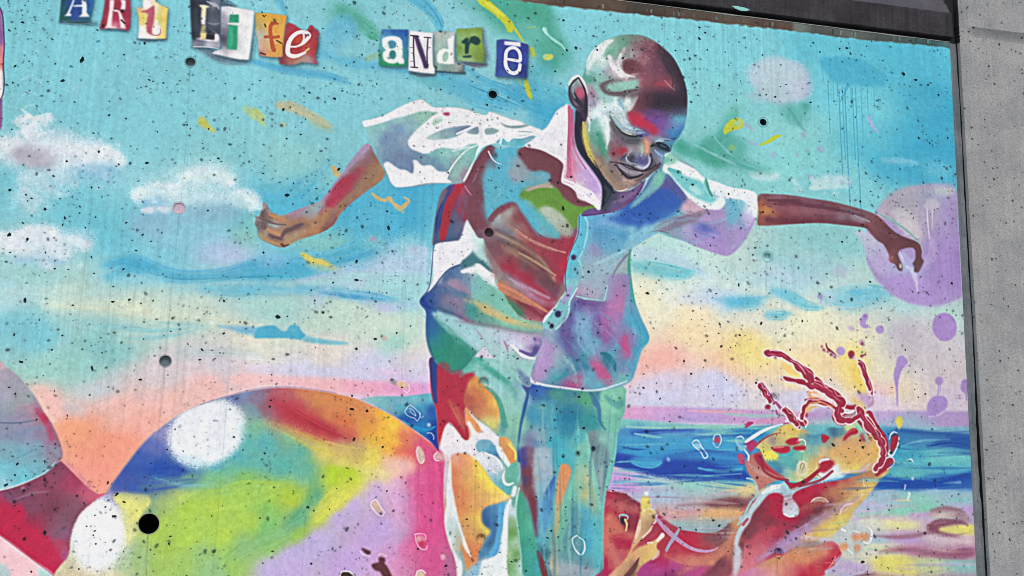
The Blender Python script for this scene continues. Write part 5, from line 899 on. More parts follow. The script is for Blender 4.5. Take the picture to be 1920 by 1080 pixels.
# ---------------------------------------------------------------- left sleeve
SLEEVE = '''679 229 682 226 700 222 730 210 760 195 788 186 796 187 812 200 830 201 862 202 884 208 908 215 914 210 920 209 940 214 955 222 975 226 985 232 1000 238 1016 246 1000 262 985 273 975 276 960 275 945 273 936 268 924 268 905 275 898 285 890 300 880 325 870 342 850 345 838 344 810 346 780 350 750 352 740 350 730 338 722 316 712 300 706 290 700 270 688 250'''
with clip(SLEEVE, 1, name='painted_left_sleeve'):
    sheet(660, 170, 4.571)
    G('0 0 1900 0 1900 900 0 900', '''150 320 90c4c8 250 300 90c4c4 400 230 98c8c8 600 220 94c4b8 700 220 94c0b8 500 300 88b4c0 400 340 7c9cc0 300 400 7490b8 260 440 7490b4 450 430 8ca4bc 350 480 7898b4 300 540 7490b0 400 560 7488ac 500 600 7084ac 200 400 8cc4cc 200 460 90c4cc 240 520 80a8bc 600 560 7498b4 700 600 6c94ac 750 650 7090b0 800 600 7cb4bc 700 540 84c0c4 800 540 90ccc8 900 520 94c4c4 860 600 88a8b4 900 660 90a8ac 1000 550 80c0bc 1050 500 70c0bc 950 600 84b4b4 900 720 90a8b0 960 720 a08ca0 560 660 7484ac
750 350 b0c8d0 850 400 8cb4bc 1000 350 9cb4c4 1200 450 dce4f0''', 1.5)
    F('80 262 260 215 420 130 560 70 600 75 700 140 850 130 1000 160 1140 210 1180 180 1260 210 1350 240 1450 265 1480 290 1560 300 1640 330 1700 380 1500 480 1360 440 1290 400 1280 470 1240 430 1210 520 1100 470 1020 460 900 500 760 490 640 540 560 520 500 490 480 430 540 350 640 260 700 210 740 190 690 180 600 175 480 210 360 240 240 280 120 310 90 300', 'e4e8f2', 2)
    G('640 400 760 340 880 310 1020 300 960 350 880 400 760 420 680 420', '700 400 9cc0c4 800 370 8ca8b4 900 340 8098b0 980 310 7c90ac 850 400 88b0b8', 2); G('985 350 1060 310 1085 320 1080 370 1010 370', '1000 360 94b0bc 1060 330 8094ac 1070 360 7c98a4', 1.5); F('1140 330 1200 320 1260 340 1220 370 1150 375', '8ca8b0', 2); F('690 260 740 230 780 250 700 300', 'a4ccbc', 2, .9); F('1270 275 1340 300 1420 300 1500 290 1540 290 1440 320 1330 315', '74949c', 2, .9); L('1430 350 1540 355', 1.5, '7c9ca8', 1.4, .8)
    L('640 310 740 240 810 260', 2, 'dce4ec', 1.5, .6); L('1100 290 1110 400', [6, 6], 'd0d0dc', 3, .6); L('900 370 1060 300', 4, 'e4e8f2', 1.5); F('780 190 830 185 835 210 810 216 785 205', 'b4587c', 1.4)
    L('560 330 640 400 800 440 950 420', [10, 6, 10, 6], 'ccd8e4', 6, .4); L('500 440 560 480 660 500', [3, 6, 3], 'f0f2fa', 3, .5)
    G('1240 440 1290 400 1360 420 1400 400 1500 380 1580 400 1500 480 1400 500 1300 520 1210 480', '1250 450 58b0c8 1350 440 7cbccc 1450 440 5cb0c4 1500 420 8cb0c4 1400 480 5cb4cc', 2)
    L('1220 440 1260 470 1290 400 1340 430 1360 400 1450 400 1560 370', [5, 5, 4, 5, 4, 5, 3], 'dce4f0', 1.6)
    F('270 640 310 610 400 670 460 680 520 710 530 640 520 600 560 600 600 640 680 640 740 690 820 700 800 740 850 790 700 790 600 800 500 820 360 825 300 720', 'e6eaf4', 1.8)
    L('1080 465 1020 490 960 530 880 620 830 700 800 760', [5, 4, 3, 3, 4, 6], 'dceaf0', 1.5); F('1000 470 1080 460 1060 520 980 600 900 740 840 730 880 650 940 570', '8cc0bc', 3, .6)
    L('1120 460 1080 520 1060 590 1020 660 960 770', [10, 6, 5, 5, 4], 'e8eaf4', 1.6)
    L('860 520 960 490 1040 480', [3, 6, 3], 'd4e4e8', 3, .6)
    L('1210 460 1130 470 1090 520', [12, 12, 4], 'e4e8f2', 1.8)
sheet()
COLLAR = '''1016 246 1026 238 1036 222 1044 208 1056 200 1066 196 1070 215 1068 240 1070 262 1084 282 1096 300 1112 320 1128 345 1130 366 1126 390 1121 393 1112 384 1098 378 1084 372 1078 358 1066 348 1054 342 1054 330 1056 306 1030 288 1012 280 985 274 1000 262'''
with clip(COLLAR, 1, name='painted_collar'):
    sheet(960, 270, 4)
    G('-50 -400 900 -400 900 900 -50 900', '''100 0 e4e8f2 200 20 e4e8f4 300 60 e2e6f2 350 -100 e6e8f4 380 0 e4e6f2 390 80 e4e4f0 400 200 e4d4e4 380 260 dcc8d8 420 250 d4a0b8 440 180 cc6c94 460 120 cc7ca0 430 60 c86c94 430 0 c46890 440 -100 c46890 500 100 c8b8dc 480 50 ccb4d0 540 150 c0b0dc 560 220 bca4dc 500 250 c8a8d4 600 300 b498d8 640 350 bca0dc 580 360 c4a8e0 650 400 d4c4e8 640 450 e8ecf4 560 330 c8b0dc 500 320 e4e0ec 540 390 e8e8f2 600 440 e4e4f0''', 1.5)
    F('-40 -60 200 -110 330 -250 424 -330 420 -60 412 60 400 160 385 240 375 300 300 160 180 60 60 10', 'e5e7f3', 2.5)
    L('430 -300 436 -100 425 60 430 160 420 240', [7, 8, 6, 8, 8], 'c26890', 3, .8); L('470 60 455 160 460 260', [3, 6, 4], 'd890b4', 4, .6); L('375 260 450 290 520 330 600 380 640 460', [4, 5, 8, 10, 10], 'e8e8f2', 2, .85)
    L('380 100 375 200 372 250', 4, 'eceef6', 2, .7); L('490 80 560 170 640 280 670 350', 2, 'd0c4e4', 2, .7)
sheet()
# frayed collar tip on the skin, strap highlight
L('916 284 922 296 930 304 940 308', [3, 3, 2, 1], 'e4dce4', 1.3); E(929, 291, 4, 4, 0, '3c3440', 3, .7)
# ---------------------------------------------------------------- left arm and hand
ARML = '''694 272 700 284 708 298 716 312 722 326 712 340 690 356 664 376 648 390 636 404 626 420 608 432 590 440 560 450 545 458 530 464 520 463 508 458 488 448 484 440 482 428 478 420 480 408 478 402 484 408 489 402 490 390 494 380 500 384 504 392 512 400 530 404 540 401 560 392 596 380
610 366 624 348 640 328 655 306 672 284 685 270'''
with clip(ARML, 1, name='painted_left_arm'):
    sheet(480, 270, 4)
    G('-50 -50 1100 -50 1100 600 -50 600', '''830 20 b49cc8 780 80 ac98c4 720 140 a8a4c4 660 200 a8a8cc 860 60 8c6c7c 900 100 8c6460 820 140 8c606c 760 200 90505c 860 180 a47858 930 180 b48c68 960 200 b48c60 880 250 ac8460 820 300 a48060 720 250 a04058 680 280 b83450 640 320 c02c54 620 380 bc2c54 560 440 bc2c50 700 340 a43c50 750 310 906058 780 340 a08468 700 410 948070 640 440 987868 600 320 a898c8 550 380 b09ccc 500 420 a0a0c4 640 400 a83c58
430 480 a0bccc 500 480 98bccc 480 460 a4b8cc 350 480 a098c4 280 520 a094bc 400 450 9c98cc 420 500 9c90a0 350 540 a88078 250 560 b08470 300 560 b48468 450 530 bc8868 520 520 c48c68 580 500 b88468 560 560 c49068 500 580 c08c64 450 600 b88864''', 2)
    L('850 10 780 60 700 150 640 230 560 330 490 420', [12, 14, 12, 8, 8, 6], 'aa9ac8', 3.5, .85); L('700 270 640 340 570 440', [16, 26, 22], 'be2f54', 6, .9); L('900 200 820 290 740 360 660 430 620 480', [16, 14, 12, 12, 12], '9c8068', 6, .7)
    L('980 240 900 300 800 380 700 450 660 490', [3, 2.5, 2, 2, 2], '80685c', 2, .6); L('940 140 900 60 860 20', [5, 5, 3], '845c60', 3, .7)
    sheet(460, 340, 7.385)
    G('120 480 220 440 230 290 300 280 400 420 560 460 700 400 900 320 1060 290 1130 370 1240 400 1260 540 1160 660 1000 740 800 850 560 920 420 890 200 800 140 640', '''250 380 5c4858 250 480 64505c 180 540 604c60 230 580 5c4858 200 640 785c5c 300 340 80989c 350 420 94b8b4 480 440 8cbcb8 380 460 9c7c68 400 500 c08c64 480 540 c49064 560 560 c08c68 300 480 80605c 320 560 606474 380 600 8898a0 460 620 a0acb0 500 600 88848c 340 680 c08c64 400 700 c49064 460 730 c08c68 500 640 b88868 300 720 988484 350 760 7c5c5c 420 780 785858 500 790 745454 250 760 b08c68 300 810 b48c68 400 860 b89068 480 880 bc9474 560 900 8c6858
600 680 785c60 700 630 745458 760 610 705460 840 600 98745c 620 500 98808c 700 480 a088a0 750 440 a898b8 850 420 98b4c4 950 400 98bcc8 1020 380 98bccc 900 480 a89ca8 640 580 ac8068 700 560 b08468 800 540 b08068 900 560 b48864 950 600 c09068 1050 520 c48c64 1100 450 c08864 1150 480 b07c68 1050 600 bc8860 1000 660 b88864 900 700 c08c64 800 700 b89878 700 750 b4a084 650 800 b4a080 560 800 b09878 700 840 a48c70 600 850 b89c74 850 780 a47c60 1150 600 80585c 1200 500 8c6468 1100 660 7c5458 900 800 745454''', 2, pw=4.5)
    for q, w in (('250 290 225 380 215 450 200 560', [5, 9, 10, 12]), ('140 480 170 540 220 600 260 640', [3, 8, 12, 8]), ('300 340 330 380 400 430 470 450', [3, 3, 2, 1]), ('290 540 340 560 420 590 560 600', [3, 3, 2, 1.5]), ('510 760 560 690 640 660 720 620 800 590', [5, 8, 7, 7, 3]), ('330 740 400 770 500 800', [4, 5, 5]), ('340 490 430 520 560 570', [1.5, 1.5, 2])):
        L(q, w, '664e5a', 2, .9)
    L('330 460 420 500 500 540 560 560', [4, 6, 7, 4], 'c69268', 2, .85); L('310 670 380 700 470 740', [4, 6, 4], 'c8946a', 1.8, .9); L('190 740 280 800 400 860 480 890', [4, 5, 5, 4], 'b89470', 2, .8)
    L('1260 500 1200 600 1100 680 950 770 800 840 620 910', [3, 4, 4, 3.5, 3, 3], '785456', 2, .8); L('1280 440 1220 560 1160 620', [10, 10, 6], '906468', 5, .5); L('160 720 200 800 300 850 420 890 500 915', 1.6, '786068', 1.4, .7); L('500 870 540 900 600 880', [4, 5, 3], '4c3438', 1.6, .8)
    E(320, 350, 14, 30, -30, '9cb8b4', 2, .8); L('330 600 450 630', [4, 5], 'a0b4bc', 2, .8); L('280 690 280 750', 3, 'a49ca0', 1.6, .8)
    L('600 460 720 420 880 350 1000 300', [3, 4, 3, 2.5], 'a894c0', 2.5, .8)
sheet()
# ---------------------------------------------------------------- right arm and hand
ARMR = '''1422 366 1450 364 1480 366 1520 372 1560 378 1600 388 1630 397 1650 408 1672 430 1690 442 1720 454 1728 468 1728 482 1732 490 1728 500 1722 510 1714 509 1714 500 1711 494 1716 486 1716 470 1708 464 1690 468 1684 476 1688 488 1692 498 1691 508 1684 506 1678 496
1668 490 1666 476 1656 458 1645 452 1638 444 1626 430 1616 426 1580 422 1540 418 1500 419 1460 422 1430 423 1420 420 1422 396'''
with clip(ARMR, 1, name='painted_right_arm'):
    sheet(1440, 270, 4)
    G('-100 300 1300 300 1300 1000 -100 1000', '''-60 400 80606c -60 440 b06c50 -70 500 b87858 -50 560 9c5c58 0 400 744c5c 0 450 905460 0 500 d0945c 40 510 b06c68 0 560 7c4450 0 600 8c5c64 80 400 88607c 100 440 6c3c4c 100 490 945a68 200 500 9c6070 100 560 7c4450 200 580 704050 200 430 6c4050 300 460 80546c 300 500 986878 400 460 744c5c 400 500 8c6478 400 560 744450 300 570 784454 500 500 744c58 550 540 8c6c80 600 530 80606c 500 580 744450 600 580 744450 650 540 a08c9c 700 560 9c8898 650 500 744c58 700 530 744c58 650 610 7c4854 750 560 80545c 780 600 8c6068 750 640 744c54 800 600 704850 900 660 6c4850 1000 700 6c4650 1100 720 6c4850 1150 780 6c4850 1130 900 684850 1100 950 684850 900 750 6c4850 950 850 704c54 920 860 a06468 1000 920 684850''', 1.5)
    L('0 420 150 430 300 460 450 480 600 510 720 540', [5, 8, 8, 7, 6, 6], '6c4252', 3, .75); L('20 470 200 490 400 510 600 530', [5, 10, 8, 4], '94606e', 4, .6); L('0 570 200 580 400 580 600 590 740 620', [10, 10, 8, 9, 8], '744250', 4, .7); L('0 400 200 400 400 440', [6, 7, 3], '8c6878', 4, .6)
    E(-30, 500, 50, 26, 0, 'c8875a', 5, .8); L('640 530 700 560 760 580', [2, 4, 5], 'a08e9e', 2, .8); L('900 870 930 850', 6, 'a86c6c', 3, .7); E(995, 915, 10, 18, 0, 'c8bca8', 1.5); L('760 620 850 650 960 700', [3, 6, 8], '7c5860', 4, .5)
sheet()
L('1642 398 1670 412 1700 432 1722 452 1730 462', [2, 8, 6, 4, 2], '92b8b8', 2.5, .8); L('1650 402 1690 425 1722 452', 1, '6c9498', 1.2, .7); L('1728 462 1731 475', 3, '94b4b4', 2, .7)
L('1610 440 1640 455 1660 480', [14, 12, 6], 'b8c0d8', 7, .5)
L('1690 478 1694 490', 3, 'd8d0dc', 1.4, .6)
# ---------------------------------------------------------------- head
HEAD = '''1090 226 1092 206 1092 180 1088 160 1096 134 1098 118 1106 102 1120 86 1138 75 1160 67 1185 65 1205 67 1225 76 1246 92 1262 108 1274 130 1284 156 1288 180 1287 212 1285 232 1277 250 1268 262 1262 270 1256 284 1246 288 1243 300 1236 314 1224 322 1216 330 1204 338 1194 348 1183 352 1172 358
1160 358 1150 353 1142 342 1132 330 1122 316 1108 300 1098 284 1091 262 1089 244'''
with clip(HEAD, 1, name='painted_head'):
    sheet(1060, 50, 6.75)
    G('0 0 1620 0 1620 1100 0 1100', '''400 220 90bcc0 500 160 94b8b4 520 200 e0ecf0 600 180 d8e4e8 450 260 e0ecf2 350 350 d0e4ea 420 380 dcecf0 300 480 b8d8e0 270 400 a0c8cc 440 450 c8e4e8 500 300 8cc0b4 560 260 78b4a0 650 220 64a490 700 160 6ca898 800 130 6c9c8c 750 200 68a08c 600 320 6cb094 550 350 90c4b4 700 280 8ca498 850 150 7c8c88 900 130 708480 1000 150 6c8080
700 300 a498a4 760 260 a0848c 680 380 94a0b0 620 360 8c949c 850 200 8c6878 900 250 98707c 960 180 a8989c 1000 220 8c5868 1050 250 a46c78 1000 300 86586a 900 320 a4949c 820 340 a0b4b8 760 380 98a0a8 900 380 9c6c78 1000 400 a86c78 950 440 b07c84 1100 300 844c60 1150 280 744a5c 1200 320 5c4054 1250 380 483c50 1100 400 80506a 1200 420 744860 1150 500 744a60 1300 450 403850 1350 500 3c344c 1280 560 583c54 1400 600 383448 1350 700 483850 1450 700 343444 1430 850 343446 1500 850 303844 1350 620 503850
550 400 b8ccd4 600 460 e0e4ec 560 500 a8a0b4 500 540 9ca4b4 650 440 e8ecf0 660 560 e4e4ec 720 620 e4e0e8 620 540 dcdce8 700 460 e4dce4 740 500 785058 800 520 744450 850 480 744858 900 520 744858 820 580 7c505c 760 440 845c68 950 480 90586c 880 600 c8a8b0 800 640 dcc8d0 960 560 9a6272 1000 600 9a5a6a 1050 560 8c5468
350 500 9cd0d4 400 540 94ccd0 450 600 98c8c8 350 600 7cb8b4 300 600 60a494 250 580 5ca498 300 650 68a89c 400 650 80bcb4 500 650 88acac 600 640 9ca4b0 550 600 a49cac 650 700 9cc0bc 750 700 98ccc8 850 660 94ccc4 800 740 90c8c0 700 760 88c0b8 600 760 84b8b0 540 800 80b4b0 500 720 6c8884 480 760 64706c 540 720 786c74 640 690 a08c98 600 840 707474 700 840 705c68 800 810 6c5460 850 800 6c5c68 740 800 6c646c 450 700 84bcb8 400 750 90c8c4 420 850 94c8c8 500 900 98ccd0 600 880 9ccccc 700 900 94c4cc 850 870 9cc8c4
960 680 a05c6a 1000 650 9a5668 1050 700 945266 1150 650 8a4e64 1250 640 784458 1200 740 c04860 1250 730 c84860 1150 740 b45060 1300 720 b88088 1350 780 a8707c 1300 800 704050 1200 800 684054 1100 800 744458 1000 790 7c4858 950 840 744454 900 920 784450 880 980 803c4c 950 900 704050 1000 900 603c50 1000 1000 74485c 1100 880 403444 1200 880 303040 1300 900 2c303c 1150 960 303040 1250 980 283040 1100 1000 443450 1400 900 383840 1450 980 343c48 1300 1020 303850 1200 1040 443864 1050 1060 6c4878 950 1050 844060 860 1060 8c5058
420 1000 dcecf4 500 1000 dceef4 600 950 dcecf4 650 1000 d8eaf2 700 950 a4ccd8 720 1000 90bccc 780 900 e4ecf0 820 960 e0e8ee 790 1010 c4d8dc 600 1060 c8e0ec 400 1060 d0e4ec 330 900 9c90a8 320 830 a4789c 340 980 9494b0 300 760 b0a0b0 750 1050 88b0c0''', 1.5, pw=3.5, wob=5)
    L('590 180 500 210 440 270 400 340 360 420', [6, 16, 20, 18, 6], 'e6f0f4', 4, .8); L('700 170 620 240 560 320 520 360', [10, 16, 14, 6], '68aa94', 5, .75); L('290 540 340 440 370 390', [4, 8, 4], 'd8eaf0', 4, .7)
    L('560 380 600 480 660 580 740 640 800 640', [8, 12, 14, 10, 4], 'e8e8f0', 4, .8); L('620 440 700 440 760 400', [3, 6, 4], 'd8d4dc', 3, .6)
    E(820, 500, 110, 78, 10, '74464f', 8, .9); E(900, 490, 60, 60, 0, '784a58', 8, .6); L('720 650 820 630 940 590', [4, 8, 4], 'd8c8d0', 4, .6)
    for i in range(46): x, y = rng.uniform(660, 1100), rng.uniform(240, 470); E(x, y, rng.uniform(6, 22), rng.uniform(4, 14), rng.uniform(-60, 60), ['b48890', 'a47480', '9cacb4', '84505f'][i % 4], 3, .45)
    F('430 730 500 690 600 670 720 660 900 620 960 640 880 680 760 690 640 700 560 730 520 780 600 800 560 860 460 810', '786c76', 4.5, .75); L('600 670 500 720 470 770 530 820 600 850', [4, 7, 9, 9, 4], '6a6068', 4, .8); L('590 840 700 850 800 820 900 800', [6, 9, 8, 5], '645460', 4, .85)
    F('520 780 560 730 700 700 850 680 940 650 920 730 860 770 720 790 600 810', '90c6be', 5, .85)
    L('970 600 960 700 1000 760', [8, 12, 6], 'ac5466', 6, .5); F('1100 740 1180 700 1250 680 1290 740 1300 790 1220 770 1140 770', 'c84a60', 5, .9); L('1260 685 1310 740 1380 800', [3, 5, 3], 'c4989c', 2.2, .85)
    F('1150 280 1280 360 1400 480 1480 640 1530 800 1545 950 1480 960 1400 820 1340 640 1240 460 1160 360', '383449', 8, .7)
    F('960 820 1100 830 1250 850 1400 860 1500 900 1490 1020 1400 1010 1200 1050 1080 990 1000 900', '2e3040', 10, .8); L('950 800 1100 780 1250 800 1380 840', [6, 14, 14, 8], '684356', 8, .6)
    L('880 980 900 920 960 870', [3, 5, 5], '7c4450', 3, .7); E(780, 950, 44, 60, 20, 'e6eef2', 5, .7); E(640, 940, 44, 60, 10, 'deeef4', 6, .7); L('690 900 700 980 730 1040', [5, 7, 4], '84b8cc', 4, .7)
    L('290 480 250 560 280 640 340 680', [4, 16, 20, 8], '62a698', 6, .7)
    L('320 400 400 250 520 150 680 105 860 100 1020 130 1160 200', 2.5, '6c9894', 2, .7); L('1160 200 1300 320 1400 470 1480 620 1530 800', 2, '4c4058', 2, .6)
    # face
    sheet(1060, 210, 6.75)
    G('0 -30 200 -10 600 10 900 40 1620 -20 1620 1100 0 1100', '''240 100 b09ca0 220 200 c8bc70 240 300 d0c468 260 400 ccbc64 300 500 c8bc78 340 580 b8b080 230 40 7c7c84 280 60 c0b8c0 400 20 d8ecf4 350 60 d4e8f0 330 200 80b4bc 380 120 84b8b8 450 60 dcecf4 500 40 b4ccd4 520 120 d8e8f0 480 160 dcecf4 520 240 d0e4ec 540 330 c0d4d8 560 20 90b4c0 350 300 5c9c94 420 300 5ca898 400 380 58a090 450 400 4c9c88 480 450 58a48c 430 200 84bcb8 350 450 94948c 400 520 8c848c 480 520 5ca088 520 480 70a094 550 580 7c9c98 420 580 946c74 460 650 8c7078 540 640 889c9c 380 620 a08078 450 700 a0887c 520 720 948478
600 150 707068 640 220 6c6870 620 300 7c6c7c 700 280 64646c 600 400 8c6c7c 680 380 80687c 750 350 58606c 850 330 4c545c 900 340 54606c 820 370 5c6474 750 420 846c7c 850 420 907c8c 650 440 8c6470 620 480 9c4860 680 500 b82c48 740 480 a84058 620 520 b43048 600 560 98687c 650 580 a07888
600 40 c8d8e0 650 60 b8d0d8 700 40 a4b8bc 750 60 88949c 760 20 a0b8bc 700 140 a8c0c8 760 160 98b8c4 700 200 8cb4c0 640 120 b8d0d8 760 240 98b8c4 850 220 80a8c4 800 270 a8b8b8 900 250 7c88b4 850 300 a8a89c 950 240 6470ac 1000 260 5c60a4 950 300 5860a0
850 30 a44460 900 20 b03c54 880 100 cc2c50 950 120 d42848 1000 150 d02c4c 1060 200 cc2c50 1100 250 b83c5c 1000 60 a8507c 1050 100 90509c 1100 60 7c4c94 1150 100 7450a4 1200 180 7c54a0 1150 230 a04c78 1050 40 704884 1250 60 7c60a4 1200 250 8464a4 1250 120 7858a4 1300 180 7c74b4 1350 100 74a4c8 1400 80 5cb8d0 1450 60 60bcd4 1500 100 64a4c4 1380 30 6c90b0 1450 150 6c98c4 1400 200 6490c4 1300 260 6878b8 1350 280 4484bc 1420 270 3c84bc 1480 200 4c90c4 1250 300 7c6494 1300 330 4c70a4 1380 340 4078b0
1000 350 a48078 1050 360 a48094 1100 330 9484a8 1050 400 dca48c 1000 420 c49c84 1030 460 e0a480 1000 500 c0a090 1050 520 d8a080 950 420 889ca4 960 480 9cc0b8 900 400 6c7484 900 470 9c8494 850 470 a07c8c
1150 400 304050 1200 440 283c44 1250 470 2c3c44 1120 420 484858 1150 360 8ca8c0 1200 360 a4b4c4 1250 370 7c90b0 1300 380 70a0c0 1300 420 4484b0 1250 410 405c7c 1320 450 406080 1350 400 4c94bc 1100 480 586478 1150 500 7888a8 1200 540 7c9ccc 1150 560 7c80a8 1200 600 90a0b8 1240 520 5c88b4 1150 640 5c586c 1180 620 807c88 1230 590 6c9cc0 1100 600 504858 1090 540 5c5c78
750 520 9090a0 780 500 a0b0b8 830 480 a0bcbc 820 560 64586c 860 590 4c4c60 850 540 606070 900 540 90a8b4 790 590 8c8ca4 740 570 485068 700 590 585c74 800 630 7c84a0 880 640 8490ac 900 600 7c88a4 940 580 5858a0 960 620 4c54a0 1000 640 5058a0 1040 600 6468a0 980 560 7880a8 1060 560 7484a0 950 680 c0c8e0 1000 700 ccd4e8 1050 670 b4bcd4 1080 620 6c6880 1100 680 484458 1150 700 605458''', 9, pw=4.2, spray=.2)
    G('560 620 640 620 720 640 850 660 960 740 1060 720 1140 690 1220 640 1200 700 1100 780 1000 860 920 900 850 950 800 1000 700 1010 620 990 560 960 480 840 380 700 300 560 420 600 500 680', '''600 640 60586c 700 680 888498 760 700 9c9cac 850 730 a4a4b4 900 770 a09cac 740 680 484c64 850 690 404460 930 740 3c3c50 640 700 686070 680 760 342c44 740 790 383450 800 820 302c48 900 830 383450 960 790 706878 820 780 746c88 700 800 484058 620 760 94887c 600 820 8c8074 680 840 8c7c74 760 860 dcbcb4 800 880 d4a8a0 850 870 b0909c 740 880 dcb4a4 820 900 dcb8ac 700 900 a08478 600 900 988474 520 800 98846c 560 740 989088 480 720 a08c78 600 960 a89088 700 970 a48c84 760 980 9c847c 850 920 78647c 900 870 907484 1000 800 746470 1050 760 6c5c64 1100 730 5c5058 1150 700 585068 400 640 b09c74 350 600 b0a47c 450 760 a08c74 540 880 9c8870''', 4, .95)
    L('250 180 225 280 240 370 270 450 320 530 370 600', [5, 9, 9, 8, 6, 3], 'cfc368', 3, .85); L('290 80 310 160 300 240', [5, 4, 3], 'd8e4ec', 3, .7)
    L('500 60 520 160 530 260 540 360 530 420', [8, 9, 8, 6, 2], 'dcecf2', 3.5, .85); L('400 80 350 180 340 260', [6, 10, 8], '84b8bc', 5, .6); L('430 260 440 360 480 470 500 540', [6, 9, 8, 4], '4c9e88', 5, .7)
    L('570 60 600 120 640 190 700 240 760 280', [4, 5, 5, 5, 5], '585c5c', 4, .7); L('620 70 680 160 760 200 850 210 940 230 1000 270', [8, 9, 8, 6, 4, 3], '9cbcc8', 3.5, .8); L('700 230 780 270 860 300 930 310', [3, 4, 4, 3], 'b4b8b0', 2, .85)
    L('680 240 740 290 800 310 900 315 980 305', [2, 3, 3, 3, 2], '343848', 1.6, .85); L('880 240 960 250 1040 290', [2, 4, 3], '5860a8', 2.5, .85); L('770 320 850 350 940 350', [4, 7, 4], '505864', 4, .7)
    F('800 20 900 10 980 60 1060 120 1140 190 1160 250 1100 265 1020 220 950 180 880 150 830 110', 'd22b4c', 6, .8)
    F('570 510 640 480 720 460 800 480 760 510 720 540 640 560 590 540', 'b42f4a', 4, .85); E(1440, 70, 60, 50, 0, '5cbad4', 8, .7); L('1320 260 1400 280 1480 220', [10, 16, 10], '4088c0', 8, .6); L('1000 80 1100 120 1200 180', [10, 22, 14], '7650a0', 10, .4)
    L('1080 440 1140 410 1220 440 1320 490', [2, 7, 9, 5], '283842', 2.5, .9); L('1120 410 1170 370 1220 365 1270 360', [3, 3, 3, 2], 'a8bccc', 2, .85); L('1200 410 1270 440 1350 420 1390 370', [2, 3, 3, 2], '4c84ac', 2.5, .7); L('1260 360 1330 350 1400 330', [3, 4, 3], '3c5880', 2.5, .7)
    L('1130 480 1180 530 1230 560', [2, 4, 3], '90b4d8', 2, .8); L('1090 500 1130 580 1170 660', [2, 5, 4], '7c7c94', 3, .6)
    L('1020 380 1030 440 1030 500', [5, 7, 5], 'e0a686', 3.5, .8); L('960 440 970 500 960 560', [2, 3, 2], 'a8ccc4', 2.5, .7)
    L('840 490 790 530 770 590 820 640 880 650', [2, 2, 2, 2, 1.5], 'a0acc0', 1.6, .85); E(850, 590, 36, 40, 30, '484a60', 3, .85); E(990, 630, 56, 34, 0, '4e56a4', 3.5, .8); L('920 690 980 710 1040 690 1070 640 1060 560', [2, 3, 3, 2, 1], 'ccd6ec', 1.5, .95); L('1085 530 1095 620 1070 690 1000 740', [3, 4, 4, 3], '443c54', 2, .85)
    L('570 640 640 640 720 660 830 690 920 740 990 750 1100 720 1200 650', [2, 3, 4, 5, 5, 4, 4, 3], '3a384e', 1.6, .9); L('630 650 670 740 730 800 810 835 900 835 960 800', [3, 6, 6, 6, 5, 3], '2e2a42', 1.6, .95); F('660 665 760 690 860 720 920 760 960 785 900 800 840 790 760 750 700 720', 'a2a2b4', 1.8, .95); L('680 740 740 775 820 800 900 805', [2, 2, 2, 1], '9490a8', 1.4, .7)
    L('640 680 680 780 740 850 800 880', [1.5, 2, 2, 3], 'b8aca8', 1.8, .6); L('730 880 790 900 850 880', [4, 5, 3], 'dcb4a4', 2, .8); L('700 600 750 560 780 530', [3, 4, 2], '484c64', 2, .7); L('660 1000 720 1000 790 970', [1.5, 3, 1.5], 'd8ccc8', 1.4, .9)
    L('560 950 620 1000 720 1015 800 990 900 920 1000 850', 1.8, '4c4058', 1.6, .5)
    E(1140, 700, 60, 24, -30, '5c5058', 5, .5)
    L('400 640 480 760 560 900 620 980', [4, 6, 8, 4], 'a08a74', 4, .5)
sheet()
# ear and the dark line of jaw and nape
EAR = '''1066 160 1070 148 1078 142 1085 141 1094 150 1099 162 1102 175 1102 190 1102 210 1100 222 1096 228 1090 214 1080 206 1072 196 1066 182'''
L('1096 212 1092 228 1088 245 1090 262 1094 276 1102 290 1112 304 1122 320 1132 338 1140 350', [9, 10, 11, 11, 11, 9, 8, 8, 8, 6], '2c3044', 2)
F('1080 206 1090 206 1100 214 1096 228 1093 245 1094 262 1098 278 1108 298 1122 318 1134 334 1145 346 1150 356 1144 368 1136 380 1128 388 1129 366 1127 345 1114 324 1099 304 1086 286 1079 268 1076 245 1078 224', '2e3146', 1.8)
L('1134 350 1142 362 1136 376', [5, 10, 7], '38484e', 3, .9)
L('1068 200 1069 225 1068 250 1066 275', [5, 7, 7, 5], 'c2688c', 1.6, .9); L('1073 205 1073 240', 3, 'b45c84', 2, .7)
L('1073 208 1074 240 1075 268 1083 292 1098 316', [7, 7, 6, 4, 3], 'b4648c', 2, .9)
with clip(EAR, 1, name='painted_ear'):
    sheet(1060, 50, 6.75)
    G('-50 500 400 500 400 1200 -50 1200', '100 640 c8dce0 170 620 dce4e8 60 700 c4dce4 250 700 ecf0f2 230 640 e4ecee 280 820 e8eaf0 120 680 607070 50 780 4c4860 50 880 50465c 80 950 544858 110 780 84acb8 150 740 80a8b4 180 850 c05878 160 800 c0607c 200 800 a05c70 210 900 98506c 120 870 384048 150 920 3c3848 200 980 3c3448 230 900 483c50 260 950 3c344c 250 780 403c4c 120 980 8c8494 240 1050 343044 280 1000 383448', 1.5)
    L('45 730 70 660 130 630 165 615', [5, 8, 8, 5], 'e8f0f2', 2); L('170 620 230 680 270 760 290 830', [5, 8, 7, 4], 'eceef2', 1.8); L('160 650 110 690 60 760 55 860 90 970 150 1020 220 1040', [3.5, 3, 3, 3.4, 3.6, 3.4, 3], '433f54', 2, .9); L('170 650 220 740 255 840 262 940 250 1060', [3, 3, 4, 6, 8], '3a3448', 2, .92)
    E(185, 840, 44, 70, -20, 'c2587a', 3, .9); L('110 850 130 900 180 970 210 1000', [5, 8, 8, 4], '343848', 2.5, .9); L('90 790 100 850 120 900', 3, '8ca8b4', 2, .7)
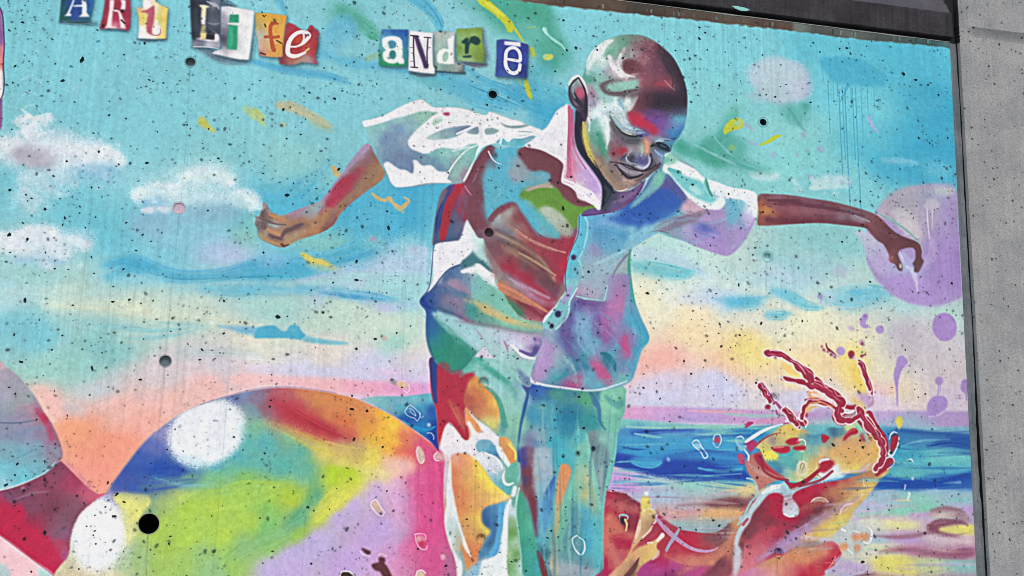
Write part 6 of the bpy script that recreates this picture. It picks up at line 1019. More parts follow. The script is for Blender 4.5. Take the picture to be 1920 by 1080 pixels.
sheet()
# ---------------------------------------------------------------- red paint splash, lower right
sheet(1120, 880, 5.4)
BASE = '100 210 160 225 260 240 360 300 440 350 540 410 620 440 680 500 760 560 850 600 950 620 1050 610 1180 600 1300 560 1420 500 1500 420 1600 320 1700 240 1900 260 1900 1200 40 1200 62 1000 62 800 62 640 70 420 85 290'
with clip(BASE, 1, name='painted_red_swirl'):
    G('-50 0 2000 0 2000 1300 -50 1300', '''150 250 b03c58 250 280 984054 350 330 904858 150 350 b4485c 250 380 c06468 400 400 b46068 450 370 904454 100 420 b43c54 120 500 cc7068 180 560 c86860 150 450 b83450 350 480 983c54 320 560 943c50 400 500 983c50 200 640 cc7c6c 300 650 bc7068 100 620 cc7468 120 750 cc706c 150 850 c87470 230 750 b83454 200 700 b43050 300 760 b03454 250 850 c06068 100 950 b43058 80 1050 b43464 200 950 c87870 350 850 cc7c68
600 480 b04c68 560 600 a83c58 600 650 b44c60 700 560 b45068 650 620 a44058 750 620 a44c5c 780 640 b04c60 880 700 c42c50 920 740 c83050 1000 720 bc3854 850 640 b04860 1050 680 a84c5c 1150 690 8c5860 1250 660 7c6068 1300 600 787078 1200 740 a06868 1100 800 ac5060 1300 750 b88070 1350 620 c0906c 1400 560 d0a078 1380 700 c88870 1250 850 c8806c 1050 860 b44c60 900 800 bc4058 800 800 bc4458 700 850 bc4058 750 740 b83c58 600 850 b84458 650 950 b43464 560 980 ac3464 850 900 cc6468 950 940 cc7870 1100 900 c87070 1200 880 b87070 1150 950 d09078 950 1000 c86c84 800 1000 b45490 600 1040 b04c94 500 1000 a84490 750 1060 943c78 850 1060 8c4870 950 1040 b04c8c 1050 1020 bc5088 1150 1000 a04c70 1250 940 804858 1200 1040 905060
1600 560 84505c 1500 640 7c4c58 1650 450 8c4858 1450 800 80505c 1700 350 a83854 1700 640 c03c5c 1600 700 c04460 1550 850 c86070 1700 850 bc4c64 1650 950 cc7880 1550 1000 d08484 1700 1040 c87880''', 1.5, pw=4.3)
    L('100 210 220 240 340 290 450 350', [4, 10, 12, 8], '8c4052', 4, .7); L('100 340 220 380 330 410 430 430', [12, 16, 14, 8], 'bc6468', 5, .6); F('100 440 160 430 200 500 260 600 360 620 360 690 220 700 130 680 90 560', 'cc7468', 5, .7); F('230 460 330 470 430 480 440 560 400 620 310 640 250 560', '923c50', 5, .7)
    L('70 640 120 760 140 900 130 1000', [6, 12, 12, 4], 'cc7470', 6, .5); L('160 700 260 720 340 780', [10, 22, 10], 'b43050', 7, .6)
    L('820 650 900 720 1020 760 1150 740 1260 670 1330 590', [6, 26, 22, 24, 16, 6], 'b04054', 10, .5); E(900, 720, 90, 50, 10, 'c62d50', 10, .7); L('1100 700 1200 700 1280 640 1340 560', [10, 24, 20, 6], '7c5c66', 8, .7)
    L('700 880 850 930 1000 930 1150 900 1300 850 1400 700', [4, 10, 16, 16, 14, 10], 'cc8472', 8, .65); L('450 1000 600 1010 760 1000 900 1030 1050 1020', [14, 24, 22, 18, 10], 'b04a90', 9, .6); L('1080 1080 1180 1020 1270 930 1300 880', [8, 12, 12, 4], '7c4454', 5, .7); E(740, 1075, 110, 26, 0, '8c3c70', 8, .7); L('820 1060 980 960 1100 920', [4, 14, 8], 'd49078', 8, .5)
G('440 430 500 400 560 410 590 460 585 520 550 560 545 620 480 680 420 740 370 800 340 860 400 800 470 770 540 740 620 690 650 660 680 680 620 740 600 780 615 830 590 890 520 930 450 980 400 1050 380 1100 120 1100 160 1030 240 960 290 900 330 830 350 760 380 680 400 600 425 520',
  '480 440 dccc8c 560 440 d4bc6c 450 500 c8a888 500 480 d0b480 540 500 ac9078 520 560 a88070 430 600 d0b084 480 620 b08c74 460 660 c8a08c 400 700 d0ac84 380 760 d4a884 340 820 d8a880 280 900 dcb080 200 1000 d8a884 150 1060 d8a488 560 720 e0bc7c 600 720 dcb884 540 780 dcb87c 480 820 dcb478 560 830 e4c878 600 840 d8b084 500 900 dcbc78 420 880 d8ac7c 400 960 9c7870 380 1000 7c5454 440 960 e0bc7c 340 1040 744c50 300 1070 80585c 420 1020 d8b080 260 1040 d4a884 300 1000 d0a888', 2)
F('440 400 445 290 480 265 520 280 535 330 540 390 500 410 470 430', 'd8cc78', 2); F('480 230 512 225 515 260 482 265', 'e8e4f2', 1.4); L('540 330 560 400 580 400', [2, 3, 3], 'b4c0d8', 1.5, .8); E(520, 335, 10, 16, 0, '7c6c30', 1.5, .7)
L('420 900 380 980 330 1050 280 1090', [2, 8, 9, 6], '74484e', 2, .9); L('430 520 420 600 390 690', [5, 8, 5], 'e4ccc0', 2.5, .6); L('460 690 530 620 560 570', [3, 3, 2], 'e8d4d4', 2, .7); L('470 420 530 400 580 430 600 460', [3, 3, 4, 4], 'e4d8a8', 1.8, .8); L('600 460 595 520 570 550', [3, 4, 3], 'dcc8e0', 1.8, .8)
L('660 665 610 720', [8, 5], 'ecdcf0', 1.6); L('510 745 560 740', 3, 'e8d4d8', 1.6, .8); L('560 910 610 870 620 830', [4, 6, 5], 'dcc8c8', 2.5, .6)
L('220 500 230 470 270 460 310 480 300 510', [2, 4, 4, 3, 2], 'a8b4cc', 1.6, .9); F('235 500 270 490 280 540 265 560 240 540', '303c50', 1.5); L('280 510 300 560 290 620', [4, 4, 3], 'e0bc84', 1.5)
L('100 212 150 222 190 212 250 240', [2, 3, 2, 1], 'd0a8c8', 1.8, .8)
L('600 500 680 590 740 650 800 700 880 760 980 810 1100 830 1180 815 1220 790', [5, 9, 9, 8, 7, 6, 5, 3, 2], 'bf95c0', 1.6, .92); L('830 580 820 620 770 700 730 760 700 820', [4, 5, 7, 6, 6], 'a6a2c2', 1.6, .92); L('840 590 950 600 1080 610 1200 600 1300 560', [6, 9, 12, 12, 5], '98acb8', 3, .9); L('700 820 690 880', [4, 2], 'b07c9c', 2, .5)
sheet(1380, 900, 6)
SHAPE['painted_splash'] = spline(pts('120 620 180 480 200 400 250 300 330 200 380 160 480 140 560 60 700 60 800 30 1000 0 1200 -40 1500 -170 1700 -200 1720 -100 1640 -20 1560 80 1500 160 1400 270 1320 360 1260 480 1180 540 1140 720 1190 830 1100 960 900 1090 100 1090 0 1000 -10 800 60 700'), True, 4)
G('120 620 180 480 200 400 250 300 330 200 380 160 480 140 520 180 530 250 520 340 530 400 600 420 690 400 710 340 690 280 640 230 635 170 700 115 800 75 900 45 1000 25 1200 -5 1400 -60 1560 -150 1700 -200 1720 -100 1640 -20 1560 80 1500 160 1400 270 1320 360 1260 480 1180 540 1080 640 960 660 900 700 780 720 640 780 540 830 420 820 300 900 160 990 40 1090 -80 1100 60 900 90 760',
  '''680 180 bc2c50 750 130 c02a4e 850 90 c02c50 950 70 bc3050 1100 40 b43c58 1250 10 a84860 700 280 b82c4c 800 200 bc2c4c 900 180 b03450 950 250 983c50 1000 160 a85858 1100 120 b47c60 1200 80 bc8464 1300 40 c08c68 1400 -20 b88468 1500 -60 b48868 1050 220 94505a 1150 200 a87860 1250 140 c09068 1350 80 c4986c 1550 -60 b89070 1600 -60 ccb878 1450 120 d4bc74 1500 40 ccac70 400 200 c02c50 450 250 bc2c50 400 350 b82c4c 350 250 984054 300 320 844858 240 420 7c4858 300 440 744450 200 520 784c58 150 620 80505c 400 450 7c4454 330 420 94404c 480 400 bc2c50 560 440 b83050 620 460 b43050 700 420 b02c4c 800 380 a4344c 850 340 983848 900 360 783c4c 950 330 6c404c 1050 290 845058 800 440 7c4458 860 420 786068 750 480 80485c 700 520 903c58 600 540 a03854 500 500 b83858 400 520 c04c60 450 560 c04058 300 540 c05464 350 600 c05064 250 640 c0586c 200 700 c46070 350 700 c45870 450 640 b84460 500 620 a83c58 560 600 94485c 420 720 a8587c 300 780 c46c7c 200 820 cc7080 120 800 d07080 150 900 d47888 100 980 d08090 250 900 c87c98 600 620 a890c4 700 600 b094cc 650 660 b09ccc 560 700 b090c8 500 760 a890cc 800 540 b898c0 900 450 ac909c 1000 380 a88080 1100 320 b08c74 1180 320 c8a078 1100 420 d0b070 1000 500 d8bc6c 900 560 d4b874 950 620 dcc46c 850 620 d8b888 1050 560 d8c874 1100 500 d8c86c 1200 420 d4c46c 1250 340 c8b470 1180 480 d4cc7c 1050 620 d4c488 1350 200 c4a870 1400 160 d0bc78 1300 240 d4bc74 1500 60 d8c880 780 640 d0b08c 750 700 b094a0 400 860 b498cc 600 740 b494a0''', 2.5, pw=4.3)
G('640 780 740 750 900 730 1000 700 1080 690 1140 720 1180 800 1190 830 1120 900 1100 960 1000 1020 900 1090 -60 1100 60 1060 160 1000 300 930 440 860 540 840', '700 800 cc9878 850 780 b89080 1000 740 cc8080 1080 720 c47480 1120 780 c03c50 1150 820 c83c54 1100 860 c84058 1000 820 d09070 900 850 d4946c 1050 900 c03450 1000 950 bc2c4c 920 940 c85460 850 1000 c43450 800 900 d0906c 700 880 d09068 600 860 cc8c6c 500 900 d09474 400 920 c8946c 300 960 c89080 700 1000 c85868 750 1050 bc3454 600 960 d08878 500 1000 d49084 400 1040 d49898 600 1060 cc6c74 300 1060 cc84a0 200 1020 cc88b0 100 1060 cc7ca8', 2.5)
F('560 820 700 770 850 750 960 710 1020 700 920 690 840 690 760 720 680 760 600 800', '8c747c', 5, .8); E(950, 745, 34, 22, -20, 'a89498', 3, .8); L('1040 990 1090 930 1120 860', [1.5, 3, 2], 'e08c94', 1.6, .8); L('1100 960 1160 880 1185 830', 2, 'a86888', 1.6, .6)
F('30 420 110 380 200 240 300 120 400 60 500 40 560 20 600 100 640 110 700 60 800 30 880 -10 900 20 800 70 700 110 640 160 630 220 680 280 704 350 680 400 620 415 560 400 525 360 530 280 540 200 500 150 400 150 340 190 260 290 190 380 150 480 90 560 40 660 10 760 -20 700 20 560 60 500', 'b9d0de', 2.2)
F('520 60 580 40 620 130 600 240 560 200 500 140', '9cc4d8', 3, .8); F('540 220 640 220 690 300 695 360 660 400 590 400 545 370', 'd4dcee', 4, .8); L('540 380 600 410 670 400', 3, 'e8f4f8', 1.8); L('300 150 400 90 480 70', [4, 9, 6], 'e4eef4', 3, .8); L('80 500 130 440', [6, 5], 'c05478', 1.8, .85); L('50 350 190 240 220 190', [3, 6, 3], 'c86470', 3, .7)
L('20 500 90 400 160 260 230 170 240 60 200 0 120 -20', [4, 4, 4, 4, 5, 4, 3], 'a4ccd4', 1.8, .9)
F('-20 740 60 780 60 900 40 1000 10 1060 -30 1090', 'c8ccdc', 3, .9)
L('845 250 880 210 940 195 1000 210 1040 250', [2, 2, 2, 2, 1.5], 'd8c0c8', 1.4, .9); L('860 235 920 225 990 240', [3, 4, 3], 'b4b0b0', 1.8, .8); L('1170 380 1200 310 1250 275 1310 265', [2, 3, 4, 2], 'ecd4d8', 1.8, .9); L('1150 400 1250 320 1380 220 1440 140', [1, 3, 4, 2], 'dcb898', 3, .7); L('1430 -20 1435 30 1442 65', 2, 'e4c8a0', 1.4, .9)
F('1090 650 1160 560 1260 520 1400 500 1500 560 1540 620 1500 700 1440 760 1340 880 1240 850 1180 760', 'b8c8cc', 6, .7); F('1290 620 1400 590 1490 600 1500 650 1450 690 1400 670 1330 690', 'd49874', 3, .9); F('1170 720 1240 710 1260 760 1210 800 1170 780', 'd89870', 3, .9); F('1330 740 1390 720 1400 780 1350 820', 'd4987c', 3, .9)
L('1480 520 1525 580 1520 660 1490 710 1440 700', [2, 4, 4, 3, 3], 'ecdcf0', 1.6); L('1190 555 1230 575', 4, 'eef0f4', 1.6); L('1260 780 1310 830', 3, 'dce4ec', 1.8, .8); L('1320 570 1390 590', 3, 'd8e4e4', 2, .7)
L('1220 840 1350 900 1480 900 1560 870', [10, 14, 12, 8], 'd4d4c4', 5, .6)
# ---- cup of the splash
sheet(1380, 780, 6)
SHAPE['painted_splash_cup'] = spline(pts('10 440 110 300 220 200 400 120 640 80 760 150 830 210 950 200 1050 130 1180 130 1290 70 1400 20 1500 100 1600 160 1680 300 1690 440 1780 480 1770 550 1590 680 1400 640 1200 660 1000 710 880 740 700 830 600 820 560 740 480 720 330 800 260 820 200 700 100 580'), True, 4)
G('220 340 280 280 400 200 520 110 640 90 760 150 830 210 950 200 1050 130 1180 130 1290 70 1400 60 1480 140 1560 200 1660 300 1640 440 1600 540 1540 600 1400 640 1200 650 1000 700 880 700 760 740 620 740 500 680 400 600 320 500 280 400',
  '''280 330 c8bc88 350 280 c4b890 450 180 d0bc80 560 140 e4c470 640 130 e4c468 700 170 dcc070 600 220 dcc870 500 230 d4c080 400 280 a09098 480 270 c0b084 650 240 d8c478 340 340 d4c878 780 170 c0b080 820 220 5494b4 900 180 4888a8 960 160 548cb0 740 240 88b0a4 860 280 60a8c0 950 260 60a4c0 1000 200 6cb4c4 1100 180 48789c 1180 160 6090a4 1250 110 d4cc94 1300 100 c4cc9c 1380 120 94ccb8 1450 200 8cc4bc
350 440 f0e068 420 460 f0e470 300 400 d8d078 500 440 60b4bc 600 420 54b0c0 560 520 60b0b8 700 450 74bcac 650 560 5cacb4 450 560 4898b0 400 520 4c90b4 480 600 5080a8 560 640 7cb0b0 700 660 ccc894 620 700 a4c8a4 760 700 c8c494 850 640 d4bc80 820 560 d4c080 800 480 a4c4a4 900 400 a0bca8 950 460 d4b888 880 520 d4b878 850 380 84bcb4 1000 380 c8b48c 1100 400 dcb074 1200 360 d8ac70 1050 320 a0a494 1150 300 c4ac88 1200 450 d8b078 1300 400 dcac70 1400 450 dcb070 1300 500 d8b068 1350 580 dccc70 1450 520 dcb874 1500 400 dcac70 1560 350 e0b868 1600 300 dcb068 1620 380 dcbc68 1550 450 dcc074 1500 560 d0ac80 1400 300 d8a878 1500 280 c0a890 1250 300 d0a078 1180 560 dcc078 1200 640 e4dcb4 1100 600 dce4ec 1000 660 d4e4ee 1150 520 d4bc80 1440 620 c8acb0''', 2, pw=4.3)
F('400 360 450 345 540 340 600 340 605 390 570 415 500 420 430 395', 'bc2f4c', 1.6); F('555 290 600 255 690 245 715 285 700 315 620 330 575 315', 'bc2f4c', 1.6); F('640 370 660 340 720 335 778 335 780 380 730 390 680 385', 'bc3048', 1.6); L('400 355 500 350 540 345', [4, 4, 2], 'dc8c80', 2.5, .7)
L('710 270 750 265 780 290 780 330', [4, 3, 3, 2], 'cce4f0', 1.5); F('710 385 740 390 770 385 740 405', 'e8ecf0', 1.5); E(695, 285, 14, 12, 0, 'd8a4a8', 1.6, .8)
F('290 395 340 400 400 400 450 420 475 440 460 470 420 485 380 480 340 450 300 425', 'ece068', 2); L('370 480 370 500', 1.6, 'ece068', 1.2); L('395 485 400 512', 1.8, 'ece068', 1.2)
F('960 220 990 205 1040 230 1050 250 1000 300 970 290', 'b83048', 2); F('1200 280 1230 210 1290 150 1340 140 1375 170 1360 200 1290 220 1240 260', 'b83048', 2.5); L('1230 210 1290 170 1340 160', [3, 3, 2], 'd06c68', 3, .6)
F('1390 220 1430 190 1450 280 1420 290', 'b44058', 3, .8); L('1460 280 1490 220 1450 160', [4, 8, 4], 'a8b0b0', 5, .5)
L('1500 -20 1540 60 1600 150 1660 240 1690 340 1680 440 1640 540 1590 620', [14, 12, 11, 12, 10, 9, 8, 5], 'b22e4c', 2); L('1360 -40 1420 60 1480 140 1540 240 1560 290', [10, 10, 9, 8, 5], 'b02e50', 2); L('1410 10 1470 80 1520 150 1560 240', [2, 2, 2.5, 2], 'd09cb0', 1.6, .8); L('1480 60 1560 170 1600 260', [8, 12, 4], 'b43456', 4, .6)
F('1590 620 1600 560 1660 510 1720 475 1775 480 1775 530 1720 590 1650 640 1590 680 1560 650', 'a8344c', 2); L('1600 540 1660 490 1740 460 1780 500 1770 550 1700 600', [2, 2.5, 3, 3, 2.5, 2], 'd4c8d8', 1.5, .9)
F('1735 390 1735 320 1750 250 1780 205 1820 215 1828 260 1800 350 1760 400', 'a8344a', 1.6); L('1725 260 1740 210 1775 180 1810 190', [2, 3, 3, 2], 'd0e0ec', 1.5); L('1835 240 1825 310 1790 400 1750 450 1715 420 1730 390', [2, 3, 3, 4, 4, 3], 'dce4f0', 1.5); L('1750 230 1790 210 1815 220', [3, 4, 3], '4c4c58', 2, .7); E(1745, 410, 16, 14, 0, '302838', 1.5)
F('560 700 540 680 460 640 380 570 310 480 280 400 230 420 160 440 110 520 130 620 220 740 250 800 260 840 330 790 430 730 520 720', 'bc7c78', 2)
F('270 420 300 480 340 540 420 610 500 670 560 705 480 680 380 630 300 590 230 520 200 440', 'aa3350', 3); L('200 640 300 700 420 720', [14, 18, 8], 'cc8c78', 8, .6); L('150 540 230 620 360 680', [4, 8, 4], 'c8a0a8', 4, .5)
F('15 440 50 420 90 450 100 540 70 560 30 520', 'bc5478', 2); F('100 300 130 280 180 270 230 290 225 330 180 400 150 400 110 340', 'b4447c', 2); L('90 370 110 400 140 440 140 500', [3, 3, 4, 3], 'd8d8e8', 1.6); L('10 240 60 230 90 260', [2, 3, 2], 'd0dcec', 1.6); L('0 260 20 320 60 370 110 340', [3, 5, 8, 5], '94bcd8', 3, .7); F('0 250 70 270 90 330 40 340 0 300', '94c0dc', 3, .6)
L('110 290 200 230 300 170 420 120 520 95', [5, 7, 6, 4, 3], 'e6eef2', 1.8); L('220 340 270 290 340 240 420 205 500 190', [3, 4, 3, 2, 1], 'a84850', 2, .8); L('540 85 620 75 700 90', 2, 'a84450', 1.6, .7); L('680 130 760 160 830 200', [4, 4, 2], 'c0a878', 2, .8)
L('560 740 640 780 740 760 830 700 900 640 960 590', [4, 8, 9, 8, 7, 6], 'a83450', 2); F('575 745 620 770 700 765 780 730 760 780 680 820 610 820', 'ac3450', 2); L('620 830 740 790 860 750 960 700', [3, 5, 5, 3], 'b4b4b4', 3, .7)
F('935 540 945 500 1000 475 1060 490 1110 520 1090 570 1040 620 990 640 940 620', 'b43048', 3.5); L('940 520 970 495 1040 485', [5, 6, 5], 'd8d4e4', 2, .9); F('900 740 940 690 1010 650 1080 600 1120 560 1160 540 1180 640 1240 660 1160 700 1050 720 960 745', 'd8e4ee', 4, .9); L('940 700 1060 690 1200 680', [4, 6, 4], 'c0d8e8', 3, .6)
L('1200 650 1320 620 1420 610 1480 560 1560 480', [3, 3, 4, 4, 3], 'ccbcc4', 2.5, .8); E(740, 570, 50, 60, 0, 'd0ccb0', 4, .8); L('720 600 730 550 760 530 765 570 740 610', 1.5, '8c7c60', 1.3, .8); E(590, 620, 26, 30, 0, 'b8ccc0', 5, .7)
L('700 560 690 620 720 660 770 655 800 610 790 550 760 515 720 520 700 560', 5, 'e0dccc', 4, .6)
# ---- crown of the splash
sheet(1380, 640, 4.909)
def halo(p, w, col='e8dce8', **k):
    L(p, [v + 5.5 for v in w], col, 2, .85); L(p, w, 'aa3152', 1.5, **k)
halo('300 110 360 110 420 130 470 155', [9, 11, 8, 4]); E(345, 110, 60, 34, 0, 'b03050', 1.6)
F('490 160 560 170 620 230 700 280 640 280 560 240 520 230', 'bcb8d8', 2.5, .8); F('440 190 520 240 600 310 580 320 500 300 420 230', 'f0cc74', 4, .7)
halo('500 165 560 205 620 245 680 290 700 340', [4, 7, 8, 12, 9]); E(670, 320, 34, 34, 0, 'aa3050', 1.6)
halo('740 340 770 370 800 410 860 450 930 500 970 540', [6, 8, 9, 12, 14, 10]); halo('580 370 660 400 740 410 800 430', [6, 9, 8, 9])
L('430 330 500 350 580 370', [8, 9, 6], 'a8a4b8', 3, .8); L('420 350 500 365 600 390', [3, 6, 7], 'b04060', 4, .8)
L('650 430 660 470 700 500', 3, 'e8e4ec', 1.8, .7); G('670 440 740 440 820 480 900 540 920 600 860 600 780 560 700 540 660 500', '700 460 e4b090 780 480 e8dcd8 850 530 dce4e4 900 560 d8dce0 760 520 d88470 840 570 c04c5c 700 510 d8a078', 3)
L('640 540 720 540 800 570 880 600 920 640', [4, 8, 12, 12, 10], 'b43a54', 3, .9); L('650 680 620 640 640 590 680 560 740 570', [8, 8, 6, 6, 3], 'b03a54', 2.5, .9); F('640 660 650 610 700 590 770 590 700 620 670 650', 'dcb878', 2.5); L('600 690 595 650 615 600 660 560', [1.5, 2, 2, 1.5], 'f0e8ee', 1.4)
F('650 690 700 640 780 600 860 620 900 660 880 720 800 720 700 720', 'b49cd0', 5, .8)
L('920 560 930 640 910 700 950 750 1010 760', [14, 16, 12, 10, 4], 'aa3050', 2.5); L('970 590 1040 600 1100 610 1140 640', [7, 11, 12, 8], 'aa3050', 2.5); L('1130 620 1120 700 1180 780 1230 840 1250 900', [8, 10, 12, 13, 8], 'aa3052', 2.5); F('940 680 980 650 1060 660 1100 640 1110 700 1040 700 980 740', 'a89098', 3, .8); L('960 660 1040 690 1100 700', [8, 10, 8], 'a83a58', 4, .7)
L('980 590 975 620 1000 655 1040 655 1080 635', [2, 3, 3, 4, 4], 'e8e4ee', 1.5); L('980 560 1040 570 1080 580', [4, 8, 4], 'c8ccd8', 3, .8)
halo('1200 700 1240 760 1280 840 1330 900', [7, 10, 10, 8]); L('1165 690 1190 680 1210 680', 6, 'e8e8ee', 1.8, .9)
F('1050 220 1120 190 1170 260 1180 340 1210 420 1190 500 1140 470 1080 380', 'eed26e', 6, .8); F('1040 520 1120 520 1180 570 1190 660 1150 680 1120 600 1060 560', 'dcc07c', 5, .8); F('1110 490 1180 480 1250 530 1250 600 1190 580', 'bc9cc8', 5, .8)
halo('1135 180 1170 220 1190 290', [5, 8, 6]); halo('1215 330 1235 400 1250 480', [5, 7, 5]); L('1250 490 1260 560 1220 600', [4, 6, 5], 'c08ca8', 3, .6); E(1062, 120, 30, 36, 0, 'a83050', 1.8)
L('830 20 840 60 880 100 920 130', [2, 4, 6, 3], '943450', 2, .9); E(970, 92, 34, 34, 0, 'b8a0d4', 1.8); L('870 100 900 130 950 140', [3, 6, 3], 'c4b4d8', 2.5, .7); L('1150 140 1190 120', [3, 4], 'a45c7c', 1.8, .8); L('1080 150 1120 160', 4, 'd8c8dc', 2.5, .7)
L('235 400 270 460 310 500', [9, 12, 7], 'b45088', 1.6); L('320 510 345 560', [12, 9], 'b04c88', 1.6); L('350 540 390 590 430 640 450 680', [4, 6, 7, 6], 'a8588c', 1.8, .9); E(292, 606, 26, 22, -20, 'a83454', 1.8); L('370 640 380 670', 4, 'a8447c', 2, .7)
halo('455 620 500 670 540 720 580 790', [6, 10, 8, 6]); L('560 740 620 750 640 760', [9, 14, 8], 'aa3050', 2); L('560 700 620 705 660 740 640 790', [2, 3, 3, 2], 'e8e4ee', 1.5); L('460 735 520 725', [5, 4], 'dcdce8', 1.8, .8); L('90 790 120 760 150 750', [4, 8, 4], 'b44c84', 1.8)
E(640, 800, 70, 10, 20, '8ca49c', 4, .6)
# small drops over the sea
sheet(960, 810, 4)
L('1350 80 1380 60 1405 75 1420 110 1460 160 1465 185 1440 195 1415 150 1370 110 1355 85', [2.5] * 10, 'd8e8f4', 1.5, .9); E(1392, 100, 22, 30, -30, 'a8d0ec', 2.5, .7)
E(1538, 60, 22, 26, 0, 'b45478', 1.8); L('1510 60 1520 25 1555 20 1570 60 1550 110 1525 110 1508 80', 2, 'd4dcec', 1.4, .9)
E(1172, 205, 12, 18, -30, 'a8ccec', 2.5, .6)
sheet(1440, 810, 4)
L('1050 210 1075 205 1090 225', [3, 3, 2], 'e4ecf2', 1.5); E(1086, 348, 14, 11, 0, 'e4eef4', 1.4); L('1030 400 1025 430', [5, 2], 'e4ecf4', 1.5); L('1060 460 1050 510', [5, 5], 'd4e0e8', 2, .8); E(945, 490, 26, 18, 40, '88a4a8', 2.5, .6)
sheet()
# ---------------------------------------------------------------- second pass of the brush
with clip(HEAD, 1):
    sheet(1040, 50, 2.275)
    F('375 50 440 80 500 140 545 220 562 300 562 350 480 362 400 356 352 336 345 290 372 250 366 200 385 150 350 90', '6c4858', 12, .42)
    for i in range(150):
        x, y = rng.normal(370, 45), rng.normal(125, 42)
        E(x, y, rng.uniform(1.2, 5), rng.uniform(1, 3.4), rng.uniform(-60, 60), ['a8808a', '94606f', '9cabb6', '7a4a5a', 'b8909a', '6a4252'][i % 6], 1.5, .5)
    L('300 90 280 140 285 190 310 225', [4, 8, 8, 4], 'ccd2da', 5, .6); L('250 190 290 225 350 222', [4, 6, 3], 'b8a8b4', 4, .5); E(318, 165, 30, 26, 0, '6f434e', 6, .75); E(360, 190, 26, 26, 0, '74495a', 9, .6)
    L('450 90 500 160 540 240 556 320', [10, 20, 18, 12], '37333f', 9, .7); F('400 300 450 285 530 290 564 320 562 368 500 366 440 350 390 346', '332f3e', 11, .75); F('345 330 360 300 420 290 420 340 370 360', '5e3e4c', 9, .6)
    L('325 375 360 395 400 425 430 450', [10, 13, 13, 6], 'bc3654', 5, .8); L('400 360 460 380 500 400', [8, 16, 10], '7353a0', 8, .5); L('330 380 350 372 370 378', 3, '8c4c60', 3, .6)
    L('150 200 200 230 240 215', [4, 6, 3], '8cc0bc', 5, .5); L('170 90 150 150 140 200', [6, 10, 6], 'dbe8ee', 6, .6)
    L('205 250 215 280 260 292 310 288', [4, 5, 5, 3], '6a686f', 4, .7)
    L('260 350 280 380 300 420 340 440', [5, 8, 7, 3], 'd2e2ea', 5, .6); L('240 410 262 440 290 460 320 480', [5, 8, 8, 5], '62606a', 6, .6)
    L('392 366 450 372 500 370 562 368', [8, 16, 16, 10], '564668', 8, .5); L('420 340 470 352 520 352', [6, 14, 8], '40384a', 8, .5)
    # eyes
    L('262 425 290 452 330 466 372 462', [1.5, 2.4, 2.4, 1.5], '2c3240', 1.6, .9); L('275 425 310 440 350 448 385 452', [2.5, 3, 3, 2], '93acc4', 2, .8); L('290 478 330 488 365 486', [4, 7, 4], '515a64', 5, .65); L('300 440 340 452 370 455', 1.3, 'cdd6d8', 1.4, .7)
    L('412 508 440 496 470 505 495 525', [2, 4, 5, 3], '26303c', 2.2, .9); L('430 488 460 478 500 484', [2, 2.5, 1.5], '9cb8d0', 1.8, .8)
    # nose
    L('388 480 394 510 388 545', [5, 6, 4], 'cf9a84', 4, .6); L('372 500 378 530 366 552', [2, 3, 2], '9fc0b8', 3, .6)
    E(328, 562, 9, 10, 0, '3e4054', 3, .85); E(368, 572, 20, 13, 0, '5854a0', 4, .8); L('316 545 306 560 312 580 330 588', [1.6, 2, 2, 1.5], 'a9b6ca', 1.8, .8); L('345 596 368 602 392 594 402 575 400 550', [1.6, 2.4, 2.2, 1.6, 1], 'cbd4ea', 1.6, .9); L('408 540 412 575 402 598', [2, 2.5, 2], '40384f', 2.2, .8)
    # mouth
    G('240 570 300 580 350 604 400 612 440 588 432 620 400 645 360 664 300 668 262 640 240 606', '250 590 8c8086 300 600 8a828e 350 615 7c7484 400 620 746a76 425 605 5e545e 270 630 94847c 320 655 a08c86 370 655 84747a 400 640 74686e', 6, .9)
    L('236 577 262 578 290 584 325 598 360 614 392 612 432 590', [1, 1.6, 2, 2.4, 2.4, 2, 1.2], '2f2a3c', 1.5, .95)
    F('268 588 300 594 340 612 372 622 352 634 316 624 286 606', 'a09eae', 1.8, .95); L('262 584 282 610 310 634 345 642 376 630', [1.4, 3.4, 4, 3.2, 1.4], '2b2638', 1.8, .95); L('300 642 330 652 362 648', [2, 3, 2], '8a7a80', 3, .6)
    L('292 652 310 660 338 658', [2, 3, 2], 'd9b4a8', 2, .8); L('330 668 352 662', [2, 1.4], 'd0b0a8', 2, .6); L('400 640 425 612 448 590', [3, 4, 3], '574c56', 4, .6)
    L('100 400 112 470 140 540 175 600', [6, 9, 7, 4], 'cfc16c', 4, .5); L('170 560 200 620 240 668', [4, 7, 5], 'a38c7a', 5, .6); L('230 690 270 702 310 690', [1.4, 2.4, 1.2], 'dad0ca', 1.5, .8)
    sheet()
with clip(COLLAR, 1):
    sheet(1040, 50, 2.275)
    L('22 560 30 620 28 660 60 676 110 705 150 745 190 778', [6, 8, 6, 6, 8, 9, 8], 'eaebf4', 2.4, .85); L('62 350 66 430 58 520 64 600 72 640', [5, 5, 4, 6, 5], 'c4688f', 3, .6); L('84 500 100 560 120 600', [6, 10, 6], 'cbb4dc', 5, .5)
    for s in ('40 610 60 640', '80 640 88 668', '60 560 66 600'): L(s, 1.4, 'd88aa8', 1.6, .7)
    sheet()
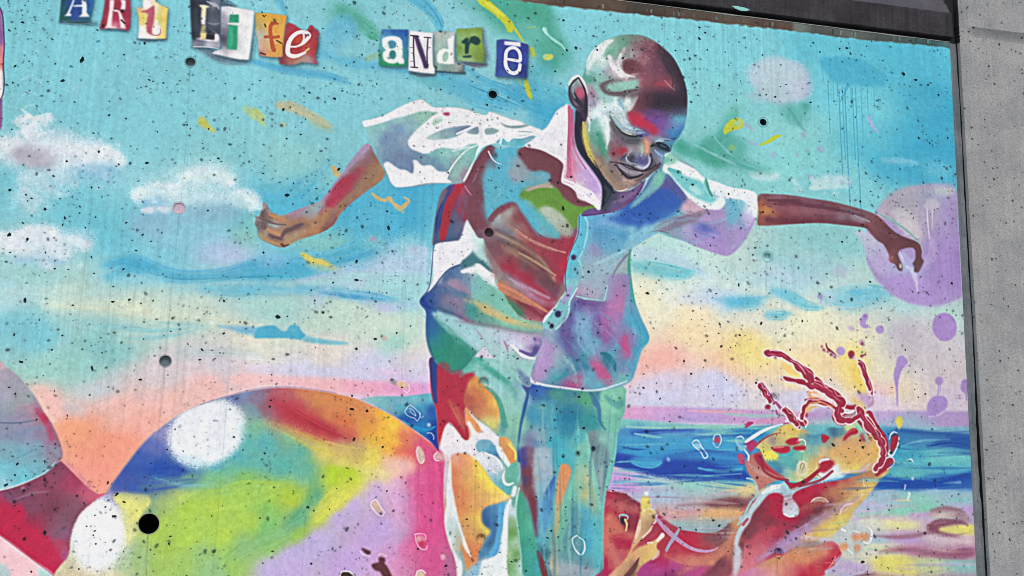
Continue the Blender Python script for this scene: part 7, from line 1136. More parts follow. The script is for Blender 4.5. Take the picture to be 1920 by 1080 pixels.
with clip(SKIN, 1):
    sheet(780, 250, 1.6065)
    G('228 275 262 240 300 218 335 285 385 322 450 325 478 305 466 400 440 450 418 515 388 566 330 552 290 520 255 462 232 420 205 340', '''245 255 98a4a8 275 240 a8b0ac 305 255 8c5058 255 290 84808c 285 300 747a8a 305 290 a89890 320 310 a46c64 250 340 7c5660 300 345 887066 350 330 984c58 400 335 a0485a 450 340 9c3c52 330 385 70565c 380 400 7c525c 420 410 8c4c5c 445 395 b83450 430 430 b03850
290 395 9c3a50 340 430 98384c 390 450 6c4c58 415 475 744c62 270 430 8c7888 310 450 a48ca0 350 475 b88cae 390 500 b47c98 400 525 94405a 350 530 9c5060 300 490 94705e 320 520 705c5c 260 460 b48468''', 6, .8)
    L('240 302 290 322 340 350 385 392 418 442', [3, 6, 8, 7, 4], 'b5977e', 5, .75, brush=False); L('272 272 312 304 360 332 410 350 450 358', [2, 4, 5, 4, 2], 'c08a86', 4, .65); L('252 322 310 352 362 392 412 450', [4, 8, 9, 5], '5d4b50', 6, .6); L('320 330 380 362 440 378', [5, 10, 6], 'a03850', 6, .6)
    L('262 398 318 428 372 470 402 500', [6, 9, 9, 5], 'ae304b', 4.5, .8); L('330 402 390 440 425 470', [6, 10, 8], '704f5a', 6, .7); L('300 452 350 476 400 498', [4, 7, 4], 'c096ba', 4, .7)
    L('250 456 296 476 346 506 396 538', [6, 7, 6, 3], 'd48a74', 3, .85); L('300 500 344 528 380 552', [4, 8, 5], '883c4c', 5, .7); L('284 505 306 530 330 556', [4, 8, 4], '468a74', 4, .8)
    L('70 180 60 240 62 300', [3, 4, 3], '3a4a8c', 3, .7); L('128 165 104 215 88 270 80 315', [10, 14, 13, 8], 'ab3448', 4, .6); L('150 190 140 240 128 290', [5, 10, 8], '6e6484', 7, .6)
    sheet()
with clip(FLAP, 1):
    sheet(780, 250, 1.6065)
    L('150 500 220 530 300 570 378 584', [4, 12, 11, 6], 'd6ba82', 7, .75); L('120 565 220 580 300 596 378 606', [4, 8, 9, 7], '83808d', 6, .6); L('300 616 340 630 366 632', [6, 10, 6], 'c6bbdf', 6, .7); L('180 420 220 460 270 520 330 560', [6, 12, 12, 4], '84c0b8', 8, .5)
    L('120 440 150 470 170 500', [4, 8, 4], '9a88a2', 5, .5); L('60 470 120 480 160 500', [5, 9, 5], '5f7a9c', 6, .5)
    L('60 560 100 600 150 640 210 700 270 745', [8, 14, 12, 10, 5], '3a9484', 8, .6); L('130 590 200 640 280 680', [10, 22, 12], 'a4cdd6', 9, .5)
    sheet()
with clip(TROU, 1):
    sheet(780, 250, 1.6065)
    L('46 680 50 740 60 810', [8, 8, 5], '3d4b8e', 3, .9); F('66 700 80 690 96 694 110 716 130 712 150 724 176 716 170 740 140 760 110 780 72 800', 'b23850', 3, .6)
    L('160 700 220 720 290 770 300 800', [8, 10, 8, 4], '4ea493', 8, .5); L('190 690 250 700 310 740', [10, 16, 10], '94cdc8', 8, .5)
    sheet()
with clip(BALL, 1):
    sheet(0, 540, 1.5167)
    L('780 325 850 366 920 402 985 428', [16, 32, 26, 8], 'bd3c4e', 12, .75); L('860 300 960 330 1060 380', [10, 24, 18], 'd68f5c', 12, .6); L('760 388 830 412 900 446 980 470 1060 470', [6, 20, 26, 26, 16], 'd9cd6a', 14, .75)
    L('700 400 760 420 830 450', [14, 30, 20], '6ebcae', 16, .6); E(842, 506, 66, 36, 20, '60b6ae', 18, .7); L('600 540 700 500 780 490', [10, 26, 20], '66b9b4', 16, .6)
    L('470 640 580 610 700 590 800 570', [30, 54, 50, 20], 'afd45a', 24, .6); L('480 740 600 690 700 660', [20, 44, 30], 'b2d55c', 22, .5); L('640 780 720 730 800 700 870 650', [12, 30, 30, 14], '86c190', 20, .6)
    E(985, 548, 52, 24, -8, 'b9d640', 14, .75); E(840, 585, 44, 22, 0, 'a6cc4e', 14, .6); L('890 640 950 600 1010 560', [14, 26, 16], 'd8da66', 14, .6)
    L('1180 560 1190 640 1210 740', [30, 46, 40], 'db5998', 26, .5); L('1060 570 1110 580 1130 660', [18, 30, 20], 'dfb0d2', 22, .5); L('1110 500 1160 500', 26, 'ecc2b8', 14, .6)
    L('330 560 400 570 500 560 560 545', [14, 26, 18, 6], '3457b0', 12, .6); L('440 540 520 560 600 560', [5, 10, 6], '7cc0c8', 8, .5)
    sheet()
# clouds: heaped little puffs
def puffs(line, n, r0, r1, cols, seed, drop=9, op=.3):
    g = np.random.default_rng(seed); q = spline(pts(line), False, 12)
    for _ in range(n):
        a = q[g.integers(len(q))]; d = g.exponential(drop)
        r = g.uniform(r0, r1)
        E(a[0] + g.normal(0, 5), a[1] + d, r * g.uniform(1, 1.7), r, g.uniform(-20, 20), cols[g.integers(len(cols))], max(2.2, r * .75), op * g.uniform(.6, 1.2))
WH = ['dfe7f3', 'd5e0ee', 'e6ebf5', 'c9dcea']
puffs('-10 268 30 262 60 268 100 268 140 274 170 282 205 278 222 296', 150, 3, 10, WH, 1, 12)
puffs('34 222 52 215 70 224 92 214', 70, 1.5, 5, WH, 2, 7, .5); puffs('50 238 60 250', 40, 3, 8, WH, 22, 8)
puffs('255 356 290 344 330 348 350 326 385 318 425 330 440 352 470 366 484 384', 150, 3, 9, ['d5e7f1', 'c6e0ec', 'e2eef5'], 3, 9, .4)
puffs('-5 436 30 440 60 430 90 432 108 450 130 446 160 452', 130, 3, 10, WH, 4, 12)
puffs('40 330 80 320 130 318', 60, 3, 9, ['c6dbea', 'b4d4e4'], 5, 22, .35)
puffs('280 392 310 388', 26, 2, 6, WH, 6, 4, .5)
puffs('590 540 680 520 760 470 800 468', 60, 4, 12, ['bcd0ea', 'b0cce6'], 7, 16, .3)
puffs('1500 335 1560 330 1590 338', 30, 2, 6, ['c8e2ea', 'bfdbe6'], 8, 6, .4)
# loose spray drift in the open sky
for _ in range(130):
    x, y = rng.uniform(0, 1780), rng.uniform(0, 520)
    E(x, y, rng.uniform(14, 50), rng.uniform(5, 16), rng.uniform(-25, 25), ['8fd2da', '6fc2da', '9ad3d6', '78c6d2'][_ % 4], 16, .13) if not (670 < x < 1440 and y > 60) and not (460 < x < 740 and y > 260) and y > 150 or (x > 1300 and x < 1600) else None
E(58, 292, 32, 15, 10, '9f9fb2', 12, .7); E(80, 306, 24, 9, 10, 'a6abc0', 9, .5); E(40, 286, 16, 7, 0, '9698aa', 7, .5)
L('40 205 52 214 62 222', [3, 6, 4], 'dce8f2', 3, .5); L('62 224 80 216 96 212', [4, 5, 2], 'dce8f2', 3, .5)
with clip(ARML, 1):
    F(ARML, '8f7a72', 2, .24)
    L('600 400 625 372 650 345 680 315', [6, 12, 14, 8], 'b33a5c', 6, .5)
# sea and wet sand: long drags of the brush
with clip('1120 780 1168 780 1150 880 1128 1090 1900 1090 1900 780', 0):
    with clip('1100 770 1900 770 1900 1100 1640 1100 1560 1090 1500 1010 1560 930 1640 880 1690 850 1690 800 1640 790 1500 800 1400 830 1390 900 1420 940 1370 1010 1200 980 1130 930 1100 900', 0, 4):
        g = np.random.default_rng(31)
        for _ in range(95):
            y = g.uniform(800, 915); x = g.uniform(1140, 1820); l = g.uniform(30, 130); a = g.uniform(-.05, .06)
            t = (y - 800) / 115
            cs = ['3f8cc4', '55acd2', '72c2cc', '2f62b4', '2b52a6', '4a9cd0', '86cac8', '3a78bc']
            L0([[x - l / 2, y - a * l], [x, y + g.uniform(-2, 3)], [x + l / 2, y + a * l]], [0, g.uniform(2, 7), 0], cs[g.integers(8)], 3, g.uniform(.25, .6), 1, .5)
        for _ in range(110):
            y = g.uniform(915, 1085); x = g.uniform(1150, 1830); l = g.uniform(26, 110); a = g.uniform(-.10, .06)
            cs = ['c6b6d6', 'b49ac8', 'd8cf9a', 'a07088', '8cc8c0', 'c9a4c0', 'd6c4c8', '9cbccc']
            L0([[x - l / 2, y - a * l], [x, y + g.uniform(-3, 3)], [x + l / 2, y + a * l]], [0, g.uniform(2, 8), 0], cs[g.integers(8)], 3.4, g.uniform(.18, .45), 1, .5)
# folds in the trousers
with clip(TROU, 1):
    g = np.random.default_rng(9)
    for _ in range(46):
        x = g.uniform(985, 1160); y = g.uniform(750, 1040); l = g.uniform(40, 130); sl = (1070 - x) * .0011
        cs = ['7cc4c4', '4f9fb4', '3c86a4', '8ccabc', '5c90a8', '64b4c4', '96b8c4', '48788f']
        L0([[x, y], [x + sl * l * .5 + g.uniform(-3, 3), y + l * .5], [x + sl * l, y + l]], [0, g.uniform(3, 8), 0], cs[g.integers(8)], 3.4, g.uniform(.2, .45), 1, .5)
with clip(SHR, 1):
    g = np.random.default_rng(10)
    for _ in range(40):
        x = g.uniform(1040, 1190); y = g.uniform(560, 700); l = g.uniform(20, 60); a = g.uniform(.6, 2.0)
        cs = ['80b8d4', '8c80b8', '6ca8cc', '9a8cc4', '60b0c4', 'a88cc0', '5c90bc', '94c8d4']
        L0([[x, y], [x + math.cos(a) * l * .5 + 3, y + math.sin(a) * l * .5], [x + math.cos(a) * l, y + math.sin(a) * l]], [0, g.uniform(3, 9), 0], cs[g.integers(8)], 4, g.uniform(.18, .4), 1, .5)
    for _ in range(26):
        x = g.uniform(1100, 1380); y = g.uniform(400, 540); l = g.uniform(30, 80); a = g.uniform(-.7, .2)
        cs = ['8cc4e0', '7cb4dc', 'a4b4dc', '6c9cd0', '94d0dc', 'a494cc']
        L0([[x, y], [x + math.cos(a) * l * .5, y + math.sin(a) * l * .5 + 3], [x + math.cos(a) * l, y + math.sin(a) * l]], [0, g.uniform(3, 8), 0], cs[g.integers(6)], 4, g.uniform(.15, .35), 1, .5)
# rims and runs at the form ties
for (x, y, r, c, o) in ((279, 982, 20, 'a3a596', .8), (357, 116, 10.5, '5f9aa4', .6), (924, 177, 10, '3f8694', .6), (1431, 229, 9, '4b98a4', .5), (917, 436, 10.5, '8f6a74', .7), (1439, 481, 10, '5f9aa4', .5),
                        (310, 677, 11.5, '8a949c', .6), (907, 716, 10.5, '6f9084', .5), (1451, 745, 9.5, '8a90b0', .5), (902, 1010, 10, 'a8885c', .6), (1459, 1036, 10, '7c6474', .6), (336, 390, 11.5, 'b08f9c', .7)):
    q = ell(x, y, r, r, 0, 26)
    L0(np.vstack([q, q[:1]]), 1.6, c, 1.4, o, 0, .4)
    L0([[x - 1, y + r], [x - 2, y + r + 16], [x - 3, y + r + g.uniform(26, 60)]], [2.4, 1.4, .6], '3f5660', 1.6, .12, 1, .3)
# ---------------------------------------------------------------- third pass: break up what is still too smooth
with clip(HEAD, 1):
    sheet(1050, 38, 2.083)
    F('215 560 250 570 290 585 318 596 300 612 270 614 240 592', '7f7789', 3, .6); L('205 553 235 560 275 580 320 590', [1.4, 2.4, 2.6, 2], '383044', 1.6, .8); L('216 562 240 592 268 616 300 610 322 600', [1.6, 3.6, 4, 3, 1.6], '2c2638', 2, .8); L('232 574 262 590 296 600', [2, 3.4, 2], 'aaa2b2', 2, .75)
    F('290 560 320 575 350 568 356 540 340 525 300 530 282 545', '74728e', 6, .4); L('262 530 275 548 300 556', [2, 3, 2], '4a465c', 2.4, .7); L('335 572 350 558 354 536', 2, 'b4bcd4', 1.8, .6)
    E(228, 518, 26, 12, -12, '96485c', 6, .45); L('282 385 310 405 345 425 370 438', [8, 12, 12, 5], 'b23c5a', 6, .5); L('330 420 352 440 330 452', [3, 4, 3], '6a66a6', 4, .6)
    L('92 400 96 450 110 510 130 560 150 592', [6, 8, 8, 7, 3], 'cdbf66', 3.4, .85); L('128 400 130 470 150 530', [5, 9, 6], '6faaa4', 6, .5); L('180 380 186 430 182 500', [6, 8, 4], 'd9e8ee', 4, .6)
    L('205 400 225 440 260 470 310 480', [5, 9, 10, 5], '5a5862', 7, .55); L('200 470 220 530 210 580', [6, 16, 12], '857079', 9, .5); L('160 590 200 620 250 640 300 630', [6, 12, 14, 6], '94827a', 8, .5); L('300 628 330 610 380 580', [5, 7, 4], '5f5660', 6, .5)
    L('152 92 122 132 104 182', [5, 9, 5], 'e2eef3', 5, .6); L('238 132 224 170 248 208 292 222', [4, 6, 6, 3], 'e6e8ee', 4, .65); E(214, 152, 10, 22, -20, 'a096a4', 7, .5); L('300 300 285 330 270 350', [4, 7, 4], 'dfe9ee', 5, .5); L('210 330 240 350 260 400', [4, 7, 4], 'e2edf2', 5, .6)
    g = np.random.default_rng(50)
    for _ in range(120):
        x, y = g.uniform(90, 480), g.uniform(70, 620); a = g.uniform(.9, 2.2); l = g.uniform(8, 30); c = CAN[tuple(cpt([[1050 + x / 2.083, 38 + y / 2.083]]).astype(int)[0][::-1])]
        c = np.clip(c + g.normal(0, .07) + g.normal(0, .02, 3), 0, 1)
        L0(np.array([[x, y], [x + math.cos(a) * l, y + math.sin(a) * l]]) / 2.083 + [1050, 38], [g.uniform(1, 4), .5], ''.join('%02x' % int(v * 255) for v in c), 2.6, g.uniform(.3, .7), 0, .6)
    sheet()
with clip(SKIN, 1):
    sheet(788, 244, 1.618)
    L('110 190 84 250 72 320', [10, 14, 9], '96394b', 5, .45); L('250 252 300 300 350 335 430 372', [8, 18, 18, 8], '8b535a', 9, .45)
    L('228 300 270 322 330 360 400 440', [4, 8, 8, 4], '6d5a5c', 6, .6); L('300 372 350 400 410 440', [3, 5, 3], 'c2a184', 3.6, .7); L('290 300 330 330 390 356 440 372', [2, 4, 4, 2], 'c98f88', 3.4, .7)
    L('250 420 300 450 350 490 390 520', [6, 12, 10, 5], 'a63650', 6, .6); L('270 450 330 480 390 508', [3, 6, 3], 'b6a0b8', 4.5, .7); L('240 482 300 512 350 532 386 552', [6, 8, 6, 4], 'cf8a70', 3.6, .7)
    L('150 60 170 120 180 200 200 270', [8, 12, 10, 8], '74485a', 7, .5); L('190 150 240 180 200 230', [10, 24, 12], '6cb2c6', 12, .5); L('300 120 340 150 380 140', [8, 16, 8], '92a6b4', 9, .6)
    L('330 60 390 90 420 140', [10, 14, 10], '744655', 7, .5); L('310 190 370 200 420 230', [8, 14, 10], '6c9450', 8, .4)
    sheet()
with clip(SHR, 1):
    sheet(788, 244, 1.618)
    L('520 560 500 620 530 690', [16, 34, 14], '86b4d6', 14, .55); L('450 560 440 620 470 680', [8, 20, 10], '6f66a4', 10, .5); L('650 430 650 540 684 620 650 720', [14, 26, 26, 12], '50aec8', 12, .6); L('600 540 590 580 610 620', [8, 22, 8], 'b07cae', 12, .5)
    F('480 400 486 495 548 510 570 450 604 400 560 384', '9dbfca', 12, .45); L('400 590 380 660 350 750', [6, 16, 14], 'b4a0d0', 10, .5); L('420 740 500 765 590 770 650 745', [8, 14, 14, 8], '74b8c6', 9, .45)
    sheet()
# splash: thicker liquid with lights on it
sheet(1313, 619, 1.777)
RD = 'a33550'
STR = (('222 78 262 78 300 98 340 132 372 162', [9, 12, 8, 13, 15]), ('362 160 400 188 440 214 472 244', [9, 12, 14, 15]), ('280 160 330 172 372 186 410 196', [5, 8, 9, 8]), ('470 240 456 276 474 302 516 294 540 272', [14, 12, 11, 9, 7]),
               ('528 262 560 318 588 350 606 384 608 424 588 462', [10, 13, 14, 12, 9, 8]), ('340 290 350 255 376 238 430 248 470 268', [6, 7, 6, 8, 10]), ('530 110 552 150 566 200', [5, 9, 5]), ('280 262 300 290 320 312', [7, 9, 7]), ('196 184 214 208 234 232', [7, 9, 8]))
g = np.random.default_rng(8)
SR = []
for q_, w_ in STR:
    q = spline(pts(q_), False, 4); w = np.interp(np.linspace(0, 1, len(q)), np.linspace(0, 1, len(w_)), w_)
    SR.append((q + g.normal(0, .9, q.shape), w * (1 + .22 * np.sin(np.arange(len(q)) * 1.9) + g.normal(0, .12, len(q)))))
for q, w in SR: L0(q + [-1, 1], list(w + 5.5), 'e3d6e2', 2.6, .8, 1, .5)
for q, w in SR: L0(q, list(w), RD, 2.2, .95, 1, .4)
for q, w in SR:
    for _ in range(3):
        k = g.integers(0, max(1, len(q) - 4)); L0(q[k:k + 4] + g.normal(0, 2, 2), [.6, g.uniform(2, 5), .6], ['bb4a68', '8c2844', 'c86a86', 'b03a5a'][g.integers(4)], 2, .7, 1, .4)
for x, y, r in ((405, 55, 4), (412, 66, 5), (424, 72, 4), (436, 82, 5), (448, 90, 4), (503, 84, 9), (538, 86, 5), (250, 92, 4), (226, 256, 8), (264, 284, 4), (540, 46, 5)):
    E(x + 3, y + 4, r * 1.3, r, 30, 'c9bcd8', 2.4, .6); E(x, y, r, r * .8, g.uniform(0, 90), '9a3050', 1.8, .9, wob=.15)
for q_, w_, c_ in (('232 68 262 66 292 82', 2, 'efe4ec'), ('300 100 330 116 350 146', 1.6, 'e4c6d2'), ('374 215 410 224 452 250', 7, 'e6d6d2'), ('368 224 400 238 440 256', 3, 'd99a80'), ('352 268 366 246 400 240', 3.4, 'd8a878'), ('478 262 492 278 514 270', 2.2, 'f0e8ee'), ('548 284 574 318 594 352', 1.8, 'd8aebe'),
                   ('568 356 584 396 574 436', 10, 'd9ae6e'), ('380 174 410 188 440 206', 1.6, 'd48ea0'), ('486 286 512 284', 4, 'b09aa4'), ('560 150 574 190', 1.4, 'ecdce6'), ('320 296 344 306 352 324', 2, 'f0e8ee'), ('206 438 212 468 250 492 292 500', 5, '963850'), ('330 520 400 500 440 470', 5, '9c3450')):
    L0(pts(q_), w_, c_, 2.4, .8)
L0(pts('372 568 396 560 426 572'), 2.2, 'dcc8cc', 1.6, .7); L0(pts('378 574 400 568 422 576'), 1.6, 'b9a8ac', 1.6, .7)
L('650 340 760 352 905 372', [4, 13, 16], '3160ac', 8, .5); L('600 500 700 520 800 508 908 478', [8, 14, 12, 8], '2753ac', 6, .7); L('650 440 780 428 905 440', [8, 22, 18], '6cc2c8', 10, .5); L('770 600 820 592 880 606', [4, 7, 3], '8c6474', 6, .6); L('760 650 800 634 870 640 890 650', [3, 7, 6, 3], '744452', 5, .6)
L('620 690 700 690 780 672', [3, 6, 3], '93687f', 6, .5); L('620 740 700 732 800 748 900 742', [4, 8, 8, 8], '946078', 7, .5); L('560 640 640 640 720 650', [10, 20, 8], 'd8d8a4', 14, .5)
L('150 700 200 640 250 590 330 560', [16, 30, 26, 10], 'b03a54', 14, .35); L('200 760 300 690 420 620 520 560', [8, 14, 14, 8], 'ad94c0', 8, .55); L('160 690 220 650 300 642', [4, 9, 5], '7c4656', 6, .6); L('330 600 420 560 500 500 570 470', [5, 12, 12, 6], 'b98468', 8, .6)
sheet()
# wisps and under-shades of the clouds
sheet(0, 169, 1.619)
for x, y, rx, ry, c, s, o in ((190, 195, 130, 26, 'dbe4f0', 18, .5), (110, 205, 60, 20, 'aeacc0', 14, .6), (300, 250, 60, 14, '86bcdc', 14, .6), (90, 330, 50, 40, 'add6e4', 20, .5), (640, 262, 66, 24, 'cbe3ed', 15, .6), (620, 330, 120, 18, 'b9dae8', 15, .5),
                              (640, 372, 90, 16, '8fb6d2', 14, .6), (470, 400, 70, 26, '90bbd8', 18, .6), (690, 500, 80, 26, 'b3c2e6', 20, .7), (110, 470, 90, 20, 'd3e0ee', 16, .5), (220, 460, 40, 16, 'b9dcec', 12, .5), (130, 520, 40, 10, '9cc8e2', 10, .5), (750, 440, 36, 40, '84c2bc', 20, .6)):
    E(x, y, rx, ry, 0, c, s, o, wob=.1)
for y in (150, 180, 205):
    L([[40 / 1, 0 + y], [60, y - 8], [78, y + 6]], 3, 'dde7f2', 3, .2)
sheet()
E(1462, 150, 52, 38, 15, 'b7ced8', 8, .5)
# ---------------------------------------------------------------- wear on the painted face
# pits of the cast face read off the photograph, sheet by sheet (x y radius on a 4x sheet)
PITS = {
(0, 0): '170 168 14 95 620 8 533 500 16 615 448 22 470 605 14 310 720 14 175 466 8 735 312 14 1085 325 14 390 292 10 300 305 8 360 612 8 892 680 6 1225 622 10 1350 605 9 818 865 12 945 890 9 455 915 10 700 998 9 1690 628 8 1620 590 8 1893 632 7 1655 730 7 1305 202 8 930 410 10 885 495 7 1250 530 7 88 970 8 232 292 7 560 765 8 1740 855 7 1180 990 8 1565 968 9 95 95 7 298 25 8 225 133 6 820 760 7',
(1, 0): '755 278 14 680 238 10 748 18 8 700 36 7 1478 60 12 795 410 9 735 465 9 590 595 12 905 630 10 400 695 12 648 682 10 590 740 14 1150 738 12 1385 672 10 880 765 6 205 822 14 372 895 8 510 510 9 500 213 8 870 246 8 905 303 8 1040 98 6 385 130 8 1485 648 7 1620 610 7 1135 590 6 1355 960 9 230 1040 10 1585 915 7 45 92 9 30 605 8',
(2, 0): '385 152 14 512 203 12 480 360 16 410 375 12 1318 380 11 1600 390 8 1880 412 10 1405 290 16 1405 205 12 1448 245 12 1465 375 10 1555 640 13 1343 765 12 1625 762 8 1683 752 9 937 655 14 905 375 9 915 418 10 1036 385 7 975 312 8 710 440 9 325 535 11 1213 878 6 1205 958 8 1020 892 7 640 375 12 155 497 8 1543 922 7 765 162 6 615 270 9 475 228 7 1715 607 6 1625 490 8 660 560 7',
(3, 0): '340 322 12 322 345 7 390 390 10 538 364 11 590 360 14 620 400 12 737 347 8 930 546 14 1015 555 20 1108 600 15 726 425 9 860 455 8 55 727 14 140 700 10 93 650 8 135 633 8 318 768 11 495 760 10 655 880 9 310 625 14 260 665 10 465 895 8 1130 1035 14 1270 1020 8 967 970 9 1157 945 8 385 1062 8 1330 808 7 1348 1035 11 820 755 14 550 848 6 840 1030 7 1295 405 7 1245 428 6 985 697 7 750 690 6 537 695 6',
(0, 1): '177 162 12 742 58 12 890 152 10 1100 142 14 500 130 12 400 240 10 1037 280 12 72 345 14 195 380 10 237 408 9 208 427 8 338 490 14 70 680 18 405 460 10 600 470 10 172 592 9 468 608 9 640 627 9 668 598 7 717 550 9 598 518 8 1560 500 10 1070 680 10 1132 730 9 1200 848 9 687 848 9 410 877 7 410 935 10 180 915 7 848 1068 9 200 1045 12 1637 108 12 1577 122 7 1075 532 9 452 410 8 512 940 7 705 970 9 978 15 8 1028 38 7 1428 76 6',
(1, 1): '55 222 10 622 188 14 232 385 18 545 122 12 455 125 12 985 505 12 835 565 10 995 630 16 55 815 12 755 880 14 755 1020 14 710 910 7 460 830 9 1038 830 7 240 895 7 580 1040 10 282 295 8 122 262 8 655 680 8 1765 275 10 1230 210 8 985 655 8 430 890 8 1300 318 8 825 258 8 885 443 6 1108 685 6',
(2, 1): '1355 305 14 1625 375 12 385 485 16 832 395 12 75 280 12 345 290 12 765 365 10 380 618 9 945 375 10 575 960 14 1487 762 10 1198 120 8 1310 268 8 920 835 7 763 510 8 982 975 7 1620 968 6 963 1070 7 1743 362 6',
(3, 1): '305 78 14 710 25 12 540 132 9 450 204 8 990 188 9 498 383 8 692 430 12 1248 494 7 977 440 6 305 712 7 555 734 12 765 1032 12 975 1048 7 1378 1045 14 1165 290 11 1320 170 9 235 352 8 160 1050 8 640 910 7 1090 555 8 845 575 8 787 108 7 152 150 7 1190 90 6',
(0, 2): '187 93 16 347 80 14 372 62 9 845 103 12 970 88 12 1057 115 8 1148 95 9 1680 97 12 1577 193 11 297 240 7 107 350 11 157 555 14 757 373 7 765 487 8 617 460 9 1230 355 9 1678 340 11 1410 422 9 690 603 14 1008 620 10 1050 688 12 205 725 12 215 815 12 115 793 10 70 745 9 673 803 8 935 883 8 1500 538 10 1613 530 7 1260 652 8 1777 832 12 1617 998 16 408 772 7 1663 445 8 275 988 10 1650 487 7 505 958 9 195 538 6 325 657 6 812 743 7 1312 1060 8 1078 382 7 1280 325 8',
(1, 2): '163 215 20 505 185 12 830 220 14 440 95 9 980 36 8 1148 88 12 850 32 7 235 213 8 1160 285 9 770 380 8 752 457 14 895 382 14 1055 337 10 1143 420 10 1020 690 16 720 910 14 103 890 12 112 842 9 1095 745 9 875 768 8 1690 382 12 1623 458 7 1435 738 6 1615 938 7 1048 530 8 1155 622 8 665 998 7 720 808 10 445 447 6 1050 445 7 565 48 6 370 205 6 95 598 6',
(2, 2): '1015 40 16 1755 12 8 785 58 10 1130 42 7 660 275 12 645 335 10 565 48 6 1063 302 9 1570 437 14 1290 547 12 1343 643 12 1465 400 9 1228 452 9 1417 435 6 1678 433 7 1778 645 7 1435 595 6 987 645 9 985 748 11 1083 715 7 1110 830 9 1105 810 6 1393 740 7 1475 740 9 1693 808 8 1578 805 7 1830 712 12 1450 970 8 250 620 10 42 530 12 530 755 12 540 1050 14 683 1010 9 765 848 7 95 260 7 335 905 9 410 527 6 1870 265 14 1183 1003 9 160 833 6 1500 75 7 1345 235 6 1425 238 7 1550 340 9 1748 357 7 300 285 14',
(3, 2): '908 240 10 918 522 10 1105 630 9 1180 795 10 1405 550 8 1128 818 8 1100 760 8 930 745 7 1325 618 7 104 302 7 97 607 6 765 410 6 465 68 10 1030 465 10 1160 612 8 1052 936 6 825 1040 10 340 1013 6 1012 180 9 355 677 8 1065 585 8 295 248 6 70 110 6',
(0, 3): '130 240 12 45 398 12 340 365 8 240 475 9 335 758 16 542 243 7 785 110 8 808 382 12 705 412 10 578 480 10 625 460 7 1133 237 7 1255 132 9 1127 402 7 1373 143 7 1562 110 8 1755 38 10 1865 388 12 875 468 14 855 632 14 930 525 12 718 840 9 1268 838 10 1278 783 10 1303 703 9 1588 630 7 535 1020 14 592 1028 8 235 1048 9 1040 942 7 917 985 7 207 88 7 335 222 9 320 108 7 178 440 12 710 742 8 700 775 8 1670 555 6 1478 823 6 650 708 8 1158 917 6 1822 135 7 790 562 9 927 898 7',
(1, 3): '777 296 12 950 112 12 735 55 14 1090 345 18 685 275 14 388 565 13 433 590 9 940 695 12 415 988 12 1215 878 11 605 425 6 400 800 10 125 895 9 30 645 9 1637 132 8 1845 142 9 1650 255 8 1133 65 6 1380 250 6 500 410 9 510 62 9 845 1058 6 52 985 7 775 945 6 1582 655 9 1830 902 8 550 580 7 325 102 7 147 693 6 1520 487 6 1493 787 6 900 490 7 1550 435 6 660 720 7',
(2, 3): '610 125 12 385 188 12 495 158 12 290 43 10 220 75 6 183 487 10 266 793 10 295 742 12 453 507 6 1510 663 12 1380 733 10 1220 640 8 1275 578 7 1622 896 8 970 813 8 742 826 6 1163 435 6 322 302 6 880 352 7 845 350 6 1295 258 10 1570 203 6 1775 158 6 808 875 8 1405 630 6 55 955 8 105 1040 10 1555 703 12 1598 452 6 1615 553 6',
(3, 3): '490 97 16 690 65 14 712 115 14 607 122 7 655 152 10 740 365 8 670 438 8 505 352 8 375 325 7 1143 182 10 1120 124 6 1147 350 7 1380 480 8 973 722 9 1255 793 9 1175 760 14 1125 745 7 900 1020 8 710 975 16 745 1045 9 1247 908 8 898 865 7 212 805 7 270 790 6 122 695 9 515 618 7 750 580 9 908 585 8 925 550 8 893 550 6 1345 886 6 250 550 8 430 415 9 310 638 7 72 550 7 775 525 6 585 805 7',
}
PIT = []                        # wall X, wall Z, radius in metres
for (i, j), s in PITS.items():
    v = [float(q) for q in s.split()]
    for k in range(0, len(v), 3):
        X, Z = W(i * 480 + v[k] / 4, j * 270 + v[k + 1] / 4)
        PIT.append((X, Z, v[k + 2] / 4 * .00175))
# bare band along the top of the panel, never painted, with a ragged masking edge
_x = np.arange(600, 1830, 7.)
_y = np.interp(_x, [600, 960, 1060, 1200, 1440, 1540, 1640, 1760, 1776, 1786, 1830], [-38, 1, 13, 27, 53, 65, 77, 87, 89, 96, 96]) + rng.uniform(-1.6, 1.6, len(_x))
_e = np.vstack([np.stack([_x, _y], 1), [[1900, 60], [1900, -120], [500, -260], [560, -43]]])
G(_e, '700 -40 5c4e46 950 -15 5c5048 1000 2 665a50 1060 6 584a42 1150 14 5e5248 1200 18 4c4640 1300 32 5a5048 1380 38 625850 1440 45 5a4a44 1480 46 5c4c46 1495 50 748480 1540 54 545c5c 1600 60 606c6a 1650 66 505c5c 1690 70 4c6262 1740 76 3f6264 1775 82 4a7480', 1.4, sm=0, ani=.3)
for _ in range(40):
    x = rng.uniform(960, 1775); y = np.interp(x, [960, 1200, 1440, 1640, 1776], [-3, 22, 48, 72, 84])
    L([[x, y - 6], [x + rng.uniform(-1, 1), y - rng.uniform(-1, 2)]], rng.uniform(1, 5), ['8c9490', '3a3634', '6fa0a4', '74685c'][_ % 4], 1.5, rng.uniform(.2, .6))
L(np.stack([_x, _y], 1)[::3], 1.2, 'a9c4cc', 1.2, .3)
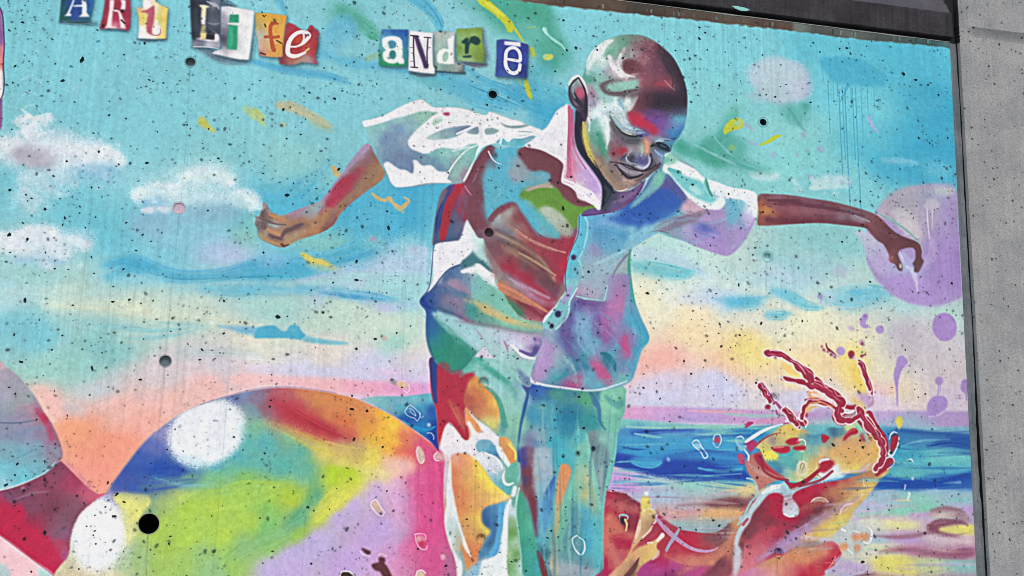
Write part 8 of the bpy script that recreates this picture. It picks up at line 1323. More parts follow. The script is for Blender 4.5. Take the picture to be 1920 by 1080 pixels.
# pigment: the reds are duller than pure, the whole a little harder in contrast
_r = np.clip((CAN[..., 0] - np.maximum(CAN[..., 1], CAN[..., 2]) - .25) * 2.2, 0, 1)[..., None]
_l = CAN.mean(2, keepdims=True)
CAN += (_l - CAN) * _r * .13
CAN += (_l - CAN) * .07
CAN[..., 2] *= .975
CAN[:] = (.5 + (CAN - .5) * 1.11) * .972 - .010
_b = np.stack([blur(CAN[..., k].copy(), 2.5) for k in range(3)], 2)
CAN += (CAN - _b) * .7
_b = np.stack([blur(CAN[..., k].copy(), 9) for k in range(3)], 2)
CAN += (CAN - _b) * .22
del _b
# fine grain of the sprayed concrete: vertical board marks, mottling, thousands of pin holes
board = smooth_noise(2.2, 260, 3) * .5 + smooth_noise(5, 500, 4) * .3 + smooth_noise(1.3, 60, 5) * .4 - .6
mott = (smooth_noise(2, 2, 6) - .5) * .65 + (smooth_noise(5, 5, 7) - .5) * .5 + (NOI - .5) * .7
big = smooth_noise(90, 70, 8) - .5
patch = np.clip(smooth_noise(160, 120, 9) * 1.6 - .3, 0, 1)
CAN *= (1 + board * .15 * patch + mott * .15 + big * .05)[..., None]
sp = smooth_noise(2.6, 2.6, 12)
CAN += (np.clip(sp - .90, 0, 1) * 1.2)[..., None]             # pale nibs
for _ in range(120):                                           # board edges running down the face
    x = rng.uniform(-2.5, 3.2); z0 = rng.uniform(0.6, 4.2); h = rng.uniform(.1, .9)
    cx = int((x - CX0) * DPM); c0 = int((CZ1 - z0) * DPM); c1 = min(CH, c0 + int(h * DPM))
    if c1 > c0: CAN[c0:c1, cx:cx + 1] *= 1 - rng.uniform(.03, .11)
def seam(p, w, k):
    c = cpt(spline(pts(p), False, 40))
    for a in c:
        x, y = int(a[0]), int(a[1])
        if 1 < x < CW - 2 and 1 < y < CH - 2: CAN[y - 1:y + 2, x:x + w] *= k
seam('364 0 357 116 350 250 338 390 322 540 310 677 296 830 279 982 274 1080', 1, .87)
seam('480 552 600 556 700 564 800 572', 1, .94)
# weathered scuffs where the paint has lifted to a pale film
for x, y, r in ((140, 165, 16), (270, 165, 15), (245, 110, 6), (115, 640, 14), (25, 560, 14), (1476, 150, 10), (300, 60, 10), (1095, 720, 8)):
    for _ in range(int(r * 4)):
        a, b = rng.normal(0, r * .5), rng.normal(0, r * .8)
        E(x + a, y + b, rng.uniform(.6, 1.7), rng.uniform(.6, 1.5), 0, 'c2d3dd', 1, rng.uniform(.2, .6))
n_small = 21000
sx, sz = rng.uniform(CX0, 3.33, n_small), rng.uniform(.2, CZ1, n_small)
cl = smooth_noise(60, 60, 21)
for x, z in zip(sx, sz):
    u, v = (x - CX0) * DPM, (CZ1 - z) * DPM
    iu, iv = int(u), int(v)
    if iu < 3 or iv < 3 or iu > CW - 5 or iv > CH - 5 or rng.random() > .1 + cl[iv, iu] ** 2 * 1.6:
        continue
    r = min(.5 + rng.exponential(.42), 2.4)
    R_ = int(r + 1.5)
    yy, xx = np.mgrid[-R_:R_ + 1, -R_:R_ + 1]
    an = rng.uniform(0, 3.14); el = rng.uniform(1, 1.8)
    du, dv = (xx - (u - iu - .5)) * math.cos(an) + (yy - (v - iv - .5)) * math.sin(an), -(xx - (u - iu - .5)) * math.sin(an) + (yy - (v - iv - .5)) * math.cos(an)
    a = np.clip(r + .5 - np.sqrt((du / el) ** 2 + dv ** 2), 0, 1) * rng.uniform(.35, .95)
    t = CAN[iv - R_:iv + R_ + 1, iu - R_:iu + R_ + 1]
    if t.shape[:2] == a.shape:
        dark = t.mean((0, 1)) * .22 + np.array([.01, .035, .05])
        t += (dark - t) * a[..., None]
np.clip(CAN, 0.004, 1, out=CAN)
# ---------------------------------------------------------------- materials
def nodes(name):
    m = bpy.data.materials.new(name); m.use_nodes = True
    nt = m.node_tree; b = nt.nodes['Principled BSDF']
    return m, nt, b
def N(nt, kind, **k):
    n = nt.nodes.new(kind)
    for a, v in k.items():
        if a.startswith('i_'):
            n.inputs[a[2:].replace('_', ' ')].default_value = v
        else:
            setattr(n, a, v)
    return n
def lin(h):
    c = hexc(h)
    return tuple(float(v) for v in np.where(c <= .04045, c / 12.92, ((c + .055) / 1.055) ** 2.4))
lin_c = np.where(CAN <= .04045, CAN / 12.92, ((CAN + .055) / 1.055) ** 2.4) * ALB[None, None, :]
srgb = np.clip(np.where(lin_c <= .0031308, lin_c * 12.92, 1.055 * np.maximum(lin_c, 1e-6) ** (1 / 2.4) - .055), 0, .95)
img = bpy.data.images.new('mural_paint', CW, CH, alpha=False)
buf = np.ones((CH, CW, 4), np.float32); buf[..., :3] = srgb[::-1]
img.pixels.foreach_set(buf.ravel()); img.update(); img.pack()
M_PAINT, nt, b = nodes('mural_paint')
tx = N(nt, 'ShaderNodeTexImage', image=img, interpolation='Cubic', extension='EXTEND')
geo = N(nt, 'ShaderNodeNewGeometry')
n1 = N(nt, 'ShaderNodeTexNoise', i_Scale=160., i_Detail=4., i_Roughness=.6)
n2 = N(nt, 'ShaderNodeTexNoise', i_Scale=14., i_Detail=3.)
mp = N(nt, 'ShaderNodeMapping'); mp.inputs['Scale'].default_value = (220, 220, 3)
n3 = N(nt, 'ShaderNodeTexNoise', i_Scale=1., i_Detail=2.)
nt.links.new(geo.outputs['Position'], n1.inputs['Vector']); nt.links.new(geo.outputs['Position'], n2.inputs['Vector'])
nt.links.new(geo.outputs['Position'], mp.inputs['Vector']); nt.links.new(mp.outputs[0], n3.inputs['Vector'])
mx = N(nt, 'ShaderNodeMath', operation='MULTIPLY_ADD'); mx.inputs[1].default_value = .5
nt.links.new(n3.outputs[0], mx.inputs[0]); nt.links.new(n1.outputs[0], mx.inputs[2])
bm_ = N(nt, 'ShaderNodeBump', i_Strength=.35, i_Distance=.0022)
nt.links.new(mx.outputs[0], bm_.inputs['Height']); nt.links.new(bm_.outputs[0], b.inputs['Normal'])
rr = N(nt, 'ShaderNodeMapRange', i_To_Min=.5, i_To_Max=.75); nt.links.new(n2.outputs[0], rr.inputs[0])
nt.links.new(rr.outputs[0], b.inputs['Roughness']); nt.links.new(tx.outputs[0], b.inputs['Base Color'])
b.inputs['Specular IOR Level'].default_value = .18
def concrete(name, c1, c2, speck, sp_amt=.5, rough=.85, grain=260., streak=0., vs=62.):
    """cast concrete: two tones mottled, fine sand grain, pin holes"""
    m, nt, b = nodes(name)
    geo = N(nt, 'ShaderNodeNewGeometry')
    big = N(nt, 'ShaderNodeTexNoise', i_Scale=5., i_Detail=6., i_Roughness=.62)
    gr = N(nt, 'ShaderNodeTexNoise', i_Scale=grain, i_Detail=3., i_Roughness=.7)
    mp = N(nt, 'ShaderNodeMapping'); mp.inputs['Scale'].default_value = (60, 60, 2.0)
    st = N(nt, 'ShaderNodeTexNoise', i_Scale=1., i_Detail=3.)
    vo = N(nt, 'ShaderNodeTexVoronoi', i_Scale=vs, feature='F1')
    vb = N(nt, 'ShaderNodeTexNoise', i_Scale=20., i_Detail=2.)
    for n in (big, gr, mp, vb): nt.links.new(geo.outputs['Position'], n.inputs['Vector'])
    wv = N(nt, 'ShaderNodeVectorMath', operation='MULTIPLY_ADD'); wv.inputs[1].default_value = (.02, .02, .02)
    nt.links.new(gr.outputs['Color'], wv.inputs[0]); nt.links.new(geo.outputs['Position'], wv.inputs[2]); nt.links.new(wv.outputs[0], vo.inputs['Vector'])
    nt.links.new(mp.outputs[0], st.inputs['Vector'])
    mr = N(nt, 'ShaderNodeMapRange', i_From_Min=.32, i_From_Max=.68); nt.links.new(big.outputs[0], mr.inputs[0])
    mix = N(nt, 'ShaderNodeMix', data_type='RGBA'); nt.links.new(mr.outputs[0], mix.inputs[0])
    mix.inputs[6].default_value = (*lin(c1), 1); mix.inputs[7].default_value = (*lin(c2), 1)
    g2 = N(nt, 'ShaderNodeMapRange', i_From_Min=.25, i_From_Max=.75, i_To_Min=.58, i_To_Max=1.42); nt.links.new(gr.outputs[0], g2.inputs[0])
    s2 = N(nt, 'ShaderNodeMapRange', i_From_Min=.3, i_From_Max=.7, i_To_Min=1 - streak, i_To_Max=1 + streak * .4); nt.links.new(st.outputs[0], s2.inputs[0])
    mm = N(nt, 'ShaderNodeMath', operation='MULTIPLY'); nt.links.new(g2.outputs[0], mm.inputs[0]); nt.links.new(s2.outputs[0], mm.inputs[1])
    m2 = N(nt, 'ShaderNodeVectorMath', operation='SCALE'); nt.links.new(mix.outputs[2], m2.inputs[0]); nt.links.new(mm.outputs[0], m2.inputs['Scale'])
    # pin holes: only some cells carry one
    sz = N(nt, 'ShaderNodeSeparateColor'); nt.links.new(vo.outputs['Color'], sz.inputs[0])
    th = N(nt, 'ShaderNodeMapRange', i_From_Min=.45, i_From_Max=1., i_To_Min=0., i_To_Max=.30); nt.links.new(sz.outputs[0], th.inputs[0])
    df = N(nt, 'ShaderNodeMath', operation='SUBTRACT'); nt.links.new(th.outputs[0], df.inputs[0]); nt.links.new(vo.outputs['Distance'], df.inputs[1])
    sm = N(nt, 'ShaderNodeMapRange', i_From_Min=0., i_From_Max=.07, i_To_Min=0., i_To_Max=sp_amt); nt.links.new(df.outputs[0], sm.inputs[0])
    m3 = N(nt, 'ShaderNodeMix', data_type='RGBA'); nt.links.new(sm.outputs[0], m3.inputs[0]); nt.links.new(m2.outputs[0], m3.inputs[6])
    m3.inputs[7].default_value = (*lin(speck), 1)
    nt.links.new(m3.outputs[2], b.inputs['Base Color']); b.inputs['Roughness'].default_value = rough; b.inputs['Specular IOR Level'].default_value = .25
    hs = N(nt, 'ShaderNodeMath', operation='MULTIPLY_ADD'); hs.inputs[1].default_value = -2.; nt.links.new(sm.outputs[0], hs.inputs[0]); nt.links.new(gr.outputs[0], hs.inputs[2])
    bu = N(nt, 'ShaderNodeBump', i_Strength=.45, i_Distance=.003); nt.links.new(hs.outputs[0], bu.inputs['Height']); nt.links.new(bu.outputs[0], b.inputs['Normal'])
    return m
M_PILLAR = concrete('grey_concrete', '8a8e91', 'a2a4a4', '22272b', .95, streak=.09, vs=48., grain=190.)
M_BLUEGREY = concrete('bluish_grey_concrete', '7d868b', '92999c', '23282c', .9, streak=.1, vs=48., grain=190.)  # bluer, slightly darker tone for the pillar's joint side
M_MARGIN = concrete('stained_edge_concrete', '4b5a60', '7d8388', '1c2024', .8, streak=.3)
M_COPING = concrete('black_stained_concrete', '242327', '434147', '0e0e10', .9, streak=.3, vs=80., grain=140.)
M_COPTOP = concrete('skylit_dark_concrete', '3e3e46', '4e4d55', '1c1c20', .7, streak=.1)  # lighter coping tone: skylight on the chamfer put into the colour
M_PIT = concrete('pit_shade', '1d2c33', '3a4a52', '0c1014', .6)  # bare concrete; shade inside the pits is put into this dark colour
M_BLACK = concrete('joint_black', '121315', '202226', '050505', .6)
M_PLUG = concrete('mortar_plug', '54656c', '6c7d84', '2a3338', .5)
M_PINK = concrete('pink_mortar_plug', 'b9a6b4', 'ccb8c4', '7a6a74', .3)
M_PAVE = concrete('paving', '6c6b68', '85837f', '35342f', .5)
# ---------------------------------------------------------------- mesh helpers
def mesh_obj(name, verts, faces, mat, parent=None, uv=False, smooth=False):
    me = bpy.data.meshes.new(name); me.from_pydata([tuple(v) for v in verts], [], [tuple(f) for f in faces])
    if uv:
        l = me.uv_layers.new(name='wall')
        co = np.empty(len(me.vertices) * 3); me.vertices.foreach_get('co', co); co = co.reshape(-1, 3)
        ix = np.empty(len(me.loops), np.int32); me.loops.foreach_get('vertex_index', ix)
        q = np.stack([(co[ix, 0] - CX0) / (CX1 - CX0), (co[ix, 2] - CZ0) / (CZ1 - CZ0)], 1)
        l.data.foreach_set('uv', q.ravel().astype(np.float32))
    me.materials.append(mat)
    if smooth: me.polygons.foreach_set('use_smooth', [True] * len(me.polygons))
    me.update()
    o = bpy.data.objects.new(name, me); COL.objects.link(o)
    if parent: o.parent = parent
    return o
def tag(o, label=None, cat=None, group=None, kind=None):
    for k, v in (('label', label), ('category', cat), ('group', group), ('kind', kind)):
        if v: o[k] = v
    return o
def line(p0, p1):
    (xa, za), (xb, zb) = W(*p0), W(*p1)
    return lambda z: xa + (xb - xa) * (z - za) / (zb - za)
ZTOP = ROW + .497
edge_x = line((1781, 88), (1831, 1080))          # where the painted face stops
joint_x = line((1797, 88), (1853, 1080))         # the dark joint
# ---------------------------------------------------------------- the painted panel, cut into its painted pieces
verts2, faces2, fkind = [], [], []
def add_face(P, kind):
    i0 = len(verts2)
    for x, z in P: verts2.append(Vector((float(x), float(z))))
    faces2.append(list(range(i0, i0 + len(P)))); fkind.append(kind)
def to_wall(p):
    c = cpt(np.asarray(p, float))
    X = CX0 + c[:, 0] / DPM; Z = CZ1 - c[:, 1] / DPM
    X = np.minimum(X, [edge_x(z) - .004 for z in Z]); X = np.maximum(X, CX0 + .01)
    Z = np.clip(Z, .01, ZTOP - .004)
    q = np.stack([X, Z], 1)
    keep = np.linalg.norm(q - np.roll(q, 1, 0), axis=1) > .0008
    return q[keep]
rect = [(CX0, 0.0)] + [(edge_x(0), 0.0), (edge_x(ZTOP), ZTOP)] + [(CX0, ZTOP)]
add_face(rect, ('wall',))
ORDER = ['painted_lilac_disc', 'painted_garment', 'painted_cap', 'painted_beach_ball', 'painted_trousers', 'painted_bare_chest', 'painted_shirt_flap', 'painted_shirt_front', 'painted_neck',
         'painted_left_sleeve', 'painted_collar', 'painted_left_arm', 'painted_right_arm', 'painted_head', 'painted_ear', 'painted_red_swirl', 'painted_splash', 'painted_splash_cup']
for n in ORDER: add_face(to_wall(SHAPE[n]), ('shape', n))
for i, (n, p) in enumerate(SHAPE['card']): add_face(to_wall(p), ('card', n))
for n, ps in LETTER.items():
    for p in ps: add_face(to_wall(p), ('letter', n))
TIES = [  # survey x, y, radius, depth, floor
    (357, 116, 9, .016, 'plug'), (924, 177, 8.5, .024, 'deep'), (1431, 229, 7.5, .024, 'deep'), (336, 390, 10, .003, 'pink'), (917, 436, 9, .03, 'paint'), (1439, 481, 8.5, .012, 'paint'),
    (310, 677, 10, .010, 'plug'), (907, 716, 9, .012, 'paint'), (1451, 745, 8, .012, 'paint'), (279, 982, 17, .16, 'hole'), (902, 1010, 8.5, .008, 'paint'), (1459, 1036, 8.5, .014, 'paint')]
tie = []
for (x, y, r, d, k) in TIES:
    X, Z = W(x, y); rw = r * .00212
    tie.append((X, Z, rw, d, k)); add_face([(X + rw * math.cos(a * math.tau / 28), Z + rw * math.sin(a * math.tau / 28)) for a in range(28)], ('hole',))
for k in range(4):   # the same rows run on to the left
    X, Z = W(*((357, 116), (336, 390), (310, 677), (279, 982))[k]); X -= 1.2
    tie.append((X, Z, .019, .014, 'plug')); add_face([(X + .019 * math.cos(a * math.tau / 28), Z + .019 * math.sin(a * math.tau / 28)) for a in range(28)], ('hole',))
r_ = random.Random(5)
for _ in range(420):  # pits on the part of the panel beyond the surveyed field
    X, Z = r_.uniform(-2.5, 3.2), r_.uniform(.2, 4.25)
    if X < -.75 or Z < ROW - 2.0: PIT.append((X, Z, r_.choice([.003, .004, .005, .006, .009])))
for _ in range(2600):
    X, Z = r_.uniform(-.8, 3.25), r_.uniform(ROW - 2.0, ROW + .42)
    if r_.random() > cl[min(CH - 1, int((CZ1 - Z) * DPM)), int((X - CX0) * DPM)] ** 3: continue
    PIT.append((X, Z, min(.0055, .002 + r_.expovariate(900))))
pits = []
for (X, Z, r) in PIT:
    if X > edge_x(Z) - .02 or Z > ZTOP - .015 or any((X - t[0]) ** 2 + (Z - t[1]) ** 2 < (t[2] + r * 2 + .004) ** 2 for t in tie): continue
    if any((X - p[0]) ** 2 + (Z - p[1]) ** 2 < ((r + p[2]) * 1.9) ** 2 for p in pits[-1400:]): continue
    n = 9 if r > .006 else 7
    el, an = r_.uniform(1.0, 1.55), r_.uniform(0, math.pi); ph = r_.uniform(0, 6)
    ring = []
    for k in range(n):
        a = k * math.tau / n; q = r * r_.uniform(.72, 1.15) * (1.05)
        u, v = q * math.cos(a) * el, q * math.sin(a) / el ** .5
        ring.append((X + u * math.cos(an) - v * math.sin(an), Z + u * math.sin(an) + v * math.cos(an)))
    pits.append((X, Z, r, ring)); add_face(ring, ('hole',))
t0_ = time.time()
edges2 = [(f[i], f[(i + 1) % len(f)]) for f in faces2 for i in range(len(f))]
V, Ed, Fc, ov, oe, of = delaunay_2d_cdt(verts2, edges2, [], 0, 1e-6, False)
VA = np.array([(v[0], v[1]) for v in V])
CEN = np.array([VA[list(f)].mean(0) for f in Fc])
inside = [[] for _ in Fc]
order_x = np.argsort(CEN[:, 0]); cx_s = CEN[order_x, 0]
for k, f in enumerate(faces2):
    P = np.array([(verts2[i][0], verts2[i][1]) for i in f])
    c = order_x[np.searchsorted(cx_s, P[:, 0].min()):np.searchsorted(cx_s, P[:, 0].max(), 'right')]
    c = c[(CEN[c, 1] >= P[:, 1].min()) & (CEN[c, 1] <= P[:, 1].max())]
    if not len(c): continue
    A, B = P, np.roll(P, -1, 0)
    x, z = CEN[c, 0][:, None], CEN[c, 1][:, None]
    cr = ((A[:, 1] > z) != (B[:, 1] > z)) & (x < (B[:, 0] - A[:, 0]) * (z - A[:, 1]) / (B[:, 1] - A[:, 1] + 1e-15) + A[:, 0])
    if fkind[k][0] in ('letter', 'shape', 'card'):      # non-zero winding, so strokes may cross themselves
        w = (cr * np.where(B[:, 1] > A[:, 1], 1, -1)).sum(1) != 0
    else:
        w = cr.sum(1) % 2 == 1
    for i in c[w]: inside[i].append(k)
of = inside
print('cdt', len(V), len(Fc), round(time.time() - t0_, 1))
PR = {'wall': 0, 'shape': 1, 'card': 2, 'letter': 3}
groups = {}
for f, src_ in zip(Fc, of):
    kinds = [fkind[k] for k in src_]
    if any(k[0] == 'hole' for k in kinds) or not kinds: continue
    best = max(kinds, key=lambda k: (PR[k[0]], ORDER.index(k[1]) if k[0] == 'shape' else 0))
    if best[0] == 'letter':
        cards = [k for k in kinds if k[0] == 'card' and k[1] == best[1]]
        if not cards: best = max([k for k in kinds if k[0] != 'letter'], key=lambda k: (PR[k[0]], ORDER.index(k[1]) if k[0] == 'shape' else 0))
    if best[0] == 'card':      # where two cards overlap the later one is on top
        best = ('card', [n for n, _ in SHAPE['card'] if ('card', n) in kinds][-1])
    groups.setdefault(best, []).append(f)
def piece(key, name, parent, mat=None):
    fs = groups.get(key, [])
    if not fs: return None
    idx = {}; vv = []; out = []
    for f in fs:
        g = []
        for i in f:
            if i not in idx:
                idx[i] = len(vv); vv.append((V[i][0], 0.0, V[i][1]))
            g.append(idx[i])
        a, b_, c = (Vector(vv[j]) for j in g[:3])
        if (b_ - a).cross(c - a).y > 0: g.reverse()
        out.append(g)
    return mesh_obj(name, vv, out, mat or M_PAINT, parent, uv=True)
wall = piece(('wall',), 'concrete_wall', None)
tag(wall, kind='thing', label='concrete wall panel painted with a mural of a boy, arms spread under turquoise sky', cat='wall')
boy = bpy.data.objects.new('painted_boy', None); COL.objects.link(boy); boy.parent = wall
tag(boy, 'mural figure of a bald boy in an open white and blue shirt')
for n in ['painted_trousers', 'painted_bare_chest', 'painted_shirt_flap', 'painted_shirt_front', 'painted_neck', 'painted_left_sleeve', 'painted_collar', 'painted_left_arm', 'painted_right_arm', 'painted_head', 'painted_ear']:
    piece(('shape', n), {'painted_left_arm': 'painted_arm', 'painted_right_arm': 'painted_arm', 'painted_left_sleeve': 'painted_sleeve'}.get(n, n), boy)
fig = bpy.data.objects.new('painted_figure', None); COL.objects.link(fig); fig.parent = wall
tag(fig, 'second mural figure cut off at the left, grey cap and maroon garment')
piece(('shape', 'painted_garment'), 'painted_garment', fig); piece(('shape', 'painted_cap'), 'painted_cap', fig)
tag(piece(('shape', 'painted_beach_ball'), 'painted_beach_ball', wall), 'mural beach ball in green, red, blue and pink with white spots')
tag(piece(('shape', 'painted_lilac_disc'), 'painted_disc', wall), 'lilac paint disc behind the right hand')
spl = bpy.data.objects.new('painted_splash', None); COL.objects.link(spl); spl.parent = wall
tag(spl, 'mural splash of red and yellow paint thrown up at the lower right')
piece(('shape', 'painted_red_swirl'), 'red_swirl', spl); piece(('shape', 'painted_splash'), 'splash_column', spl); piece(('shape', 'painted_splash_cup'), 'splash_cup', spl)
WORDS = {'A': 'blue card with a white A', 'R': 'red card with a white R', 't': 'yellow card with a pink t', 'L': 'black card with a cream L', 'i': 'white card with a green i', 'f': 'orange card with a brown f', 'e': 'torn red card with a white e',
         'a': 'blue and green card with a white a', 'N': 'white card with a purple N', 'd': 'pale grey green card with a white d', 'r': 'olive card with a dark green r', 'e2': 'blue card with a white e under a bar'}
for n, _ in SHAPE['card']:
    c = piece(('card', n), 'painted_card', wall)
    if c:
        tag(c, WORDS[n]); piece(('letter', n), 'painted_letter', c)
# recesses of the form ties
def cup(X, Z, r, d, kind):
    n = 28; vv = []; ff = []
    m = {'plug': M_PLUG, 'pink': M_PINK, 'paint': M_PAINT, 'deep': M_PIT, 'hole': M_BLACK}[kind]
    prof = [(1.0, 0), (.985, d * .5), (.93 if kind in ('paint', 'plug', 'pink') else .85, d * .96), (.8 if kind in ('paint', 'plug', 'pink') else .7, d), (.4, d * 1.04)]
    for (k, y) in prof:
        vv += [(X + r * k * math.cos(a * math.tau / n), y, Z + r * k * math.sin(a * math.tau / n)) for a in range(n)]
    for s in range(len(prof) - 1):
        for a in range(n):
            a2 = (a + 1) % n; ff.append((s * n + a, s * n + a2, (s + 1) * n + a2, (s + 1) * n + a))
    vv.append((X, prof[-1][1], Z)); c = len(vv) - 1
    for a in range(n): ff.append(((len(prof) - 1) * n + a, (len(prof) - 1) * n + (a + 1) % n, c))
    return mesh_obj('tie_hole', vv, ff, m, wall, uv=True, smooth=True)
TL = {'plug': 'round recess closed with grey mortar', 'pink': 'round recess filled flush with pale pink mortar', 'deep': 'open dark round hole', 'hole': 'large open black round hole'}
for t_ in tie:
    o = cup(*t_)
    if t_[4] in TL: tag(o, TL[t_[4]])
# pits: bowls under the outline cut above
def bowl(ring, X, Z, r, vv, ff):
    i0 = len(vv); n = len(ring)
    for (x, z) in ring: vv.append((x, 0.0, z))
    for (x, z) in ring: vv.append((X + (x - X) * .82, r * .75, Z + (z - Z) * .82))
    vv.append((X, r * 1.1, Z))
    for k in range(n):
        k2 = (k + 1) % n
        ff.append((i0 + k, i0 + k2, i0 + n + k2, i0 + n + k)); ff.append((i0 + n + k, i0 + n + k2, i0 + 2 * n))
big_pits = sorted(pits, key=lambda p: -p[2])[:60]
ids = {id(p) for p in big_pits}
vv, ff, v2, f2 = [], [], [], []
for p in pits:
    over = r_.random() < .24
    if id(p) in ids:
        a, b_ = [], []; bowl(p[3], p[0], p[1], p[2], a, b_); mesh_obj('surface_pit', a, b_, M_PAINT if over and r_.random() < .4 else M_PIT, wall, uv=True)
    elif over: bowl(p[3], p[0], p[1], p[2], v2, f2)
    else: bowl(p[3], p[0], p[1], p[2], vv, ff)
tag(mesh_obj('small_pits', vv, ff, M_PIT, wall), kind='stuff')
tag(mesh_obj('painted_over_pits', v2, f2, M_PAINT, wall, uv=True), kind='stuff')
# bare arris down the right side: a shallow chamfer running back to the joint
zs = np.linspace(0, ZTOP, 90); vv = []; ff = []
nr = np.random.default_rng(3)
for z in zs:
    e, j = edge_x(z), joint_x(z)
    jw = .0015 * math.sin(z * 7) + nr.uniform(-.0016, .0016)
    rag = max(0., ROW - .75 - z) / 1.2
    jw = jw * (1 + 1.6 * rag) - .007 * min(rag, 1)
    vv += [(e, 0, z), (e + .0015, .007, z), (e + .012, .008, z), (j - .0045 + jw, .011, z), (j - .003 + jw, .07, z)]
for i in range(len(zs) - 1):
    for k in range(4): ff.append((i * 5 + k, i * 5 + k + 1, i * 5 + 6 + k, i * 5 + 5 + k))
mesh_obj('bare_edge', vv, ff, M_MARGIN, wall)
# top arris and body of the panel
vv = []; ff = []
xs = np.linspace(CX0, edge_x(ZTOP), 60)
for x in xs: vv += [(x, 0, ZTOP), (x, .004, ZTOP + .004), (x, .05, ZTOP + .004)]
for i in range(len(xs) - 1):
    for k in range(2): ff.append((i * 3 + k, i * 3 + 3 + k, i * 3 + 4 + k, i * 3 + k + 1))
mesh_obj('top_arris', vv, ff, M_MARGIN, wall)
M_PALE = concrete('pale_arris', '77807d', '9aa09c', '30383a', .5)  # pale tone puts the edge highlight of the arris into the colour
mesh_obj('panel_back', [(CX0, 0, 0), (CX0, .3, 0), (CX0, .3, ZTOP), (CX0, 0, ZTOP), (joint_x(0), .3, 0), (joint_x(ZTOP), .3, ZTOP)], [(0, 1, 2, 3), (1, 4, 5, 2)], M_MARGIN, wall)
# ---------------------------------------------------------------- dark coping beam above the panel
def prism(name, prof, x0, x1, mat, parent=None, nx=40, jit=0., seed=1):
    """profile (y, z) swept along X, slightly uneven"""
    g = np.random.default_rng(seed); vv = []; ff = []; n = len(prof)
    xs = np.linspace(x0, x1, nx)
    for x in xs:
        for (y, z) in prof: vv.append((x, y + g.uniform(-jit, jit), z + g.uniform(-jit, jit)))
    for i in range(nx - 1):
        for k in range(n):
            k2 = (k + 1) % n; ff.append((i * n + k, i * n + k2, (i + 1) * n + k2, (i + 1) * n + k))
    ff.append(tuple(range(n))); ff.append(tuple(range((nx - 1) * n, nx * n))[::-1])
    return mesh_obj(name, vv, ff, mat, parent)
bx1 = W(1785, 50)[0]
zb0, zb1 = W(1700, 60)[1], W(1700, 14)[1]
vv = []; ff = []; xs = np.linspace(CX0, edge_x(ZTOP), 400)
for x in xs:
    h = .0016 * max(0., math.sin(x * 9) + .6 * math.sin(x * 31 + 1) + .5) + .0004
    vv += [(x, -.0012, ZTOP - h), (x, -.0012, ZTOP + .0012), (x, .004, ZTOP + .0052)]
for i in range(len(xs) - 1):
    for k in range(2): ff.append((i * 3 + k, i * 3 + 3 + k, i * 3 + 4 + k, i * 3 + k + 1))
mesh_obj('arris_highlight', vv, ff, M_PALE, wall)
cop = bpy.data.objects.new('concrete_coping', None); COL.objects.link(cop)
tag(cop, kind='thing', label='black stained concrete coping beam running along the top of the mural wall', cat='coping')
prism('beam_face', [(.001, zb0 + .001), (-.003, zb0 + .004), (-.007, zb1 - .004), (-.003, zb1), (.25, zb1), (.25, zb0)], CX0, bx1, M_COPING, cop, 130, .0012, 4)
prism('upper_chamfer', [(.001, zb1 + .001), (.05, zb1 + .10), (.07, zb1 + .115), (.24, zb1 + .12), (.24, zb1 + .001)], CX0, bx1 - .004, M_COPTOP, cop, 110, .0012, 5)
# turquoise fleck of paint that landed on the beam
X, Z = W(1389, 16, -.0095)
sp_ = []
for k in range(22):
    a = k * math.tau / 22; q = 1 + .12 * math.sin(3 * a) + .08 * math.sin(7 * a)
    sp_.append((X + .038 * q * math.cos(a), -.0102, Z + .0088 * q * math.sin(a) - .0036 * math.cos(a)))
mpt, nt, b = nodes('turquoise_paint'); b.inputs['Base Color'].default_value = (*lin('86cfc8'), 1); b.inputs['Roughness'].default_value = .5
nn = N(nt, 'ShaderNodeTexNoise', i_Scale=300.); bb = N(nt, 'ShaderNodeBump', i_Strength=.4, i_Distance=.002); nt.links.new(nn.outputs[0], bb.inputs['Height']); nt.links.new(bb.outputs[0], b.inputs['Normal'])
mesh_obj('paint_fleck', sp_ + [(p[0], -.0080, p[2]) for p in sp_], [tuple(range(21, -1, -1))] + [(k, (k + 1) % 22, 22 + (k + 1) % 22, 22 + k) for k in range(22)], mpt, cop)
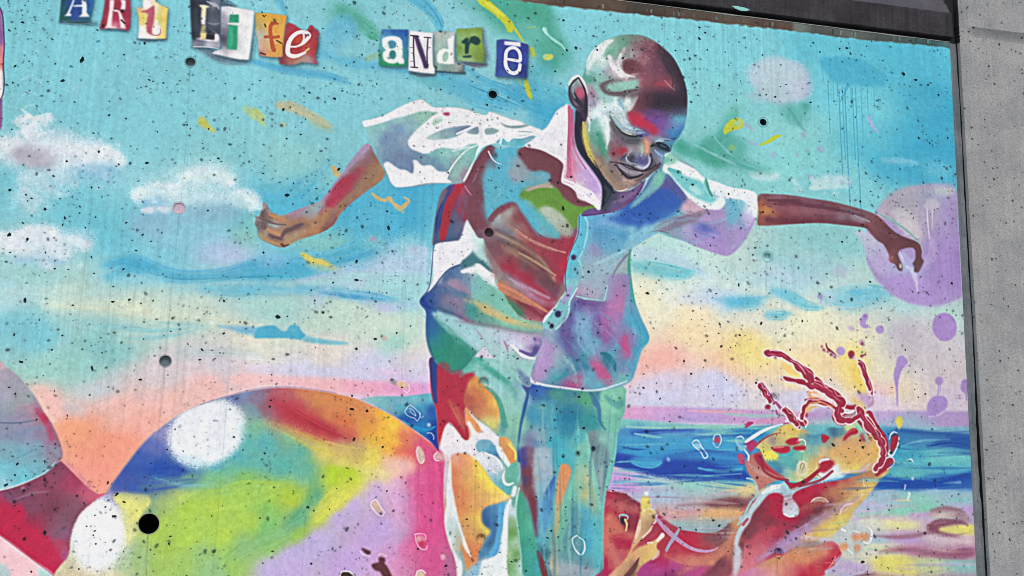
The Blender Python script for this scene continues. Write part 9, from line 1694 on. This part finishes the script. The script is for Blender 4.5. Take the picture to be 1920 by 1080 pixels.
# ---------------------------------------------------------------- joint filler and the grey pillar
vv = []; ff = []
for z in zs:
    j = joint_x(z); vv += [(j - .012, .05, z * 1.03), (j + .02, .05, z * 1.03)]
for i in range(len(zs) - 1): ff.append((2 * i, 2 * i + 1, 2 * i + 3, 2 * i + 2))
js = mesh_obj('joint_filler', vv, ff, M_BLACK)
tag(js, kind='thing', label='thin black cracked joint between the mural panel and the grey pillar', cat='joint')
mesh_obj('joint_end', [(bx1 - .01, .03, zb0 - .03), (bx1 + .06, .03, zb0 - .03), (bx1 + .06, .03, zb1 + .3), (bx1 - .01, .03, zb1 + .3)], [(0, 1, 2, 3)], M_BLACK, js)
soft_z = np.array([W(1812, 0)[1], W(1820, 100)[1], W(1842, 250)[1], W(1876, 450)[1], W(1900, 700)[1], W(1912, 1080)[1]][::-1])
soft_w = np.array([.075, .062, .066, .055, .045, .036])
gz0, gz1 = W(1870, 78, -.02)[1], W(1870, 58, -.02)[1]
zp = np.unique(np.concatenate([[gz0, gz0 + .001, gz1, gz1 - .003], np.linspace(0, gz0 - .02, 60), np.linspace(gz0 - .02, gz1 + .02, 16), np.linspace(gz1 + .02, 4.9, 12)]))
secs = []
for z in zp:
    j = joint_x(min(z, 4.6)) + .003
    w = float(np.interp(z, soft_z, soft_w))
    g = 0.0
    if gz0 < z <= gz1:
        g = .017 * (1 - ((z - gz0) / (gz1 - gz0)) ** 1.6)
    jit = nr.uniform(-.0012, .0012)
    row = [(j + jit, .10, z), (j + jit, .012, z), (j + .004 + jit, -.004, z), (j + w * .5, -.018, z), (j + w, -.028 + g * .4, z), (j + w + .03, -.030 + g, z), (j + w + .35, -.030 + g, z), (j + 1.6, -.030 + g, z), (j + 1.6, .45, z)]
    secs.append(row)
n = len(secs[0]); vv = [p for r in secs for p in r]; ff = []; ms = []
for i in range(len(secs) - 1):
    for k in range(n - 1):
        ff.append((i * n + k, i * n + k + 1, (i + 1) * n + k + 1, (i + 1) * n + k)); ms.append(2 if k == 0 or (k == 1 and ROW + .46 < secs[i][0][2]) else 1 if k < 2 else 0)  # deep side faces black: gap shade and stain put into the colour
ff.append(tuple((len(secs) - 1) * n + k for k in range(n))); ms.append(0)
pil = mesh_obj('concrete_pillar', vv, ff, M_PILLAR)
pil.data.materials.append(M_BLUEGREY); pil.data.materials.append(M_BLACK); pil.data.polygons.foreach_set('material_index', ms)
tag(pil, kind='thing', label='plain grey concrete pillar with a shallow groove, right of the mural', cat='pillar')
# ---------------------------------------------------------------- ground
gr = mesh_obj('ground', [(-60, -80, 0), (60, -80, 0), (60, 60, 0), (-60, 60, 0)], [(0, 1, 2, 3)], M_PAVE); tag(gr, kind='structure')
print('built', len(bpy.data.objects))
